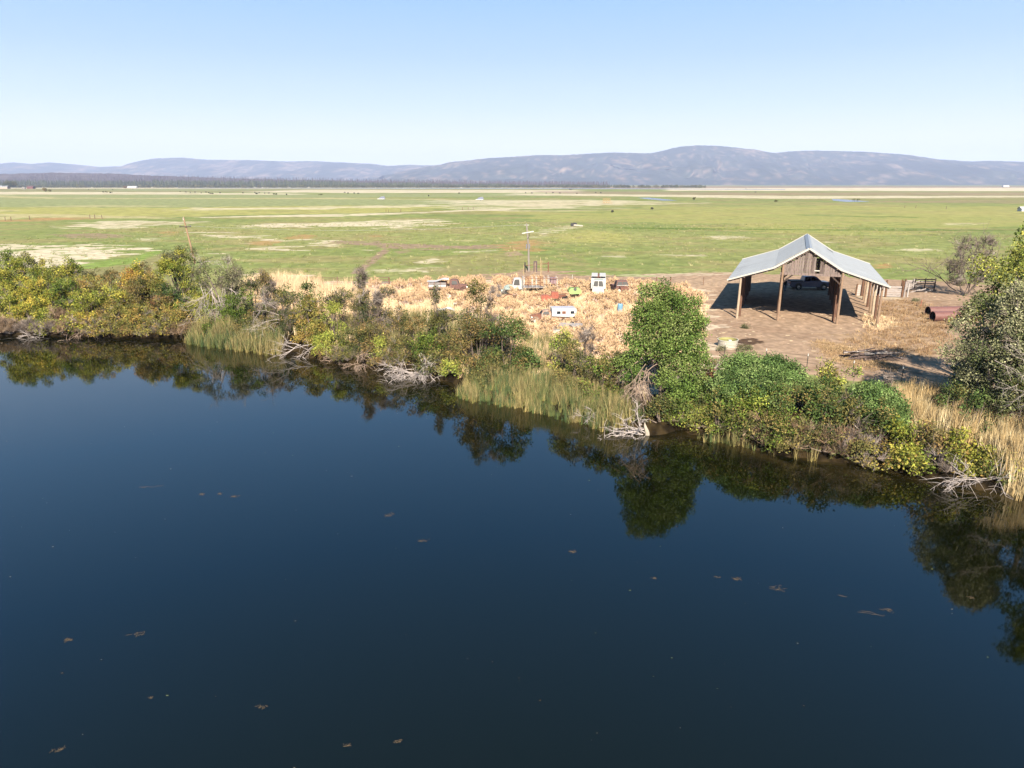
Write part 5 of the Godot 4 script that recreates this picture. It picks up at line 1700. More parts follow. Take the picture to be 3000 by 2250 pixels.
func shrub(called: String, label: String, look: String, x: float, z: float, h: float, w: float, density := 1.0, second := "", share := 0.0, group := ""):
	var v := thing(called, label, "tree" if called.ends_with("tree") else "bramble" if called.begins_with("bramble") else "shrub", Vector3(x, ground_y(x, z) - 0.05, z), 0.0, group)
	var r := RandomNumberGenerator.new()
	r.seed = hash(label)
	h = maxf(h * 1.1, 0.7)
	w = maxf(w * 1.3, 0.7)
	var lobes := []
	var big := clampf(minf(w, h * 1.4) * 0.17, 0.22, 0.68)
	var n := clampi(int(w * maxf(h, w * 0.6) / (big * big) * 0.36), 10, 46)
	# a lopsided dome of leaf masses that reaches the ground, and shoots that break its outline
	var skew := Vector2(r.randfn(), r.randfn()) * w * 0.1
	for k in n:
		var a := r.randf() * TAU
		var f := sqrt(r.randf())
		var dome := h * (1.0 - pow(f, 2.4) * 0.72) * r.randf_range(0.82, 1.0)
		var rad := big * r.randf_range(0.65, 1.3)
		var y := dome - rad * 0.7
		if f > 0.5:
			y *= r.randf_range(0.25, 1.0)
		lobes.append([Vector3(cos(a) * f * (w * 0.5 - rad * 0.6) + skew.x * y / h, maxf(y, rad * 0.5), sin(a) * f * (w * 0.46 - rad * 0.6) + skew.y * y / h), rad])
	for k in int(4 + w * 2.0):
		var a := r.randf() * TAU
		var f := sqrt(r.randf()) * 0.85
		lobes.append([Vector3(cos(a) * f * w * 0.5, h * (1.0 - pow(f, 2.4) * 0.7) + r.randf_range(-0.1, 0.22), sin(a) * f * w * 0.4), big * r.randf_range(0.22, 0.42)])
	crown(v, "crown", lobes, look, density, r, 1.0, second, share)
	# stems that carry the leaf masses
	var t := st()
	for k in n:
		var c: Vector3 = lobes[k][0]
		var foot := Vector3(c.x * 0.25 + r.randfn() * 0.1, 0, c.z * 0.25 + r.randfn() * 0.1)
		tube(t, [foot, foot.lerp(c, 0.5) + Vector3(r.randfn(), 0, r.randfn()) * 0.12, c], [0.045, 0.035, 0.012], 4, false)
	put("stems", t, plain(Color(0.359, 0.314, 0.278)), v)

func dead_branches(called: String, label: String, x: float, z: float, y: float, list: Array, thick: float, color: Material, depth := 2, droop := 0.05, wild := 0.2, count_seed := 1, parent: Node3D = null):
	# list: [from, direction, length]
	var v := parent if parent else thing(called, label, "dead branches", Vector3(x, y, z))
	var r := RandomNumberGenerator.new()
	r.seed = count_seed
	for d in list:
		var t := st()
		branches(t, d[0], d[1], d[2], thick, depth, r, droop, wild)
		put("branch", t, color, v)
	return v

func fan(count: int, reach: Vector2, dir: Vector3, spread: float, from: float, r: RandomNumberGenerator) -> Array:
	var out := []
	for k in count:
		var d := (dir + Vector3(r.randfn(), r.randfn() * 0.5, r.randfn()) * spread).normalized()
		out.append([Vector3(r.randfn() * from, absf(r.randfn()) * from * 0.5, r.randfn() * from * 0.6), d, r.randf_range(reach.x, reach.y)])
	return out

func blades(called: String, label: String, category: String, pts: Array, count: int, mesh: ArrayMesh, colors: Array, size: Vector2, seed_: int, clump := 0.0):
	# a stand of grass or reeds inside a polygon on the ground (x, z)
	var poly := PackedVector2Array(pts)
	var lo := poly[0]
	var hi := poly[0]
	for p in poly:
		lo = lo.min(p)
		hi = hi.max(p)
	var r := RandomNumberGenerator.new()
	r.seed = seed_
	var at := []
	var cs := []
	var tries := 0
	while at.size() < count and tries < count * 12:
		tries += 1
		var p := Vector2(r.randf_range(lo.x, hi.x), r.randf_range(lo.y, hi.y))
		if not Geometry2D.is_point_in_polygon(p, poly):
			continue
		if category == "grass" and shore_z(p.x) - p.y < 2.2 and called != "shore_grass":
			continue
		var n := n_mid.get_noise_2d(p.x * 0.45, p.y * 0.45)
		p += Vector2(r.randfn(), r.randfn()) * 0.35
		if clump > 0.0 and r.randf() < clump * smoothstep(0.15, -0.25, n):
			continue
		var s := r.randf_range(size.x, size.y) * (1.0 + n * 0.7)
		at.append(Transform3D(Basis(Vector3.UP, r.randf() * TAU).scaled(Vector3(s, s, s)), Vector3(p.x, maxf(ground_y(p.x, p.y), WATER - 0.1) - 0.03, p.y)))
		cs.append(colors[clampi(int((0.5 + n * 1.2 + r.randfn() * 0.3) * colors.size()), 0, colors.size() - 1)] * r.randf_range(0.75, 1.25))
	var o := scatter(called, mesh, tinted("blade", 0.85, 0.2, 0.1), at, cs)
	tag(o, label, category, "", "stuff")

func tumbleweed(seed_: int) -> ArrayMesh:
	# a dry weed: bowed pale stems from one root, each ending in a tuft of fine tan twigs
	var r := RandomNumberGenerator.new()
	r.seed = seed_
	var t := st()
	var stem := Color(0.6196, 0.4670, 0.4000)
	var head := Color(0.3983, 0.2802, 0.1719)
	for k in 46:
		var a := r.randf() * TAU
		var f := pow(r.randf(), 0.6)
		var top := Vector3(cos(a) * f * 0.55, r.randf_range(0.55, 1.0) * sqrt(1.0 - f * f * 0.72), sin(a) * f * 0.55)
		var v := r.randf_range(0.75, 1.15)
		t.set_color(Color(stem.r * v, stem.g * v, stem.b * v))
		tube(t, [Vector3.ZERO, Vector3(top.x * 0.65, top.y * 0.4, top.z * 0.65), top], [0.013, 0.011, 0.006], 3, false)
		for q in 20:
			var d := (top.normalized() + Vector3(r.randfn(), r.randfn() + 0.3, r.randfn()) * 0.8).normalized()
			var p := top * r.randf_range(0.72, 1.0)
			var l := r.randf_range(0.1, 0.26)
			var side := d.cross(Vector3(r.randfn(), r.randfn(), r.randfn()).normalized()).normalized() * r.randf_range(0.013, 0.024)
			v = r.randf_range(0.8, 1.2)
			t.set_color(Color(head.r * v, head.g * v, head.b * v))
			tri(t, p - side, p + d * l, p + side)
	t.generate_normals()
	return t.commit()

func build_plants():
	grass_and_reeds()
	weeds()
	bank_left()
	bank_middle()
	bank_right()
	driftwood()

func weeds():
	var protos := []
	for k in 5:
		var v := MeshInstance3D.new()
		v.mesh = tumbleweed(60 + k)
		v.material_override = tinted("weed", 0.95, 0.15, 0.15)
		protos.append(v)
	var zone := PackedVector2Array([Vector2(-17.35, -94.58), Vector2(-16.07, -104.45), Vector2(-10.39, -108.19), Vector2(-2.6, -108.19), Vector2(4.04, -105.18), Vector2(10.04, -104.45), Vector2(19.08, -104.45), Vector2(24.63, -100.27), Vector2(24.23, -91.12), Vector2(16.21, -60.77), Vector2(10.72, -53.85), Vector2(5.27, -52.83), Vector2(0, -58.29), Vector2(-0.71, -73.07), Vector2(-6.66, -85.86), Vector2(-12.32, -84.63)])
	var clear := [[-8.74, -96.41, 2.6], [11.58, -95.18, 1.9], [14.25, -93.4, 1.6], [4.37, -74.56, 2.4], [2.09, -96.41, 3.0], [-0.58, -92.25, 1.2], [5.11, -86.36, 1.9], [7.97, -90.57, 1.2], [9.85, -84.63, 2.6], [5.97, -70.94, 1.7], [13.05, -76.51, 1.0], [11.15, -78.97, 1.7], [-7.01, -80.05, 1.2], [3.89, -80.05, 2.2], [2.69, -73.44, 2.2], [3.77, -73.44, 2.2], [5, -73.07, 2.2]]
	var r := RandomNumberGenerator.new()
	r.seed = 77
	var placed := []
	var marks := [[-8.74, -96.41, "maroon stake truck"], [11.58, -95.18, "white truck facing the pond"], [14.25, -93.4, "rusty truck facing the pond"], [4.16, -76.11, "white camper box truck"], [2.09, -96.41, "stake truck with pale uprights"], [-0.57, -91.12, "pale teal truck front"], [5.11, -86.36, "red tractor hulk"], [7.97, -90.57, "lime green machine"], [5.62, -70.94, "grey slatted trailer"], [13.05, -76.51, "bright blue drum"], [-7.65, -81.15, "crumpled white roof panel"], [21.78, -93.99, "dirt yard's left edge"], [-14.97, -97.03, "pipe gate's right end"], [-4.16, -85.86, "dark upright bush"], [5.77, -58.29, "long reed bed"], [11.55, -58.29, "big green tree"]]
	var tries := 0
	while placed.size() < 290 and tries < 12000:
		tries += 1
		var p := Vector2(r.randf_range(-20.0, 26.0), r.randf_range(-112.0, -52.0))
		if not Geometry2D.is_point_in_polygon(p, zone):
			continue
		var ok := true
		for c in clear:
			if Vector2(c[0], c[1]).distance_to(p) < c[2]:
				ok = false
		for q in placed:
			if q.distance_to(p) < 1.05:
				ok = false
		if ok and n_mid.get_noise_2d(p.x * 0.12, p.y * 0.12) > -0.32:
			placed.append(p)
			var v: MeshInstance3D = protos[r.randi() % 5].duplicate()
			v.name = numbered("dry_weed_bush", self)
			add_child(v)
			var s := r.randf_range(0.9, 1.75)
			v.position = Vector3(p.x, ground_y(p.x, p.y) - 0.04, p.y)
			v.rotation.y = r.randf() * TAU
			v.scale = Vector3(s * 1.15, s, s * 1.15)
			var near := ""
			var best := 1e9
			for m in marks:
				var q := Vector2(m[0], m[1])
				if q.distance_to(p) < best:
					best = q.distance_to(p)
					near = ("before the " if p.y > q.y + 1.5 else "behind the " if p.y < q.y - 1.5 else "beside the ") + m[2]
			tag(v, "%s dry tan weed bush %s" % ["low" if s < 1.15 else "tall" if s > 1.5 else "round", near], "weed bush", "dry weed bushes of the junk yard")
	# one that stands apart beside the pipe gate
	for d in [[Vector3(-19.32, 0, -100.27), 1.9, "tall dry tan weed bush standing alone right of the pipe gate"]]:
		var v: MeshInstance3D = protos[1].duplicate()
		v.name = numbered("dry_weed_bush", self)
		add_child(v)
		v.position = d[0]
		v.scale = Vector3.ONE * d[1]
		tag(v, d[2], "weed bush")
	for v in protos:
		v.free()

func grass_and_reeds():
	var straw := [Color(0.5587, 0.4260, 0.2717), Color(0.5187, 0.3836, 0.2519), Color(0.5595, 0.4459, 0.2822), Color(0.4527, 0.3286, 0.2035)]
	var gold := [Color(0.4191, 0.3296, 0.1820), Color(0.3728, 0.2831, 0.1452), Color(0.4518, 0.3728, 0.2293), Color(0.3026, 0.2182, 0.1094)]
	var reed := [Color(0.0491, 0.0792, 0.0363), Color(0.0666, 0.0930, 0.0363), Color(0.0901, 0.1082, 0.0415), Color(0.1247, 0.1212, 0.0491), Color(0.2003, 0.1659, 0.0765)]
	var white := Color.WHITE
	var dry := blade_tuft("dry", 16, 0.5, 0.012, 0.16, 0.22, white, Color(0.8, 0.74, 0.68), 201)
	var tall := blade_tuft("tall", 16, 1.5, 0.014, 0.2, 0.25, white, Color(0.82, 0.76, 0.7), 202)
	var cat := blade_tuft("reed", 14, 1.5, 0.016, 0.22, 0.25, white, Color(1.3, 1.12, 0.78), 203)
	var short := blade_tuft("short", 12, 0.22, 0.01, 0.1, 0.2, white, Color(0.85, 0.8, 0.75), 204)
	blades("dry_grass", "knee high dry tan grass covering the junk yard", "grass", [Vector2(-29.74, -103.02), Vector2(-2.54, -105.91), Vector2(19.82, -103.02), Vector2(26.63, -98.3), Vector2(15.77, -56.54), Vector2(9.85, -49.11), Vector2(-5.18, -51.86), Vector2(-17.85, -73.07), Vector2(-31.67, -88.41)], 15000, dry, straw, Vector2(0.6, 1.3), 301, 0.5)
	blades("tall_dry_grass", "dense tall tan grass behind the bank, left of the pipe gate", "grass", [Vector2(-37.91, -100.27), Vector2(-35.92, -103.73), Vector2(-31.14, -104.45), Vector2(-28.92, -100.95), Vector2(-25.11, -96.41), Vector2(-19.85, -93.4), Vector2(-18.73, -85.86), Vector2(-31.67, -88.41)], 2600, tall, straw, Vector2(0.9, 1.45), 302, 0.2)
	blades("tall_dry_reeds", "tall golden dry reeds before the grey green tree on the right", "reeds", [Vector2(25.77, -45.85), Vector2(27.94, -46.24), Vector2(28.72, -43.65), Vector2(27.78, -39.79), Vector2(26.69, -38.64), Vector2(25.35, -40.09), Vector2(23.79, -41.01), Vector2(23.9, -43.31)], 1500, tall, gold, Vector2(0.8, 1.25), 303, 0.15)
	blades("tall_dry_reeds", "tall golden dry reeds at the right edge of the photo", "reeds", [Vector2(27.65, -39.21), Vector2(30.26, -41.01), Vector2(34.77, -42.29), Vector2(27.99, -33.25), Vector2(26.55, -33.9), Vector2(26.19, -35.76)], 1300, tall, gold, Vector2(0.7, 1.15), 304, 0.2)
	blades("reed_bed", "blue green reed bed standing in the water left of centre", "reeds", [Vector2(-33.26, -71.75), Vector2(-30.7, -72.76), Vector2(-26.66, -71.42), Vector2(-22.96, -68.58), Vector2(-22.3, -65.94), Vector2(-26.79, -67.98), Vector2(-32.35, -70.45)], 1000, cat, reed, Vector2(0.45, 1.0), 305, 0.7)
	blades("reed_bed", "long green reed bed at the water's edge left of the big tree", "reeds", [Vector2(-3.88, -52.28), Vector2(-2.19, -54.77), Vector2(0, -53.79), Vector2(3.13, -51.92), Vector2(5.97, -49.33), Vector2(8.32, -46.96), Vector2(8.42, -44.8), Vector2(6.75, -44.25), Vector2(3.55, -46.81), Vector2(0.99, -49.16), Vector2(-2.03, -50.51), Vector2(-3.58, -51.74)], 2300, cat, reed, Vector2(0.3, 0.8), 306, 0.75)
	blades("shore_grass", "thin pale and green grass at the foot of the bramble bank", "grass", [Vector2(12.49, -42.56), Vector2(15.5, -43.46), Vector2(17.22, -40.98), Vector2(18.95, -40.11), Vector2(18.55, -39.17), Vector2(16.29, -39.61), Vector2(14.35, -41.21), Vector2(12.54, -42.31)], 200, cat, reed, Vector2(0.25, 0.6), 307, 0.8)
	blades("bank_grass", "pale tan grass between the shrubs on the middle bank", "grass", [Vector2(-18.28, -74.94), Vector2(-6.45, -77.93), Vector2(0.65, -66.39), Vector2(5.51, -62.09), Vector2(5.36, -53.85), Vector2(-2.81, -56.54), Vector2(-9.09, -61.43), Vector2(-16.31, -66.39)], 3300, tall, straw + reed, Vector2(0.6, 1.05), 308, 0.4)
	blades("bank_grass", "rough olive grass under the shrubs of the left bank", "grass", [Vector2(-60.73, -78.97), Vector2(-48.46, -91.12), Vector2(-30.8, -85.86), Vector2(-18.74, -76.91), Vector2(-16.25, -63.46), Vector2(-22, -67.95), Vector2(-33.17, -72.17), Vector2(-57.09, -73.99)], 2200, tall, reed + straw, Vector2(0.3, 0.6), 309, 0.4)
	blades("yard_weeds", "low dry weeds scattered over the yard right of the barn", "grass", [Vector2(46.01, -88.41), Vector2(51.41, -92.53), Vector2(52.44, -85.86), Vector2(42.39, -66.39), Vector2(35.9, -59.51), Vector2(33.01, -60.77), Vector2(30.65, -65.63), Vector2(37.13, -73.07)], 2400, short, [Color(0.2338, 0.1563, 0.0874), Color(0.2881, 0.2043, 0.1155), Color(0.1950, 0.1259, 0.0711)], Vector2(0.6, 1.6), 310, 0.6)
	blades("post_straw", "pale straw grass round the feet of the right barn posts", "grass", [Vector2(40.1, -80.05), Vector2(42.82, -80.05), Vector2(40.65, -73.99), Vector2(37.14, -71.63), Vector2(38.31, -75.91)], 220, dry, straw, Vector2(0.4, 0.9), 311, 0.3)
	blades("yard_weeds", "straw litter along the near edge of the yard track", "grass", [Vector2(28.9, -66.08), Vector2(31.28, -64.9), Vector2(31.63, -58.05), Vector2(31.4, -55.44), Vector2(27.8, -55.99), Vector2(27.34, -60.13)], 1500, short, [Color(0.2338, 0.1563, 0.0874), Color(0.2881, 0.2043, 0.1155)], Vector2(0.6, 1.3), 312, 0.6)
	blades("pasture_tufts", "pale uneaten grass tufts dotted over the near pasture", "grass", [Vector2(-120.76, -120.19), Vector2(-139.5, -196.91), Vector2(-123.49, -262.81), Vector2(0, -286.64), Vector2(123.49, -262.81), Vector2(158.1, -196.91), Vector2(97.76, -120.19), Vector2(46, -120.19), Vector2(12.2, -127.74), Vector2(-2.77, -115.62), Vector2(-27.49, -114.75), Vector2(-47.83, -125.12), Vector2(-71.74, -125.12), Vector2(-96.17, -111.38)], 5200, blade_tuft("pasture", 12, 0.34, 0.02, 0.2, 0.3, white, white, 205), [Color(0.1788, 0.1788, 0.0750), Color(0.1059, 0.1360, 0.0406), Color(0.2335, 0.2143, 0.1154), Color(0.1324, 0.1507, 0.0481)], Vector2(0.5, 1.4), 313, 0.8)
	# straw bits and pale stones trodden into the yard
	var litter := st()
	box(litter, Vector3(0, 0.3, 0), Vector3(1, 0.6, 0.7))
	litter.generate_normals()
	var r0 := RandomNumberGenerator.new()
	r0.seed = 17
	var spots := []
	var tones := []
	var ground_poly := PackedVector2Array([Vector2(28.89, -107.42), Vector2(43.99, -114.75), Vector2(62.78, -100.27), Vector2(49.73, -74.94), Vector2(33.36, -55.99), Vector2(25.02, -55.99), Vector2(17.41, -60.77)])
	while spots.size() < 1500:
		var q := Vector2(r0.randf_range(10.0, 62.0), r0.randf_range(-112.0, -52.0))
		if Geometry2D.is_point_in_polygon(q, ground_poly) and r0.randf() < 0.35 + n_mid.get_noise_2d(q.x * 0.2, q.y * 0.2):
			var big := 0.04 + 0.12 * pow(r0.randf(), 3.0)
			spots.append(Transform3D(Basis(Vector3.UP, r0.randf() * TAU).scaled(Vector3(big * r0.randf_range(1.0, 2.6), big * 0.6, big)), Vector3(q.x, ground_y(q.x, q.y) - 0.01, q.y)))
			tones.append([Color(0.2912, 0.2335, 0.1664), Color(0.2143, 0.1664, 0.1221), Color(0.1059, 0.0750, 0.0521), Color(0.3141, 0.2641, 0.1788)][r0.randi() % 4])
	tag(scatter("yard_litter", litter.commit(), tinted("litter", 0.9), spots, tones), "pale stones and straw bits strewn over the dirt yard", "litter", "", "stuff")
	# small green weeds on the dirt
	for d in [[Vector3(24.09, 0, -72.71), 0.5, "small grey green weed standing alone before the barn"], [Vector3(21.3, 0, -62.63), 1.1, "low grey green weed patch just right of the stock tank"], [Vector3(19.06, 0, -62.36), 0.7, "green weed at the left foot of the stock tank"], [Vector3(51.3, 0, -90.02), 0.8, "pale tufted weed on the dirt near the corral"]]:
		var r := RandomNumberGenerator.new()
		r.seed = hash(d[2])
		var v := thing("yard_weed", d[2], "weed", d[0])
		var lobes := []
		for k in 4:
			lobes.append([Vector3(r.randfn() * d[1] * 0.45, 0.14, r.randfn() * d[1] * 0.3), 0.24 * d[1] + 0.08])
		crown(v, "leaves", lobes, "greygreen", 2.0, r, 0.55)

func bank_left():
	var s := [
		["leafy_shrub", "dark green leafy shrub, rearmost at the far left edge", "green", [-59.44, -84.08, 6.37, 4.23]],
		["leafy_shrub", "broad yellow green shrub behind the left end of the bank", "yg", [-56.88, -83.44, 5.84, 5.02]],
		["leafy_shrub", "yellow green shrub with a dark hollow at its right side", "yg", [-54.19, -83.3, 5.3, 4.82]],
		["leafy_shrub", "shrub with one thin upright tip against the straw field", "yg", [-51.25, -82.63, 5.69, 3.19]],
		["leafy_shrub", "low brown green bush behind the small straw patch, left one", "rustolive", [-50.88, -84.59, 4.59, 2.86]],
		["leafy_shrub", "low brown green bush behind the small straw patch, right one", "rustolive", [-48.46, -84.95, 4.47, 3.69]],
		["leafy_shrub", "yellow shrub in the second row at the left edge", "yg", [-56.68, -79.93, 4.7, 4.25]],
		["leafy_shrub", "brightest yellow shrub near the left end of the bank", "yellow", [-55.16, -79.84, 3.95, 4.25]],
		["leafy_shrub", "yellow and green shrub below the dark hollow", "yellow", [-52.7, -79.9, 3.78, 4.25]],
		["leafy_shrub", "deep green shrub with a brown bush at its right", "green", [-50.1, -79.54, 3.76, 3.46]],
		["twiggy_shrub", "bare brown twig bush between green and gold shrubs", "browntwig", [-49.21, -80.49, 3.7, 2.02]],
		["leafy_shrub", "gold tipped shrub in front of the small straw patch", "gold", [-46.81, -79.34, 4.01, 3.22]],
		["leafy_shrub", "yellow green shrub sloping down right of the straw patch", "yg", [-44.68, -78.71, 3.19, 4.2]],
		["leafy_shrub", "orange yellow autumn shrub standing out above the bank", "orange", [-43.8, -80.67, 4.84, 2.18]],
		["leafy_shrub", "yellow shrub touching the orange one on its right", "yellow", [-42.9, -81.11, 5.17, 2.42]],
		["leafy_shrub", "small olive shrub on the skyline right of the orange shrub", "rustolive", [-42.22, -82.07, 5.13, 1.98]],
		["leafy_shrub", "olive and gold shrub below the orange autumn shrub", "rustolive", [-41.33, -78.51, 3.9, 4.56]],
		["leafy_shrub", "olive gold shrub left of the tall green tree's foot", "gold", [-39.87, -78.92, 4.22, 3.44]],
		["leafy_shrub", "yellow green shrub hanging to the water at the left edge", "yg", [-55.35, -77.04, 2.91, 3.36]],
		["leafy_shrub", "yellow green shrub with orange tips above the grey twig bush", "yellow", [-52.66, -77.08, 2.31, 4.31]],
		["leafy_shrub", "rounded yellow green shrub low over the dark water", "yg", [-50.53, -76.35, 1.61, 3.35]],
		["twiggy_shrub", "grey brown twig mound at the water near the left edge", "twig", [-52.23, -75.64, 0.76, 2.29]],
		["twiggy_shrub", "low brown twigs trailing into the water at the left edge", "browntwig", [-54.44, -75.56, 0.1, 3.32]],
		["twiggy_shrub", "brown twig bush between two yellow green shrubs at the water", "browntwig", [-48.72, -75.84, 1.7, 2.95]],
		["leafy_shrub", "tall yellow shrub reaching from water to mid bank", "yg", [-46.07, -76.49, 3.15, 4.07]],
		["leafy_shrub", "yellow green shrub over a grey root tangle", "yellow", [-45.82, -75.46, 1.46, 3.31]],
		["leafy_shrub", "olive shrub with dark gaps low on the left bank", "rustolive", [-44.15, -75.76, 1.49, 2.95]],
		["leafy_shrub", "gold flecked shrub low on the left bank", "gold", [-42.45, -75.86, 2.14, 3.69]],
		["leafy_shrub", "rust brown shrub at the middle of the left bank", "rust", [-38.47, -77.23, 2.96, 2.62]],
		["leafy_shrub", "gold and green shrub over the water left of the rust shrub", "gold", [-40.18, -75.62, 1.73, 3.68]],
		["leafy_shrub", "gold shrub low over the water below the rust shrub", "gold", [-37.78, -75.47, 1.31, 3.31]],
		["leafy_shrub", "gold green shrub left of the first reed bed", "gold", [-35.82, -75.56, 2.04, 3.68]],
		["leafy_shrub", "pale green shrub just above the left end of the reeds", "yg", [-34.81, -76.6, 2.61, 3.35]],
		["leafy_shrub", "deep green shrub in the shade under the tall tree", "deep", [-38.47, -79.33, 3.63, 3.07]],
		["leafy_shrub", "green shrub under the drooping dead branches", "green", [-30.2, -73.26, 2.25, 4.29]],
		["leafy_shrub", "olive green shrub right of the drooping dead branches", "green", [-27.96, -72.97, 3.68, 3.9]],
		["leafy_shrub", "rust and green shrub low behind the reeds", "rustolive", [-26.57, -70.89, 1.78, 2.77]],
		["leafy_shrub", "dark olive bush at the right shoulder of the grey tree", "dark", [-27.39, -74.87, 4.77, 2.32]],
	]
	for a in s:
		var p: Array = a[3]
		var twig: bool = String(a[0]).begins_with("twiggy")
		shrub(a[0], a[1], a[2], p[0], p[1], p[2], p[3], 1.15 if not twig else 1.0, "twig" if not twig else "", 0.07)
	# the tall tree of the left bank: grey green top over yellow green
	var p := [-38.24, -81.85, 7.51, 5.91]
	shrub("leafy_tree", "tallest tree of the left bank, yellow green under a darker crown", "yg", p[0], p[1], p[2] * 0.84, p[3] * 1.0, 1.5)
	p = [-38.59, -83.37, 7.38, 4.8]
	var v := thing("leafy_tree", "dark grey green tree top rising behind the yellow green one", "tree", Vector3(p[0], 0, p[1]))
	var r := RandomNumberGenerator.new()
	r.seed = 9
	var lobes := []
	for k in 18:
		lobes.append([Vector3(r.randf_range(-0.46, 0.46) * p[3], p[2] - r.randf_range(0.4, 2.2), r.randf_range(-1.2, 1.2)), r.randf_range(0.4, 0.75)])
	crown(v, "crown", lobes, "greygreen", 1.0, r, 1.0, "dark", 0.4)
	var t := st()
	for k in lobes.size():
		tube(t, [Vector3(r.randfn() * 0.2, 0, 0), lobes[k][0] * Vector3(0.5, 0.5, 0.5), lobes[k][0]], [0.09, 0.07, 0.02], 5, false)
	put("trunk", t, plain(Color(0.359, 0.314, 0.278)), v)
	# the grey tree with long dead branches that hang towards the water
	p = [-31.62, -77.29, 7.05, 6.13]
	v = thing("grey_tree", "grey green tree with pale dead branches fanning down its front", "tree", Vector3(p[0], 0, p[1]))
	lobes = []
	for k in 24:
		var a := r.randf() * TAU
		var y := r.randf_range(0.3, 0.96)
		var rad := r.randf_range(0.55, 0.95)
		var w: float = p[3] * 0.5 * sqrt(1.0 - pow(absf(y - 0.62) / 0.42, 2.0) * 0.85) - rad * 0.6
		lobes.append([Vector3(cos(a) * w * r.randf_range(0.5, 1.0), p[2] * y - rad * 0.4, sin(a) * w * 0.8), rad])
	crown(v, "crown", lobes, "greygreen", 1.1, r, 1.0, "twig", 0.22)
	t = st()
	for k in lobes.size():
		tube(t, [Vector3(r.randfn() * 0.25, 0, r.randfn() * 0.2), lobes[k][0] * Vector3(0.4, 0.6, 0.4), lobes[k][0]], [0.1, 0.07, 0.02], 5, false)
	put("trunk", t, plain(Color(0.379, 0.339, 0.308)), v)
	var bark := grained("dead_bark", [Color(0.366, 0.325, 0.305), Color(0.541, 0.510, 0.490), Color(0.469, 0.433, 0.413)], Vector3(1, 1, 1), 61)
	var list := []
	for k in 11:
		list.append([Vector3(-0.2 + r.randfn() * 0.5, p[2] * 0.52 + r.randfn() * 0.3, 2.2 + r.randf() * 0.5), Vector3(r.randfn() * 0.55, -0.9, 0.75), r.randf_range(2.0, 3.6)])
	for k in 5:
		list.append([Vector3(1.3 + r.randfn() * 0.4, p[2] * 0.55, 2.2), Vector3(0.5 + r.randfn() * 0.5, -0.7, 0.5), r.randf_range(1.4, 2.4)])
	dead_branches("", "", 0, 0, 0, list, 0.034, bark, 2, 0.07, 0.15, 5, v)
	list = []
	for k in 6:
		list.append([Vector3(r.randf_range(-0.36, 0.36) * p[3], p[2] * r.randf_range(0.8, 0.92), r.randf_range(0.3, 1.2)), Vector3(r.randfn(), 0.7, r.randfn() * 0.6), r.randf_range(0.8, 1.5)])
	dead_branches("", "", 0, 0, 0, list, 0.024, bark, 2, 0.0, 0.3, 6, v)

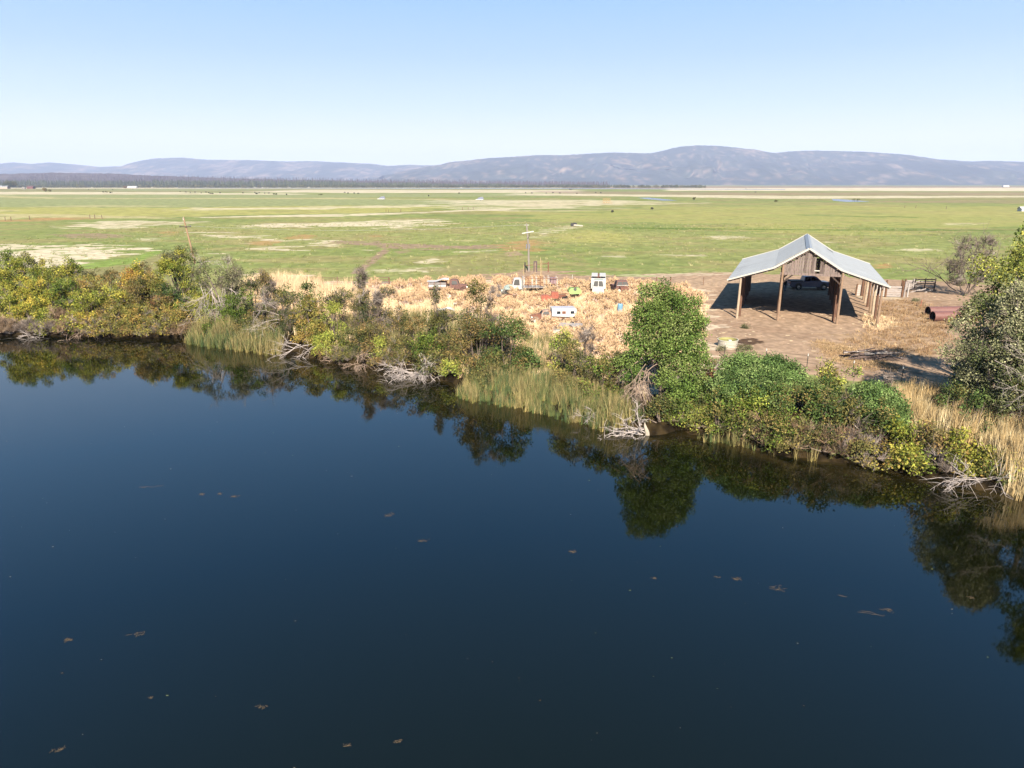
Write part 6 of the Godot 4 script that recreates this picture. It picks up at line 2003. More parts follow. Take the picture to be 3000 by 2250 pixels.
func bank_middle():
	var s := [
		["twiggy_shrub", "grey twig bush leaning left behind the first reed bed", "twig", [-25.61, -74.59, 4.37, 2.17], "dark", 0.25],
		["leafy_shrub", "thin gold olive bush against the tall tan grass", "rustolive", [-26.52, -76.51, 5.35, 1.92], "twig", 0.2],
		["leafy_shrub", "flat deep green bush before the tan grass, left one", "deep", [-24.31, -75.5, 3.66, 2.42], "", 0.0],
		["leafy_shrub", "rounded deep green bush before the tan grass, right one", "deep", [-21.14, -73.36, 4.09, 2.78], "", 0.0],
		["leafy_shrub", "large grey olive bush behind the right end of the first reeds", "olive", [-23.7, -71.94, 3.56, 4.2], "twig", 0.35],
		["leafy_shrub", "dark olive bush below the large grey olive one", "dark", [-22.55, -69.77, 1.99, 2.72], "twig", 0.2],
		["leafy_shrub", "gold olive bush with orange leaves above the fallen boughs", "gold", [-19.93, -69.15, 3.32, 3.37], "twig", 0.1],
		["leafy_shrub", "orange gold bush low above the fallen boughs", "gold", [-19.18, -67.19, 1.8, 2.96], "", 0.0],
		["leafy_shrub", "narrow lime yellow bush in the middle bank", "lime", [-17.05, -67.08, 3.34, 1.63], "", 0.0],
		["leafy_shrub", "lime yellow bush low at the water in the middle bank", "lime", [-17.17, -65.45, 1, 2.57], "", 0.0],
		["leafy_shrub", "dark olive twiggy bush right of the deep green one", "dark", [-17.1, -69.74, 4.18, 2.85], "twig", 0.3],
		["twiggy_shrub", "pale grey upright dead bush with a leafy base", "twig", [-15.01, -69.95, 6.03, 1.56], "dark", 0.2],
		["leafy_shrub", "olive bush round the foot of the pale dead bush", "olive", [-14.95, -68.85, 4.38, 2.34], "twig", 0.2],
		["leafy_shrub", "small dark bush below the pale dead bush", "dark", [-13.67, -66.48, 3.51, 1.62], "twig", 0.2],
		["leafy_shrub", "dark olive bush with grey stems right of the pale dead bush", "dark", [-12.07, -67.97, 4.45, 2.65], "twig", 0.35],
		["twiggy_shrub", "bare grey stems standing left of a dark olive bush", "twig", [-12.93, -67.63, 4.43, 1.18], "", 0.0],
		["leafy_shrub", "olive green bush over the dark gap at the water", "dark", [-14.17, -63.74, 1.67, 3.44], "", 0.0],
		["leafy_shrub", "olive gold bush left of the grey driftwood tangle", "rustolive", [-12.87, -63.53, 2.35, 2.8], "twig", 0.1],
		["leafy_shrub", "lime green bush low beside the brown twig heap", "lime", [-11.54, -61.83, 1.29, 1.82], "", 0.0],
		["leafy_shrub", "olive bush with tan stems on the middle bank", "rustolive", [-10.55, -64.12, 2.87, 2.51], "twig", 0.15],
		["leafy_shrub", "rust olive bush above the grey driftwood tangle", "rustolive", [-8.85, -61.57, 3.13, 3.02], "", 0.0],
		["leafy_shrub", "dark green bush right above the grey driftwood tangle", "green", [-7.18, -59.81, 2.19, 2.94], "", 0.0],
		["leafy_shrub", "olive bush behind the left part of the driftwood", "olive", [-9.58, -60.94, 1.49, 2.7], "twig", 0.1],
		["leafy_shrub", "slim dark olive bush standing tall in the tan weeds", "dark", [-6.95, -63.13, 5.18, 1.23], "twig", 0.3],
		["leafy_shrub", "wide olive green bush below the slim tall one", "dark", [-5.99, -61.56, 3.65, 2.41], "twig", 0.2],
		["leafy_shrub", "olive gold bush with tan grass through it", "rustolive", [-4.91, -58.94, 2.37, 2.91], "", 0.0],
		["leafy_shrub", "upright dark bush on the skyline of the middle bank", "dark", [-2.77, -58.76, 6.22, 2.41], "", 0.0],
		["twiggy_shrub", "grey bare bush right of the upright dark one", "twig", [-1.34, -57.79, 6.11, 2.26], "", 0.0],
		["twiggy_shrub", "dark grey twig bush left below the upright dark one", "twig", [-3.6, -57.8, 4.42, 1.53], "dark", 0.4],
		["leafy_shrub", "broad rust olive bush in the middle of the bank", "rustolive", [-2.86, -55.9, 4.43, 3.85], "", 0.0],
		["leafy_shrub", "glossy dark green bush at the right end of the middle bank", "deep", [-0.42, -54.27, 4.46, 3.48], "rustolive", 0.25],
		["leafy_shrub", "dark green bush below the broad rust olive one", "dark", [-1.59, -53.43, 1.78, 2.92], "", 0.0],
		["leafy_shrub", "bright lime bush at the water right of the driftwood", "lime", [-4.53, -56.59, 0.95, 2.35], "", 0.0],
		["leafy_shrub", "feathery green bush alone in the tan weeds", "lime", [3.78, -52.77, 3.75, 1.72], "greygreen", 0.4],
		["leafy_shrub", "olive bush behind the long reed bed, left one", "olive", [4.73, -50.47, 2.96, 3.01], "", 0.0],
		["leafy_shrub", "olive green bush behind the long reed bed, right one", "green", [6.36, -47.9, 2.83, 2.63], "olive", 0.4],
		["leafy_shrub", "pale olive bush at the left foot of the big green tree", "olive", [7.31, -47.7, 3.18, 1.9], "", 0.0],
		["leafy_shrub", "grey twig bush in the tan weeds behind the reeds", "twig", [5.69, -52.82, 3.92, 1.46], "", 0.0],
	]
	for a in s:
		var p: Array = a[3]
		shrub(a[0], a[1], a[2], p[0], p[1], p[2], p[3], 1.0 if a[2] != "twig" else 0.9, a[4], a[5])
	# the big green tree at the water: many heavy leaf masses stacked on limbs
	var p := [10.37, -47.46, 8.44, 6.06]
	var v := thing("green_tree", "big bright green leafy tree at the water before the dirt yard", "tree", Vector3(p[0], -0.3, p[1]))
	var h: float = p[2]
	var r := RandomNumberGenerator.new()
	r.seed = 31
	var lobes := []
	# [across (photo left is negative), height share, towards the pond, radius]
	for q in [[-1.4, 0.93, 0.2, 0.85], [-0.4, 0.95, -0.3, 0.8], [-2.2, 0.8, 0.3, 0.8], [-1.2, 0.8, 1.0, 1.0], [0.2, 0.86, 0.6, 0.95], [1.2, 0.84, 0.1, 0.85], [2.1, 0.84, -0.2, 0.6], [2.6, 0.72, 0.1, 0.7], [1.7, 0.72, 0.9, 1.0], [0.4, 0.7, 1.4, 1.05], [-1.0, 0.66, 1.4, 1.0], [-2.3, 0.66, 0.6, 0.85], [-2.9, 0.56, 0.4, 0.7], [-2.2, 0.52, 1.2, 0.95], [-0.7, 0.52, 1.7, 1.0], [0.8, 0.56, 1.8, 1.05], [2.0, 0.56, 1.2, 1.0], [2.7, 0.46, 0.6, 0.8], [1.8, 0.4, 1.8, 1.0], [0.4, 0.4, 2.0, 0.95], [-0.2, 0.28, 2.1, 0.85], [1.3, 0.26, 2.2, 0.95], [2.4, 0.3, 1.5, 0.85], [0.5, 0.14, 2.4, 0.8], [1.7, 0.13, 2.3, 0.8], [-3.3, 0.4, 1.0, 0.75], [-3.0, 0.3, 1.5, 0.75], [0.3, 0.75, -1.3, 1.2], [1.4, 0.6, -1.2, 1.2], [-1.2, 0.7, -1.0, 1.1], [-1.0, 0.45, -0.6, 1.1], [1.0, 0.38, -0.8, 1.1], [2.9, 0.62, -0.4, 0.55], [2.3, 0.18, 1.7, 0.85], [2.9, 0.2, 0.9, 0.75], [1.1, 0.07, 2.6, 0.75], [2.2, 0.07, 2.1, 0.7], [2.7, 0.4, 1.4, 0.8]]:
		lobes.append([Vector3(q[0] * 0.8 + 0.1, h * q[1] - 0.2, q[2] * 0.9), q[3] * 0.88])
	looks["tree"] = {"c": [Color(0.1028, 0.1539, 0.0309), Color(0.0659, 0.1135, 0.0201), Color(0.1452, 0.1865, 0.0533), Color(0.0443, 0.0832, 0.0152)], "leaf": "broad"}
	crown(v, "crown", lobes, "tree", 2.3, r, 0.9)
	var t := st()
	tube(t, [Vector3(0.1, 0, 0.5), Vector3(-0.1, h * 0.3, 0.3), Vector3(0, h * 0.62, 0.1), Vector3(-0.2, h * 0.85, 0)], [0.3, 0.24, 0.15, 0.06], 8)
	put("trunk", t, grained("tree_bark", [Color(0.258, 0.213, 0.182), Color(0.399, 0.354, 0.319)], Vector3(1, 0.4, 1), 62), v)
	for k in lobes.size():
		t = st()
		var c: Vector3 = lobes[k][0]
		var from := Vector3(0, clampf(c.y * 0.6, 0.4, h * 0.7), 0.2)
		tube(t, [from, from.lerp(c, 0.55) + Vector3(0, -0.15, 0), c], [0.09, 0.06, 0.02], 5, false)
		put("limb", t, plain(Color(0.334, 0.288, 0.253)), v)

func bank_right():
	# bramble mounds: leaf covered humps, low to the ground
	for d in [["bramble_thicket", "large bright green bramble mound right of the big tree", [16.56, -45.59, 3.81, 7.29], 3.8, 31], ["bramble_thicket", "smaller dark green bramble mound before the dry reeds", [22.36, -41.67, 2.76, 3.68], 2.0, 32]]:
		var p: Array = d[2]
		var v := thing(d[0], d[1], "bramble", Vector3(p[0], -0.1, p[1]))
		var r := RandomNumberGenerator.new()
		r.seed = d[4]
		var lobes := []
		for k in 60:
			var a := r.randf() * TAU
			var f := sqrt(r.randf())
			var x: float = cos(a) * f * (p[3] * 0.5 - 0.4)
			var z: float = sin(a) * f * d[3]
			var y: float = p[2] * (1.0 - pow(f, 3.0) * 0.5) * (1.0 - 0.09 * (x / p[3] * 2.0 + 1.0)) - 0.45
			lobes.append([Vector3(x, maxf(y + r.randfn() * 0.08, 0.2), z), r.randf_range(0.5, 0.75)])
		looks["bramble"] = {"c": [Color(0.0862, 0.1461, 0.0372), Color(0.0588, 0.1079, 0.0277), Color(0.1326, 0.1911, 0.0588), Color(0.0415, 0.0796, 0.0212)], "leaf": "broad"}
		crown(v, "leaves", lobes, "bramble", 1.5, r, 0.8)
		var t := st()
		for k in lobes.size():
			tube(t, [Vector3(lobes[k][0].x * 0.9, 0, lobes[k][0].z * 0.9), lobes[k][0]], [0.02, 0.01], 3, false)
		put("canes", t, plain(Color(0.308, 0.243, 0.213)), v)
	var s := [
		["leafy_shrub", "olive shrub at the right foot of the big tree", "olive", [12.44, -45.35, 0.7, 2.05], "", 0.0],
		["leafy_shrub", "rust red bush between the big tree and the bramble", "rust", [13.54, -46.59, 2.62, 1.03], "twig", 0.4],
		["leafy_shrub", "pale green shrub right beside the big tree's foot", "lime", [12.57, -44.29, -0.15, 1.35], "greygreen", 0.4],
		["leafy_shrub", "green and gold shrub below the left end of the bramble", "olive", [14, -44.34, 1.71, 2.9], "green", 0.4],
		["leafy_shrub", "green shrub with pale seed heads below the bramble", "green", [15.56, -42.78, 1.99, 2.81], "lime", 0.4],
		["leafy_shrub", "green gold shrub below the right end of the bramble", "olive", [17.22, -41.8, 2.13, 2.53], "green", 0.4],
		["leafy_shrub", "tall green weeds along the wire fence, left clump", "lime", [20.07, -43.91, 3.29, 1.85], "olive", 0.5],
		["leafy_shrub", "tall green weeds along the wire fence, right clump", "olive", [21.53, -43.23, 3.12, 1.82], "lime", 0.5],
		["leafy_shrub", "dark green bush between the two bramble mounds", "deep", [19.17, -41.86, 2.7, 2.32], "olive", 0.3],
		["leafy_shrub", "dark olive bush under the smaller bramble mound", "dark", [20.28, -40.68, 2.04, 2.68], "twig", 0.2],
		["twiggy_shrub", "pinkish brown twig bush low under the green shrubs", "browntwig", [17.91, -40.21, 0.54, 1.72], "olive", 0.3],
		["twiggy_shrub", "brown twig bush at the water left of the gold shrub", "browntwig", [19.4, -39.66, 0.86, 2.02], "rust", 0.4],
		["twiggy_shrub", "grey brown twig bush close beside the gold shrub", "twig", [21.21, -39.21, 0.51, 1.2], "rust", 0.3],
		["leafy_shrub", "green bush under the foot of the dry reeds", "olive", [21.85, -40.06, 1.81, 2.24], "deep", 0.3],
		["leafy_shrub", "gold yellow shrub hanging over the water on the right", "yg", [22.41, -38.57, 1.58, 2.55], "", 0.0],
		["leafy_shrub", "rust olive shrub under the golden reeds", "rustolive", [23.57, -37.26, 1.83, 2.1], "twig", 0.2],
		["leafy_shrub", "yellow green shrub above the grey twig mound", "yg", [24.79, -36.83, 1.48, 1.7], "rustolive", 0.3],
		["twiggy_shrub", "round grey twig mound at the water on the right", "twig", [23.74, -36.68, 0.48, 1.58], "", 0.0],
		["leafy_shrub", "yellow green shrub above the pale driftwood on the right", "yg", [25.46, -36.22, 0.81, 2.05], "gold", 0.3],
		["leafy_shrub", "green gold shrub near the right edge of the bank", "yg", [26.75, -35.75, 0.7, 1.84], "", 0.0],
		["leafy_shrub", "dark green shrub at the right edge of the photo", "green", [27.64, -35.34, 0.28, 1.46], "", 0.0],
		["leafy_shrub", "deep green bush between the two stands of golden reeds", "deep", [27.17, -39.35, 2.56, 1.4], "dark", 0.3],
		["leafy_shrub", "dark green bush under the grey green tree", "dark", [26.6, -40.87, 2.95, 1.44], "deep", 0.3],
		["leafy_shrub", "green bush at the right edge below the grey green tree", "dark", [29.28, -39.34, 3.19, 2.19], "", 0.0],
		["twiggy_shrub", "small bare grey bush over the smaller bramble mound", "twig", [23.22, -42.24, 2.81, 0.72], "", 0.0],
	]
	for a in s:
		var p: Array = a[3]
		shrub(a[0], a[1], a[2], p[0], p[1], p[2], p[3], 1.1 if a[2] != "twig" and a[2] != "browntwig" else 0.9, a[4], a[5])
	var r := RandomNumberGenerator.new()
	r.seed = 51
	var bark := grained("dead_bark", [], Vector3.ONE, 61)
	# grey green tree on the right with dead boughs
	var p := [29.18, -41.1, 9.21, 5.89]
	var v := thing("grey_green_tree", "large grey green tree on the right with bare grey dead boughs", "tree", Vector3(p[0], 0, p[1]))
	var h: float = p[2]
	var lobes := []
	for k in 46:
		var a := r.randf() * TAU
		var y := r.randf_range(0.12, 0.97)
		var rad := r.randf_range(0.65, 1.1)
		var w: float = p[3] * 0.5 * (0.62 + 0.38 * sin(clampf(1.25 - y, 0.0, 1.0) * PI * 0.9)) * (1.0 - pow(maxf(y - 0.6, 0.0) / 0.45, 2.0) * 0.5) - rad * 0.5
		lobes.append([Vector3(cos(a) * w * r.randf_range(0.6, 1.0), h * y - rad * 0.5, sin(a) * w * 0.8), rad])
	looks["willow"] = {"c": [Color(0.1787, 0.1838, 0.0939), Color(0.1200, 0.1366, 0.0550), Color(0.2105, 0.2105, 0.1200), Color(0.0744, 0.0939, 0.0329)], "leaf": "small"}
	crown(v, "crown", lobes, "willow", 1.9, r, 0.95, "twig", 0.08)
	var t := st()
	tube(t, [Vector3(0, -0.2, 0), Vector3(0.2, h * 0.3, 0.1), Vector3(0, h * 0.65, 0)], [0.34, 0.24, 0.1], 8)
	put("trunk", t, grained("tree_bark", [], Vector3.ONE, 62), v)
	for k in 24:
		t = st()
		var c: Vector3 = lobes[k][0]
		tube(t, [Vector3(0, c.y * 0.4 + 0.2, 0), Vector3(c.x * 0.5, c.y * 0.6, c.z * 0.5), c], [0.12, 0.07, 0.02], 5, false)
		put("limb", t, plain(Color(0.359, 0.319, 0.293)), v)
	var list := []
	for k in 7:
		list.append([Vector3(-0.4 + r.randfn() * 1.1, h * 0.55 + r.randfn() * 0.5, 2.5 + r.randf() * 0.8), Vector3(r.randfn() * 0.8, -0.35 + r.randfn() * 0.4, 0.5), r.randf_range(1.2, 2.3)])
	for k in 4:
		list.append([Vector3(0.8 + r.randfn(), h * 0.5, 2.4), Vector3(0.6 + r.randfn() * 0.5, 0.3, 0.7), r.randf_range(1.4, 2.2)])
	dead_branches("", "", 0, 0, 0, list, 0.022, bark, 2, 0.03, 0.2, 7, v)
	# yellow green tree behind, at the right edge
	p = [35.0, -44.2, 12.8, 13.6]
	v = thing("yellow_green_tree", "tall yellow green tree at the right edge rising over the grey green one", "tree", Vector3(p[0], 0, p[1]))
	h = p[2]
	lobes = []
	for k in 52:
		var a := r.randf() * TAU
		var y := r.randf_range(0.18, 0.97)
		var rad := r.randf_range(0.7, 1.25)
		var w: float = p[3] * 0.5 * (1.0 - pow(maxf(y - 0.45, 0.0) / 0.62, 2.0) * 0.7) - rad * 0.5
		lobes.append([Vector3(cos(a) * w * r.randf_range(0.5, 1.0), h * y - rad * 0.5, sin(a) * w * 0.8), rad])
	looks["sunny"] = {"c": [Color(0.2092, 0.2210, 0.0344), Color(0.1285, 0.1561, 0.0235), Color(0.2853, 0.2717, 0.0453), Color(0.0727, 0.1040, 0.0176)], "leaf": "broad"}
	crown(v, "crown", lobes, "sunny", 1.2, r, 1.0)
	t = st()
	tube(t, [Vector3(0, -0.2, 0), Vector3(0.2, h * 0.4, 0), Vector3(0, h * 0.8, 0)], [0.4, 0.28, 0.08], 8)
	put("trunk", t, grained("tree_bark", [], Vector3.ONE, 62), v)
	for k in 20:
		t = st()
		var c: Vector3 = lobes[k][0]
		tube(t, [Vector3(0, c.y * 0.5, 0), Vector3(c.x * 0.5, c.y * 0.7, c.z * 0.5), c], [0.14, 0.08, 0.02], 5, false)
		put("limb", t, plain(Color(0.334, 0.293, 0.258)), v)
	# a tall green tree whose reflection fills the right edge of the pond
	v = thing("shore_tree", "tall dark green tree past the right edge, seen in the pond's reflection", "tree", Vector3(32.8, -0.2, -36.6))
	h = 12.5
	lobes = []
	for k in 44:
		var a := r.randf() * TAU
		var y := r.randf_range(0.12, 0.97)
		var rad := r.randf_range(0.7, 1.2)
		var w: float = 4.6 * (1.0 - pow(maxf(y - 0.35, 0.0) / 0.75, 1.6) * 0.7) - rad * 0.5
		lobes.append([Vector3(cos(a) * w * r.randf_range(0.5, 1.0), h * y - rad * 0.5, sin(a) * w * 0.8), rad])
	crown(v, "crown", lobes, "green", 1.2, r, 1.1)
	t = st()
	tube(t, [Vector3(0, -0.2, 0), Vector3(0.2, h * 0.4, 0), Vector3(0, h * 0.8, 0)], [0.36, 0.25, 0.08], 8)
	put("trunk", t, grained("tree_bark", [], Vector3.ONE, 62), v)
	# bare twiggy tree left of it
	p = [60.54, -94.58, 8.06, 6.76]
	v = thing("bare_tree", "thin twiggy grey tree left of the yellow green one", "tree", Vector3(p[0], 0, p[1]))
	h = p[2]
	lobes = []
	for k in 60:
		var a := r.randf() * TAU
		var y := r.randf_range(0.22, 0.94)
		var rad := r.randf_range(0.4, 0.7)
		var w: float = p[3] * 0.5 * (1.0 - pow(absf(y - 0.6) / 0.5, 2.0) * 0.5) - rad * 0.5
		lobes.append([Vector3(cos(a) * w * sqrt(r.randf()), h * y, sin(a) * w * 0.8 * r.randf()), rad])
	crown(v, "twigs", lobes, "twig", 0.6, r, 1.3, "greygreen", 0.3)
	list = []
	for k in 9:
		list.append([Vector3(r.randfn() * 0.3, 0.3, r.randfn() * 0.3), Vector3(r.randfn() * 0.5, 1.0, r.randfn() * 0.5), r.randf_range(h * 0.5, h * 0.85)])
	dead_branches("", "", 0, 0, 0, list, 0.08, plain(Color(0.334, 0.293, 0.263)), 2, 0.0, 0.2, 8, v)

func driftwood():
	var fringe := [
		["dark green fringe under the left side of the big tree's foot", "dark", [9.7, -44.3, 1.02, 1.56], "olive"],
		["green fringe at the waterline under the big tree", "green", [11.08, -44.85, 0.62, 2.04], "olive"],
		["lime grass tuft bush at the waterline right of the big tree's foot", "lime", [12.19, -43.72, -0.07, 1.55], "olive"],
		["olive and brown fringe at the waterline below the big tree's right side", "olive", [13.22, -42.96, 1.1, 1.74], "green"],
		["olive fringe at the waterline below the left bramble end", "olive", [14.23, -42.39, 1.17, 2.15], "green"],
		["pale brown grassy twigs at the waterline under the bramble", "olive", [15.16, -41.3, 0.97, 1.89], "browntwig"],
		["green fringe at the waterline under the bramble's middle", "olive", [16.07, -40.4, 1.16, 2.05], "green"],
		["olive and brown fringe at the waterline left of the pinkish twig bush", "olive", [16.9, -39.82, 0.94, 1.83], "browntwig"],
		["dark fringe at the waterline right of the pinkish twig bush", "dark", [18.37, -39.23, 0.89, 2], "browntwig"],
		["olive and grey fringe at the waterline under the brown twig bush", "olive", [19.76, -38.73, 0.69, 1.98], "twig"],
		["gold fringe at the waterline left of the gold yellow shrub", "gold", [21.27, -38.13, 0.49, 1.95], "twig"],
		["yellow green fringe at the waterline below the gold yellow shrub", "yg", [22.44, -37.01, 0.3, 1.9], "gold"],
		["green fringe at the waterline left of the right driftwood", "yg", [24.26, -35.98, 0.51, 1.48], "gold"],
		["green fringe behind the right driftwood", "olive", [25.93, -35.57, 0.48, 1.83], "yg"],
		["brown twig fringe at the waterline on the far left edge", "browntwig", [-54.74, -75.09, 0.46, 3.3], "twig"],
		["grey twig fringe at the waterline under the yellow shrubs", "twig", [-49.99, -74.8, 0.4, 2.92], "yg"],
		["mixed fringe at the waterline above the grey roots", "browntwig", [-46.78, -74.71, 0.71, 3.28], "yg"],
		["gold fringe at the waterline right of the grey roots", "gold", [-43.58, -74.52, 0.75, 3.64], "twig"],
		["olive gold fringe at the waterline in the middle of the left bank", "rustolive", [-40.59, -74.34, 0.64, 3.62], "gold"],
		["gold fringe at the waterline below the rust shrub", "gold", [-37.62, -74.16, 0.53, 3.62], "twig"],
		["brown twig fringe at the waterline left of the first reeds", "browntwig", [-34.86, -73.99, 0.3, 3.25], "rustolive"],
		["olive fringe at the waterline between the two left twig heaps", "olive", [-14.82, -62.61, 0.18, 2.47], "twig"],
		["olive fringe at the waterline left of the grey driftwood", "rustolive", [-10.69, -60.13, 0.45, 2.67], "twig"],
		["lime fringe at the waterline right of the fallen boughs", "lime", [-16.89, -64.02, -0.15, 2.52], "rustolive"],
		["dark fringe behind the grey driftwood tangle", "dark", [-6.61, -58.17, 0.92, 3.16], "olive"],
	]
	for a in fringe:
		var p: Array = a[2]
		shrub("fringe_shrub", a[0], a[1], p[0], p[1], p[2] + 0.5, p[3], 1.0, a[3], 0.35)
	var pale := grained("driftwood", [Color(0.425, 0.384, 0.374), Color(0.576, 0.546, 0.536), Color(0.500, 0.465, 0.455)], Vector3(1, 1, 1), 63)
	var brown := grained("brown_bough", [Color(0.401, 0.329, 0.284), Color(0.557, 0.496, 0.446)], Vector3(1, 1, 1), 64)
	var bark_grey := grained("dead_bark", [], Vector3.ONE, 61)
	var r := RandomNumberGenerator.new()
	r.seed = 71
	var v
	# the pale tangle at the water, left of centre
	var p := [-7.9, -58.19, 0.92, 2.88]
	v = dead_branches("driftwood_tangle", "pale grey tangle of fallen branches in the water left of centre", p[0], p[1], WATER + 0.1, fan(15, Vector2(1.5, 2.6), Vector3(-0.75, 0.3, 0.7), 0.45, 0.35, r), 0.04, pale, 2, 0.1, 0.17, 11)
	dead_branches("", "", 0, 0, 0, fan(8, Vector2(1.2, 2.2), Vector3(0.3, 0.3, 0.9), 0.5, 0.5, r), 0.045, pale, 2, 0.14, 0.17, 12, v)
	var far := []
	for k in 6:
		far.append([Vector3(0.4 + r.randfn() * 0.25, 1.5 + r.randfn() * 0.2, -0.4), Vector3(0.75, -0.75, 0.5) + Vector3(r.randfn(), r.randfn(), 0) * 0.2, r.randf_range(1.6, 2.4)])
	dead_branches("", "", 0, 0, 0, far, 0.045, pale, 1, 0.03, 0.12, 13, v)
	# brown twig heap left of it, and boughs that trail into the water
	p = [-12.97, -61.19, -0.42, 1.81]
	dead_branches("twig_heap", "brown heap of fine fallen twigs at the water left of the grey tangle", p[0], p[1], WATER + 0.1, fan(13, Vector2(0.8, 1.5), Vector3(0.1, 0.5, 0.8), 0.6, 0.4, r), 0.028, brown, 2, 0.18, 0.2, 14)
	p = [-15.57, -63.07, -0.25, 1.87]
	dead_branches("fallen_bough", "short pale fallen bough at the water between two twig heaps", p[0], p[1], WATER + 0.25, fan(6, Vector2(0.9, 1.7), Vector3(-0.6, 0.15, 0.6), 0.4, 0.3, r), 0.04, brown, 2, 0.1, 0.2, 15)
	p = [-18.88, -65.61, 0.14, 1.94]
	dead_branches("fallen_bough", "long pale bough lying at the right end of the first reed bed", p[0], p[1], WATER + 0.6, [[Vector3(0, 0.5, 0), Vector3(-1, -0.05, 0.25), 3.4], [Vector3(0.3, 0.4, 0.1), Vector3(-0.8, -0.3, 0.7), 2.2], [Vector3(0.6, 0.5, 0), Vector3(-0.6, -0.5, 0.9), 1.9], [Vector3(-1.0, 0.5, 0.2), Vector3(-0.8, -0.2, 0.6), 2.0], [Vector3(-1.2, 0.5, 0.2), Vector3(-0.7, 0.4, 0.2), 1.4]], 0.035, pale, 2, 0.06, 0.15, 16)
	# drooping grey limbs of the middle left bush
	p = [-23.57, -70.66, 2.87, 2.06]
	dead_branches("drooping_limbs", "drooping grey dead limbs over the right part of the first reed bed", p[0], p[1], 0.0, [[Vector3(0.4, 1.9, 0.8), Vector3(-0.8, 0.35, 0.5), 2.6], [Vector3(0.4, 1.5, 0.8), Vector3(-0.9, 0.1, 0.7), 2.4], [Vector3(0.3, 1.2, 0.9), Vector3(-0.7, 0.0, 0.9), 2.2], [Vector3(-0.2, 3.0, 0.6), Vector3(-0.7, 0.5, 0.6), 1.8], [Vector3(0.1, 2.5, 0.6), Vector3(-0.5, 0.6, 0.4), 1.6]], 0.03, bark_grey, 2, 0.1, 0.14, 17)
	# hanging brown boughs at the left of the big tree, pale snag at its foot
	p = [8.27, -46.11, 3.33, 1.38]
	v = dead_branches("hanging_boughs", "mauve brown dead boughs hanging below the left side of the big tree", p[0], p[1], 0.0, [], 0.04, brown)
	var list := []
	for k in 11:
		list.append([Vector3(0.5 + r.randfn() * 0.6, 2.6 + r.randfn() * 0.45, 0.4 + r.randfn() * 0.4), Vector3(-0.55 + r.randfn() * 0.3, -0.35, 0.5 + r.randfn() * 0.25), r.randf_range(1.2, 2.2)])
	dead_branches("", "", 0, 0, 0, list, 0.035, brown, 2, 0.22, 0.12, 18, v)
	p = [8.49, -43.67, 0.76, 1.32]
	v = dead_branches("pale_snag", "bleached white snag with a forked stump in the water by the big tree", p[0], p[1], WATER, fan(10, Vector2(1.0, 2.0), Vector3(-0.9, 0.5, 0.15), 0.35, 0.25, r), 0.045, pale, 2, 0.02, 0.2, 19)
	var t := st()
	tube(t, [Vector3(0.35, -0.2, 0.2), Vector3(0.25, 0.25, 0.2), Vector3(0.12, 0.62, 0.1), Vector3(0.1, 0.8, 0.12)], [0.17, 0.14, 0.08, 0.03], 8)
	put("stump", t, grained("bleached", [Color(0.482, 0.443, 0.394), Color(0.565, 0.541, 0.502)], Vector3(1, 0.5, 1), 65), v)
	p = [5.09, -46.11, -0.76, 1.4]
	dead_branches("twig_heap", "small pale twig heap at the foot of the long reed bed", p[0], p[1], WATER + 0.05, fan(6, Vector2(0.6, 1.1), Vector3(-0.1, 0.5, 0.5), 0.6, 0.2, r), 0.025, pale, 2, 0.1, 0.2, 20)
	# right: pale driftwood under the yellow green shrubs
	p = [25.3, -35.43, -0.06, 1.1]
	v = dead_branches("driftwood_tangle", "pale driftwood branches lying at the water near the right edge", p[0], p[1], WATER + 0.15, [[Vector3(0.6, 0.2, 0), Vector3(-1, 0.08, 0.15), 2.6], [Vector3(0.9, 0.35, 0.1), Vector3(-1, 0.05, 0.3), 2.8], [Vector3(-0.4, 0.55, 0), Vector3(-0.9, -0.1, 0.3), 1.6], [Vector3(1.6, 0.2, 0.1), Vector3(-1, 0.1, 0.2), 2.2], [Vector3(2.3, 0.0, 0.3), Vector3(0.5, 0.6, 0.1), 1.1], [Vector3(-0.8, 0.5, 0.1), Vector3(-0.8, -0.2, 0.5), 1.5], [Vector3(1.2, 0.3, 0), Vector3(-0.7, 0.2, 0.6), 1.6]], 0.03, pale, 2, 0.05, 0.1, 21)
	p = [-52.7, -74.86, -0.24, 2.2]
	dead_branches("fallen_bough", "pale bough lying flat at the water's edge on the far left", p[0], p[1], WATER + 0.15, [[Vector3(0, 0, 0), Vector3(-1, 0.02, 0.1), 4.0], [Vector3(2.5, 0, 0), Vector3(1, 0.1, 0.1), 3.0], [Vector3(4.5, 0.2, 0.1), Vector3(0.5, 0.4, 0.3), 2.0], [Vector3(1.0, 0.2, 0), Vector3(0.2, -0.3, 0.8), 1.4], [Vector3(3.0, 0.2, 0), Vector3(-0.2, -0.2, 0.8), 1.4]], 0.06, pale, 2, 0.02, 0.14, 22)
	p = [-45.55, -74.53, -0.17, 2.18]
	dead_branches("root_tangle", "grey root tangle at the waterline below the left yellow shrubs", p[0], p[1], WATER + 0.1, fan(8, Vector2(0.9, 1.8), Vector3(0.1, 0.3, 0.9), 0.6, 1.2, r), 0.04, brown, 2, 0.15, 0.2, 23)

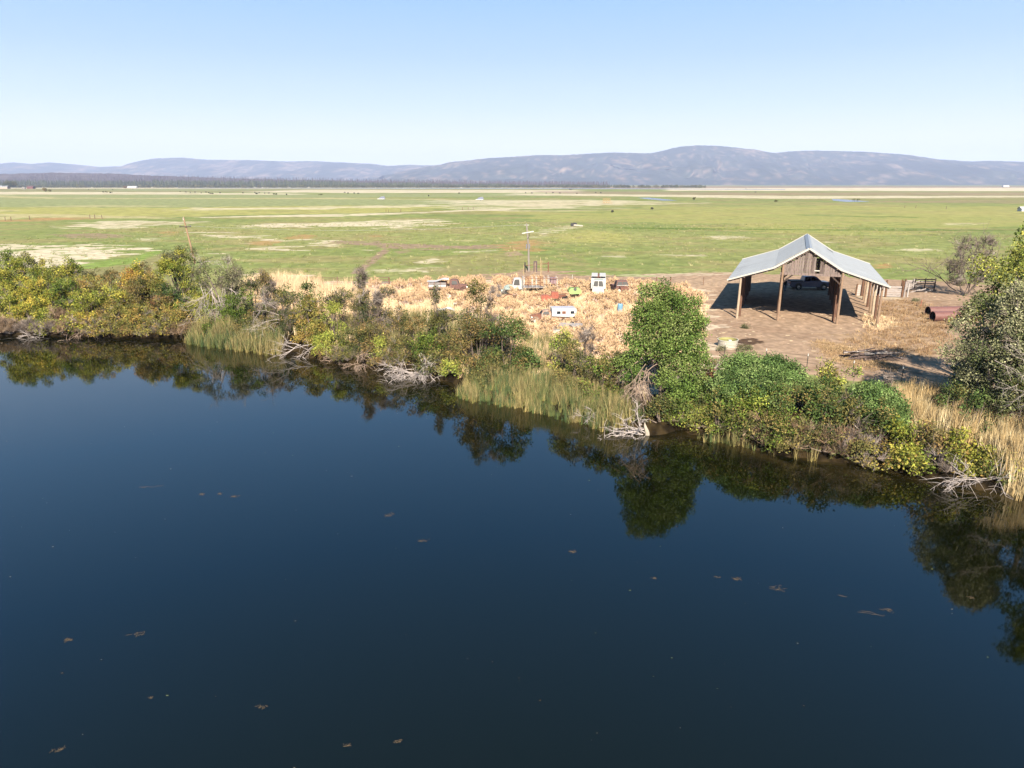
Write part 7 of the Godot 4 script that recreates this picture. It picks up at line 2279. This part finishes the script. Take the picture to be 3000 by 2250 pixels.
func far_plants():
	# [x, z, height, width], label, look
	for d in [[[-1476.5, -2166.71, 22.21, 46], "round dark green tree beside the farm at the far left", "dark"], [[-858.15, -1352.66, 6.66, 8.75], "small yellowish tree standing in the far left field, taller of two", "gold"], [[-849.37, -1352.66, 4.24, 6.25], "small yellowish tree standing in the far left field, shorter of two", "gold"], [[-1220.37, -2321.77, 7.26, 17.78], "rounded rust brown bush before the far conifers", "rust"], [[-665.15, -1201.91, 2.69, 12.22], "dark low brush clump on the far flats, left one", "dark"], [[-632.25, -1158.84, 2.08, 7.37], "dark low brush clump on the far flats, right one", "dark"], [[-427.69, -1046.3, 2.35, 12.38], "dark brush clump among the far cattle, left one", "dark"], [[-363.54, -1046.3, 2.35, 7.62], "dark brush clump among the far cattle, second one", "dark"], [[-316.85, -982.64, 2.2, 9.09], "dark brush clump among the far cattle, third one", "dark"], [[-248.15, -953.62, 1.71, 9.57], "dark flat brush clump right of the far cattle", "dark"], [[167.3, -674.28, 2.73, 5.62], "olive bush by the far pond's left bank", "olive"], [[215.39, -598.91, 1.62, 6.11], "dark bush cluster left of the right far pond", "dark"], [[309.01, -660.44, 1.49, 12.12], "dark reedy bushes behind the right far pond", "dark"], [[136.39, -1709.7, 3.06, 15.38], "dark bush at the far edge of the flats, centre", "dark"]]:
		var p: Array = d[0]
		var v := thing("round_tree" if p[2] > 6.0 else "far_bush", d[1], "tree" if p[2] > 6.0 else "bush", Vector3(p[0], 0, p[1]))
		var r := RandomNumberGenerator.new()
		r.seed = hash(d[1])
		var lobes := []
		for k in 9:
			var a := r.randf() * TAU
			lobes.append([Vector3(cos(a) * p[3] * 0.3 * r.randf(), p[2] * r.randf_range(0.3, 0.75), sin(a) * p[3] * 0.3), minf(p[2], p[3]) * 0.3])
		crown(v, "crown", lobes, d[2], 2.6, r, maxf(p[2] * 0.16, 0.8))
		var t := st()
		tube(t, [Vector3.ZERO, Vector3(0, p[2] * 0.6, 0)], [p[2] * 0.05, p[2] * 0.03], 6)
		put("trunk", t, plain(Color(0.25, 0.2, 0.16)), v)

func gable_house(label: String, at: Vector3, w: float, d: float, h: float, turn: float, wall: Material, roof: Material):
	var v := thing("farm_building", label, "building", at, turn)
	var t := st()
	extrude(t, PackedVector2Array([Vector2(-w / 2, 0), Vector2(-w / 2, h * 0.6), Vector2(0, h), Vector2(w / 2, h * 0.6), Vector2(w / 2, 0)]), d / 2, d / 2, 0, h)
	put("wall", t, wall, v)
	t = st()
	for s in [-1, 1]:
		bar(t, Vector3(s * w * 0.27, h * 0.8 + 0.25, -d / 2 - 0.4), Vector3(s * w * 0.27, h * 0.8 + 0.25, d / 2 + 0.4), 0.1, 0.1)
		var b := Basis(Vector3(0, 0, 1), -s * atan2(h * 0.4, w * 0.5))
		box(t, Vector3(s * w * 0.26, h * 0.8 + 0.15, 0), Vector3(w * 0.58, 0.2, d + 0.9), b)
	put("roof", t, roof, v)
	for k in 2:
		t = st()
		box(t, Vector3(-w * 0.22 + k * w * 0.44, h * 0.32, d / 2), Vector3(w * 0.14, h * 0.2, 0.12))
		put("window", t, plain(Color(0.1, 0.11, 0.13), 0.2), v)

func far_farm():
	var white := plain(Color(0.611, 0.611, 0.611), 0.7)
	gable_house("pale farm building with a grey roof at the far left edge", Vector3(-1490.56, 0, -2166.71), 14, 22, 9, PI / 2, plain(Color(0.561, 0.498, 0.460)), plain(Color(0.485, 0.505, 0.536), 0.5))
	gable_house("dark red farm building right of the round far tree", Vector3(-1414.23, 0, -2166.71), 12, 18, 8, PI / 2, plain(Color(0.334, 0.182, 0.172)), plain(Color(0.283, 0.192, 0.192)))
	gable_house("small grey farm shed left of the dark red building", Vector3(-1346.56, 0, -2031.04), 8, 12, 6, 0.4, plain(Color(0.460, 0.435, 0.409)), plain(Color(0.435, 0.450, 0.460)))
	gable_house("long white farm building before the far conifers", Vector3(-1287.59, 0, -2500.68), 10, 30, 6, PI / 2, white, white)
	gable_house("white building at the foot of the hills on the far right", Vector3(2177.09, 0, -3252.11), 12, 26, 7, PI / 2, white, white)
	gable_house("white shed at the right edge of the pasture", Vector3(278.63, 0, -397.91), 3.5, 4.5, 2.2, PI / 2, white, white)
	# pale trailers on the straw track
	for d in [[Vector3(-118.96, 0, -674.28), "white trailer with a dark hatch parked on the far track, left one"], [Vector3(-27.42, 0, -647.15), "pale blue trailer parked on the far track, right one"]]:
		var v := thing("farm_trailer", d[1], "trailer", d[0], 0.1)
		var t := st()
		extrude(t, PackedVector2Array([Vector2(-3.0, 0.7), Vector2(-3.2, 2.0), Vector2(-0.5, 3.2), Vector2(1.6, 3.2), Vector2(2.4, 1.6), Vector2(2.4, 0.7)]), 1.2, 1.1, 0.7, 3.2)
		put("body", t, plain(Color(0.359, 0.372, 0.435)), v)
		t = st()
		box(t, Vector3(-1.4, 1.0, 0), Vector3(6.5, 0.5, 2.5))
		put("deck", t, white, v)
		for s in [-1, 1]:
			wheel(v, Vector3(0, 0.45, s * 1.2), 0.45, 0.3, plain(Color(0.08, 0.08, 0.08)), white)
	# culvert drums by the pasture ditch
	for d in [[Vector3(21.21, 0, -256.4), "left dark drum of the culvert in the pasture", 0.0], [Vector3(22.36, 0, -258.51), "right dark drum of the culvert in the pasture", 0.3]]:
		var t := st()
		tube(t, [Vector3(0, 0.55, 0.8), Vector3(0, 0.55, -0.8)], [0.55, 0.55], 14)
		var o := put("culvert_drum", t, plain(Color(0.16, 0.16, 0.17)))
		o.position = d[0]
		o.rotation.y = d[2]
		tag(o, d[1], "drum")
	var t := st()
	box(t, Vector3(0, 0.3, 0), Vector3(3.6, 0.5, 1.4), Basis(Vector3(0, 0, 1), -0.1))
	var o := put("concrete_slab", t, plain(Color(0.551, 0.526, 0.485)))
	o.position = Vector3(23.14, 0, -256.4)
	tag(o, "pale concrete slab right of the culvert drums in the pasture", "slab")
	# posts of far fences
	var wood := plain(Color(0.334, 0.273, 0.223))
	var proto: MeshInstance3D = null
	for p in [Vector3(-205.12, 0, -294.64), Vector3(-202.77, 0, -294.64), Vector3(-200.7, 0, -303.1), Vector3(-182.57, 0, -315.14), Vector3(-180.5, 0, -315.14), Vector3(-175.53, 0, -312.04), Vector3(-65.41, 0, -378.99), Vector3(-64.16, 0, -378.99), Vector3(-58.47, 0, -383.55), Vector3(-28.01, 0, -413.37), Vector3(-25.05, 0, -418.79), Vector3(-22.31, 0, -418.79), Vector3(240.64, 0, -448.16), Vector3(247.34, 0, -448.16), Vector3(255.32, 0, -430.07)]:
		if proto == null:
			t = st()
			tube(t, [Vector3(0, -0.3, 0), Vector3(0.15, 2.3, 0)], [0.16, 0.14], 6)
			proto = put("fence_post", t, wood)
			o = proto
		else:
			o = proto.duplicate()
			o.name = numbered("fence_post", self)
			add_child(o)
		o.position = p
		o.scale = Vector3(0.9, 0.72, 0.9)
		o.rotation.y = rng.randf() * TAU
		tag(o, "lone brown wooden fence post far out in the pasture", "fence post", "old fence posts in the pasture")
	var v := thing("loading_chute", "small rusty wooden cattle chute on the far straw patch", "cattle chute", Vector3(70.31, 0, -538.61))
	for k in 6:
		t = st()
		bar(t, Vector3(-3.4 + k * 1.3, 0, 0), Vector3(-3.4 + k * 1.3, 4.2 if k < 5 else 2.0, 0), 0.3, 0.3)
		put("post", t, plain(Color(0.460, 0.384, 0.258)), v)
	for y in [1.2, 2.6, 3.6]:
		t = st()
		bar(t, Vector3(-3.6, y, 0.2), Vector3(2.0, y, 0.2), 0.12, 0.35)
		put("rail", t, plain(Color(0.485, 0.409, 0.283)), v)
	# open water on the flats
	for d in [["far_pond", [Vector2(132.01, -771.19), Vector2(146.99, -790.1), Vector2(147.46, -688.72), Vector2(146.14, -647.15), Vector2(132.58, -647.15), Vector2(130.58, -719.51)]], ["far_pond", [Vector2(313.38, -719.51), Vector2(314.15, -688.72), Vector2(298.48, -610.29), Vector2(273.43, -598.91), Vector2(283.25, -647.15)]], ["far_lake", [Vector2(-1181.2, -2600.87), Vector2(223.21, -2407.91), Vector2(730.49, -1969.37), Vector2(677.14, -1825.24), Vector2(193.16, -2083.22), Vector2(-1085.66, -2390.18)]]]:
		var poly := PackedVector2Array(d[1])
		t = st()
		var idx := Geometry2D.triangulate_polygon(poly)
		for k in range(0, idx.size(), 3):
			tri(t, Vector3(poly[idx[k]].x, 0.06, poly[idx[k]].y), Vector3(poly[idx[k + 1]].x, 0.06, poly[idx[k + 1]].y), Vector3(poly[idx[k + 2]].x, 0.06, poly[idx[k + 2]].y))
		o = put(d[0], t, plain(Color(0.283, 0.296, 0.334), 0.15))
		tag(o, "", "", "", "structure")

func build_floating():
	# rafts of drowned weed and single straws on the pond
	var weed := grained("pond_weed", [Color(0.157, 0.127, 0.086), Color(0.308, 0.253, 0.182), Color(0.213, 0.172, 0.122)], Vector3(3, 3, 3), 66)
	var r := RandomNumberGenerator.new()
	r.seed = 91
	var k := 0
	for d in [[Vector3(-15.82, -1.2, -21.98), 0.28, "tan floating weed raft, brightest on the left of the pond"], [Vector3(-13.5, -1.2, -22.28), 0.32, "thin floating weed strand right of the bright left raft"], [Vector3(-6.74, -1.2, -25.91), 0.0, ""], [Vector3(-19.49, -1.2, -35.32), 0.5, "faint floating weed streak on the left under the reflections"], [Vector3(-16.22, -1.2, -34.31), 0.3, "left of three floating weed bits below the reflections"], [Vector3(-15.43, -1.2, -34.36), 0.25, "middle of three floating weed bits below the reflections"], [Vector3(-14.45, -1.2, -34.02), 0.3, "right of three floating weed bits below the reflections"], [Vector3(-6.09, -1.2, -31.92), 0.42, "forked floating weed strand near the middle of the pond"], [Vector3(-4.09, -1.2, -29.28), 0.28, "faint floating weed right below the forked strand"], [Vector3(2.69, -1.2, -28.28), 0.3, "floating weed bit right of the pond's middle"], [Vector3(9.35, -1.2, -25.99), 0.36, "curled floating weed raft on the right of the pond"], [Vector3(10.68, -1.2, -25.25), 0.5, "long floating weed strand right of the curled raft"], [Vector3(14.42, -1.2, -23.8), 0.34, "star shaped floating weed raft at the right"], [Vector3(13.5, -1.2, -23.62), 0.6, "long straw floating left of the star shaped raft"], [Vector3(8.5, -1.2, -26.17), 0.2, "small floating weed bit left of the curled raft"], [Vector3(12.99, -1.2, -24.8), 0.24, "dark floating weed bit above the long straw"], [Vector3(5.86, -1.2, -26.07), 0.2, "small brown floating bit in the middle right of the pond"], [Vector3(-4.78, -1.2, -16.99), 0.16, "brown floating leaf clump at the bottom, left one"], [Vector3(-3.33, -1.2, -17.15), 0.18, "brown floating leaf clump at the bottom, right one"], [Vector3(-13.07, -1.2, -16.85), 0.26, "ring of thin floating weed at the bottom left"], [Vector3(-11.46, -1.2, -18.98), 0.12, "tiny rusty floating leaf at the lower left"], [Vector3(-7.77, -1.2, -18.58), 0.2, "floating weed bit in the lower left third"], [Vector3(7.19, -1.2, -25.94), 0.0, ""], [Vector3(0.41, -1.2, -54.14), 0.0, ""], [Vector3(18.12, -1.2, -24.66), 0.24, "tan floating leaf bits in the right tree's reflection"]]:
		if d[1] == 0.0:
			continue
		var t := st()
		var straw: bool = "straw" in d[2] or "streak" in d[2]
		for q in (4 if straw else 14):
			var a := r.randfn() * (0.1 if straw else 1.2)
			var c := Vector3(r.randfn() * d[1] * 0.34, 0.001 + q * 0.0004, r.randfn() * d[1] * (0.06 if straw else 0.2))
			var l: float = d[1] * (r.randf_range(0.6, 1.1) if straw else r.randf_range(0.2, 0.7))
			var dir := Vector3(cos(a), 0, sin(a))
			tube(t, [c - dir * l * 0.5, c + Vector3(r.randfn(), 0, r.randfn()) * l * 0.12, c + dir * l * 0.5], [0.004, 0.0055, 0.003], 4, false)
		var o := put("floating_weed", t, weed)
		o.position = d[0]
		o.rotation.y = -0.35 if "long straw" in d[2] else 0.15
		tag(o, d[2], "floating weed", "")
		k += 1
	# specks too many to count
	var t := st()
	box(t, Vector3.ZERO, Vector3(1, 0.25, 0.5))
	t.generate_normals()
	var at := []
	var cs := []
	for q in 130:
		var z := -r.randf_range(14.0, 48.0)
		var x := r.randf_range(-0.8, 0.8) * -z
		if shore_z(x) > z - 1.5:
			continue
		var s := r.randf_range(0.008, 0.028)
		at.append(Transform3D(Basis(Vector3.UP, r.randf() * TAU).scaled(Vector3(s * r.randf_range(1.0, 3.0), s, s)), Vector3(x, WATER + 0.004, z)))
		cs.append([Color(0.2238, 0.2005, 0.1585), Color(0.1059, 0.0652, 0.0279), Color(0.1396, 0.1585, 0.0652)][r.randi() % 3])
	var o := scatter("floating_specks", t.commit(), tinted("specks", 0.8), at, cs)
	tag(o, "pale specks of leaf and down drifting over the pond", "floating specks", "", "stuff")
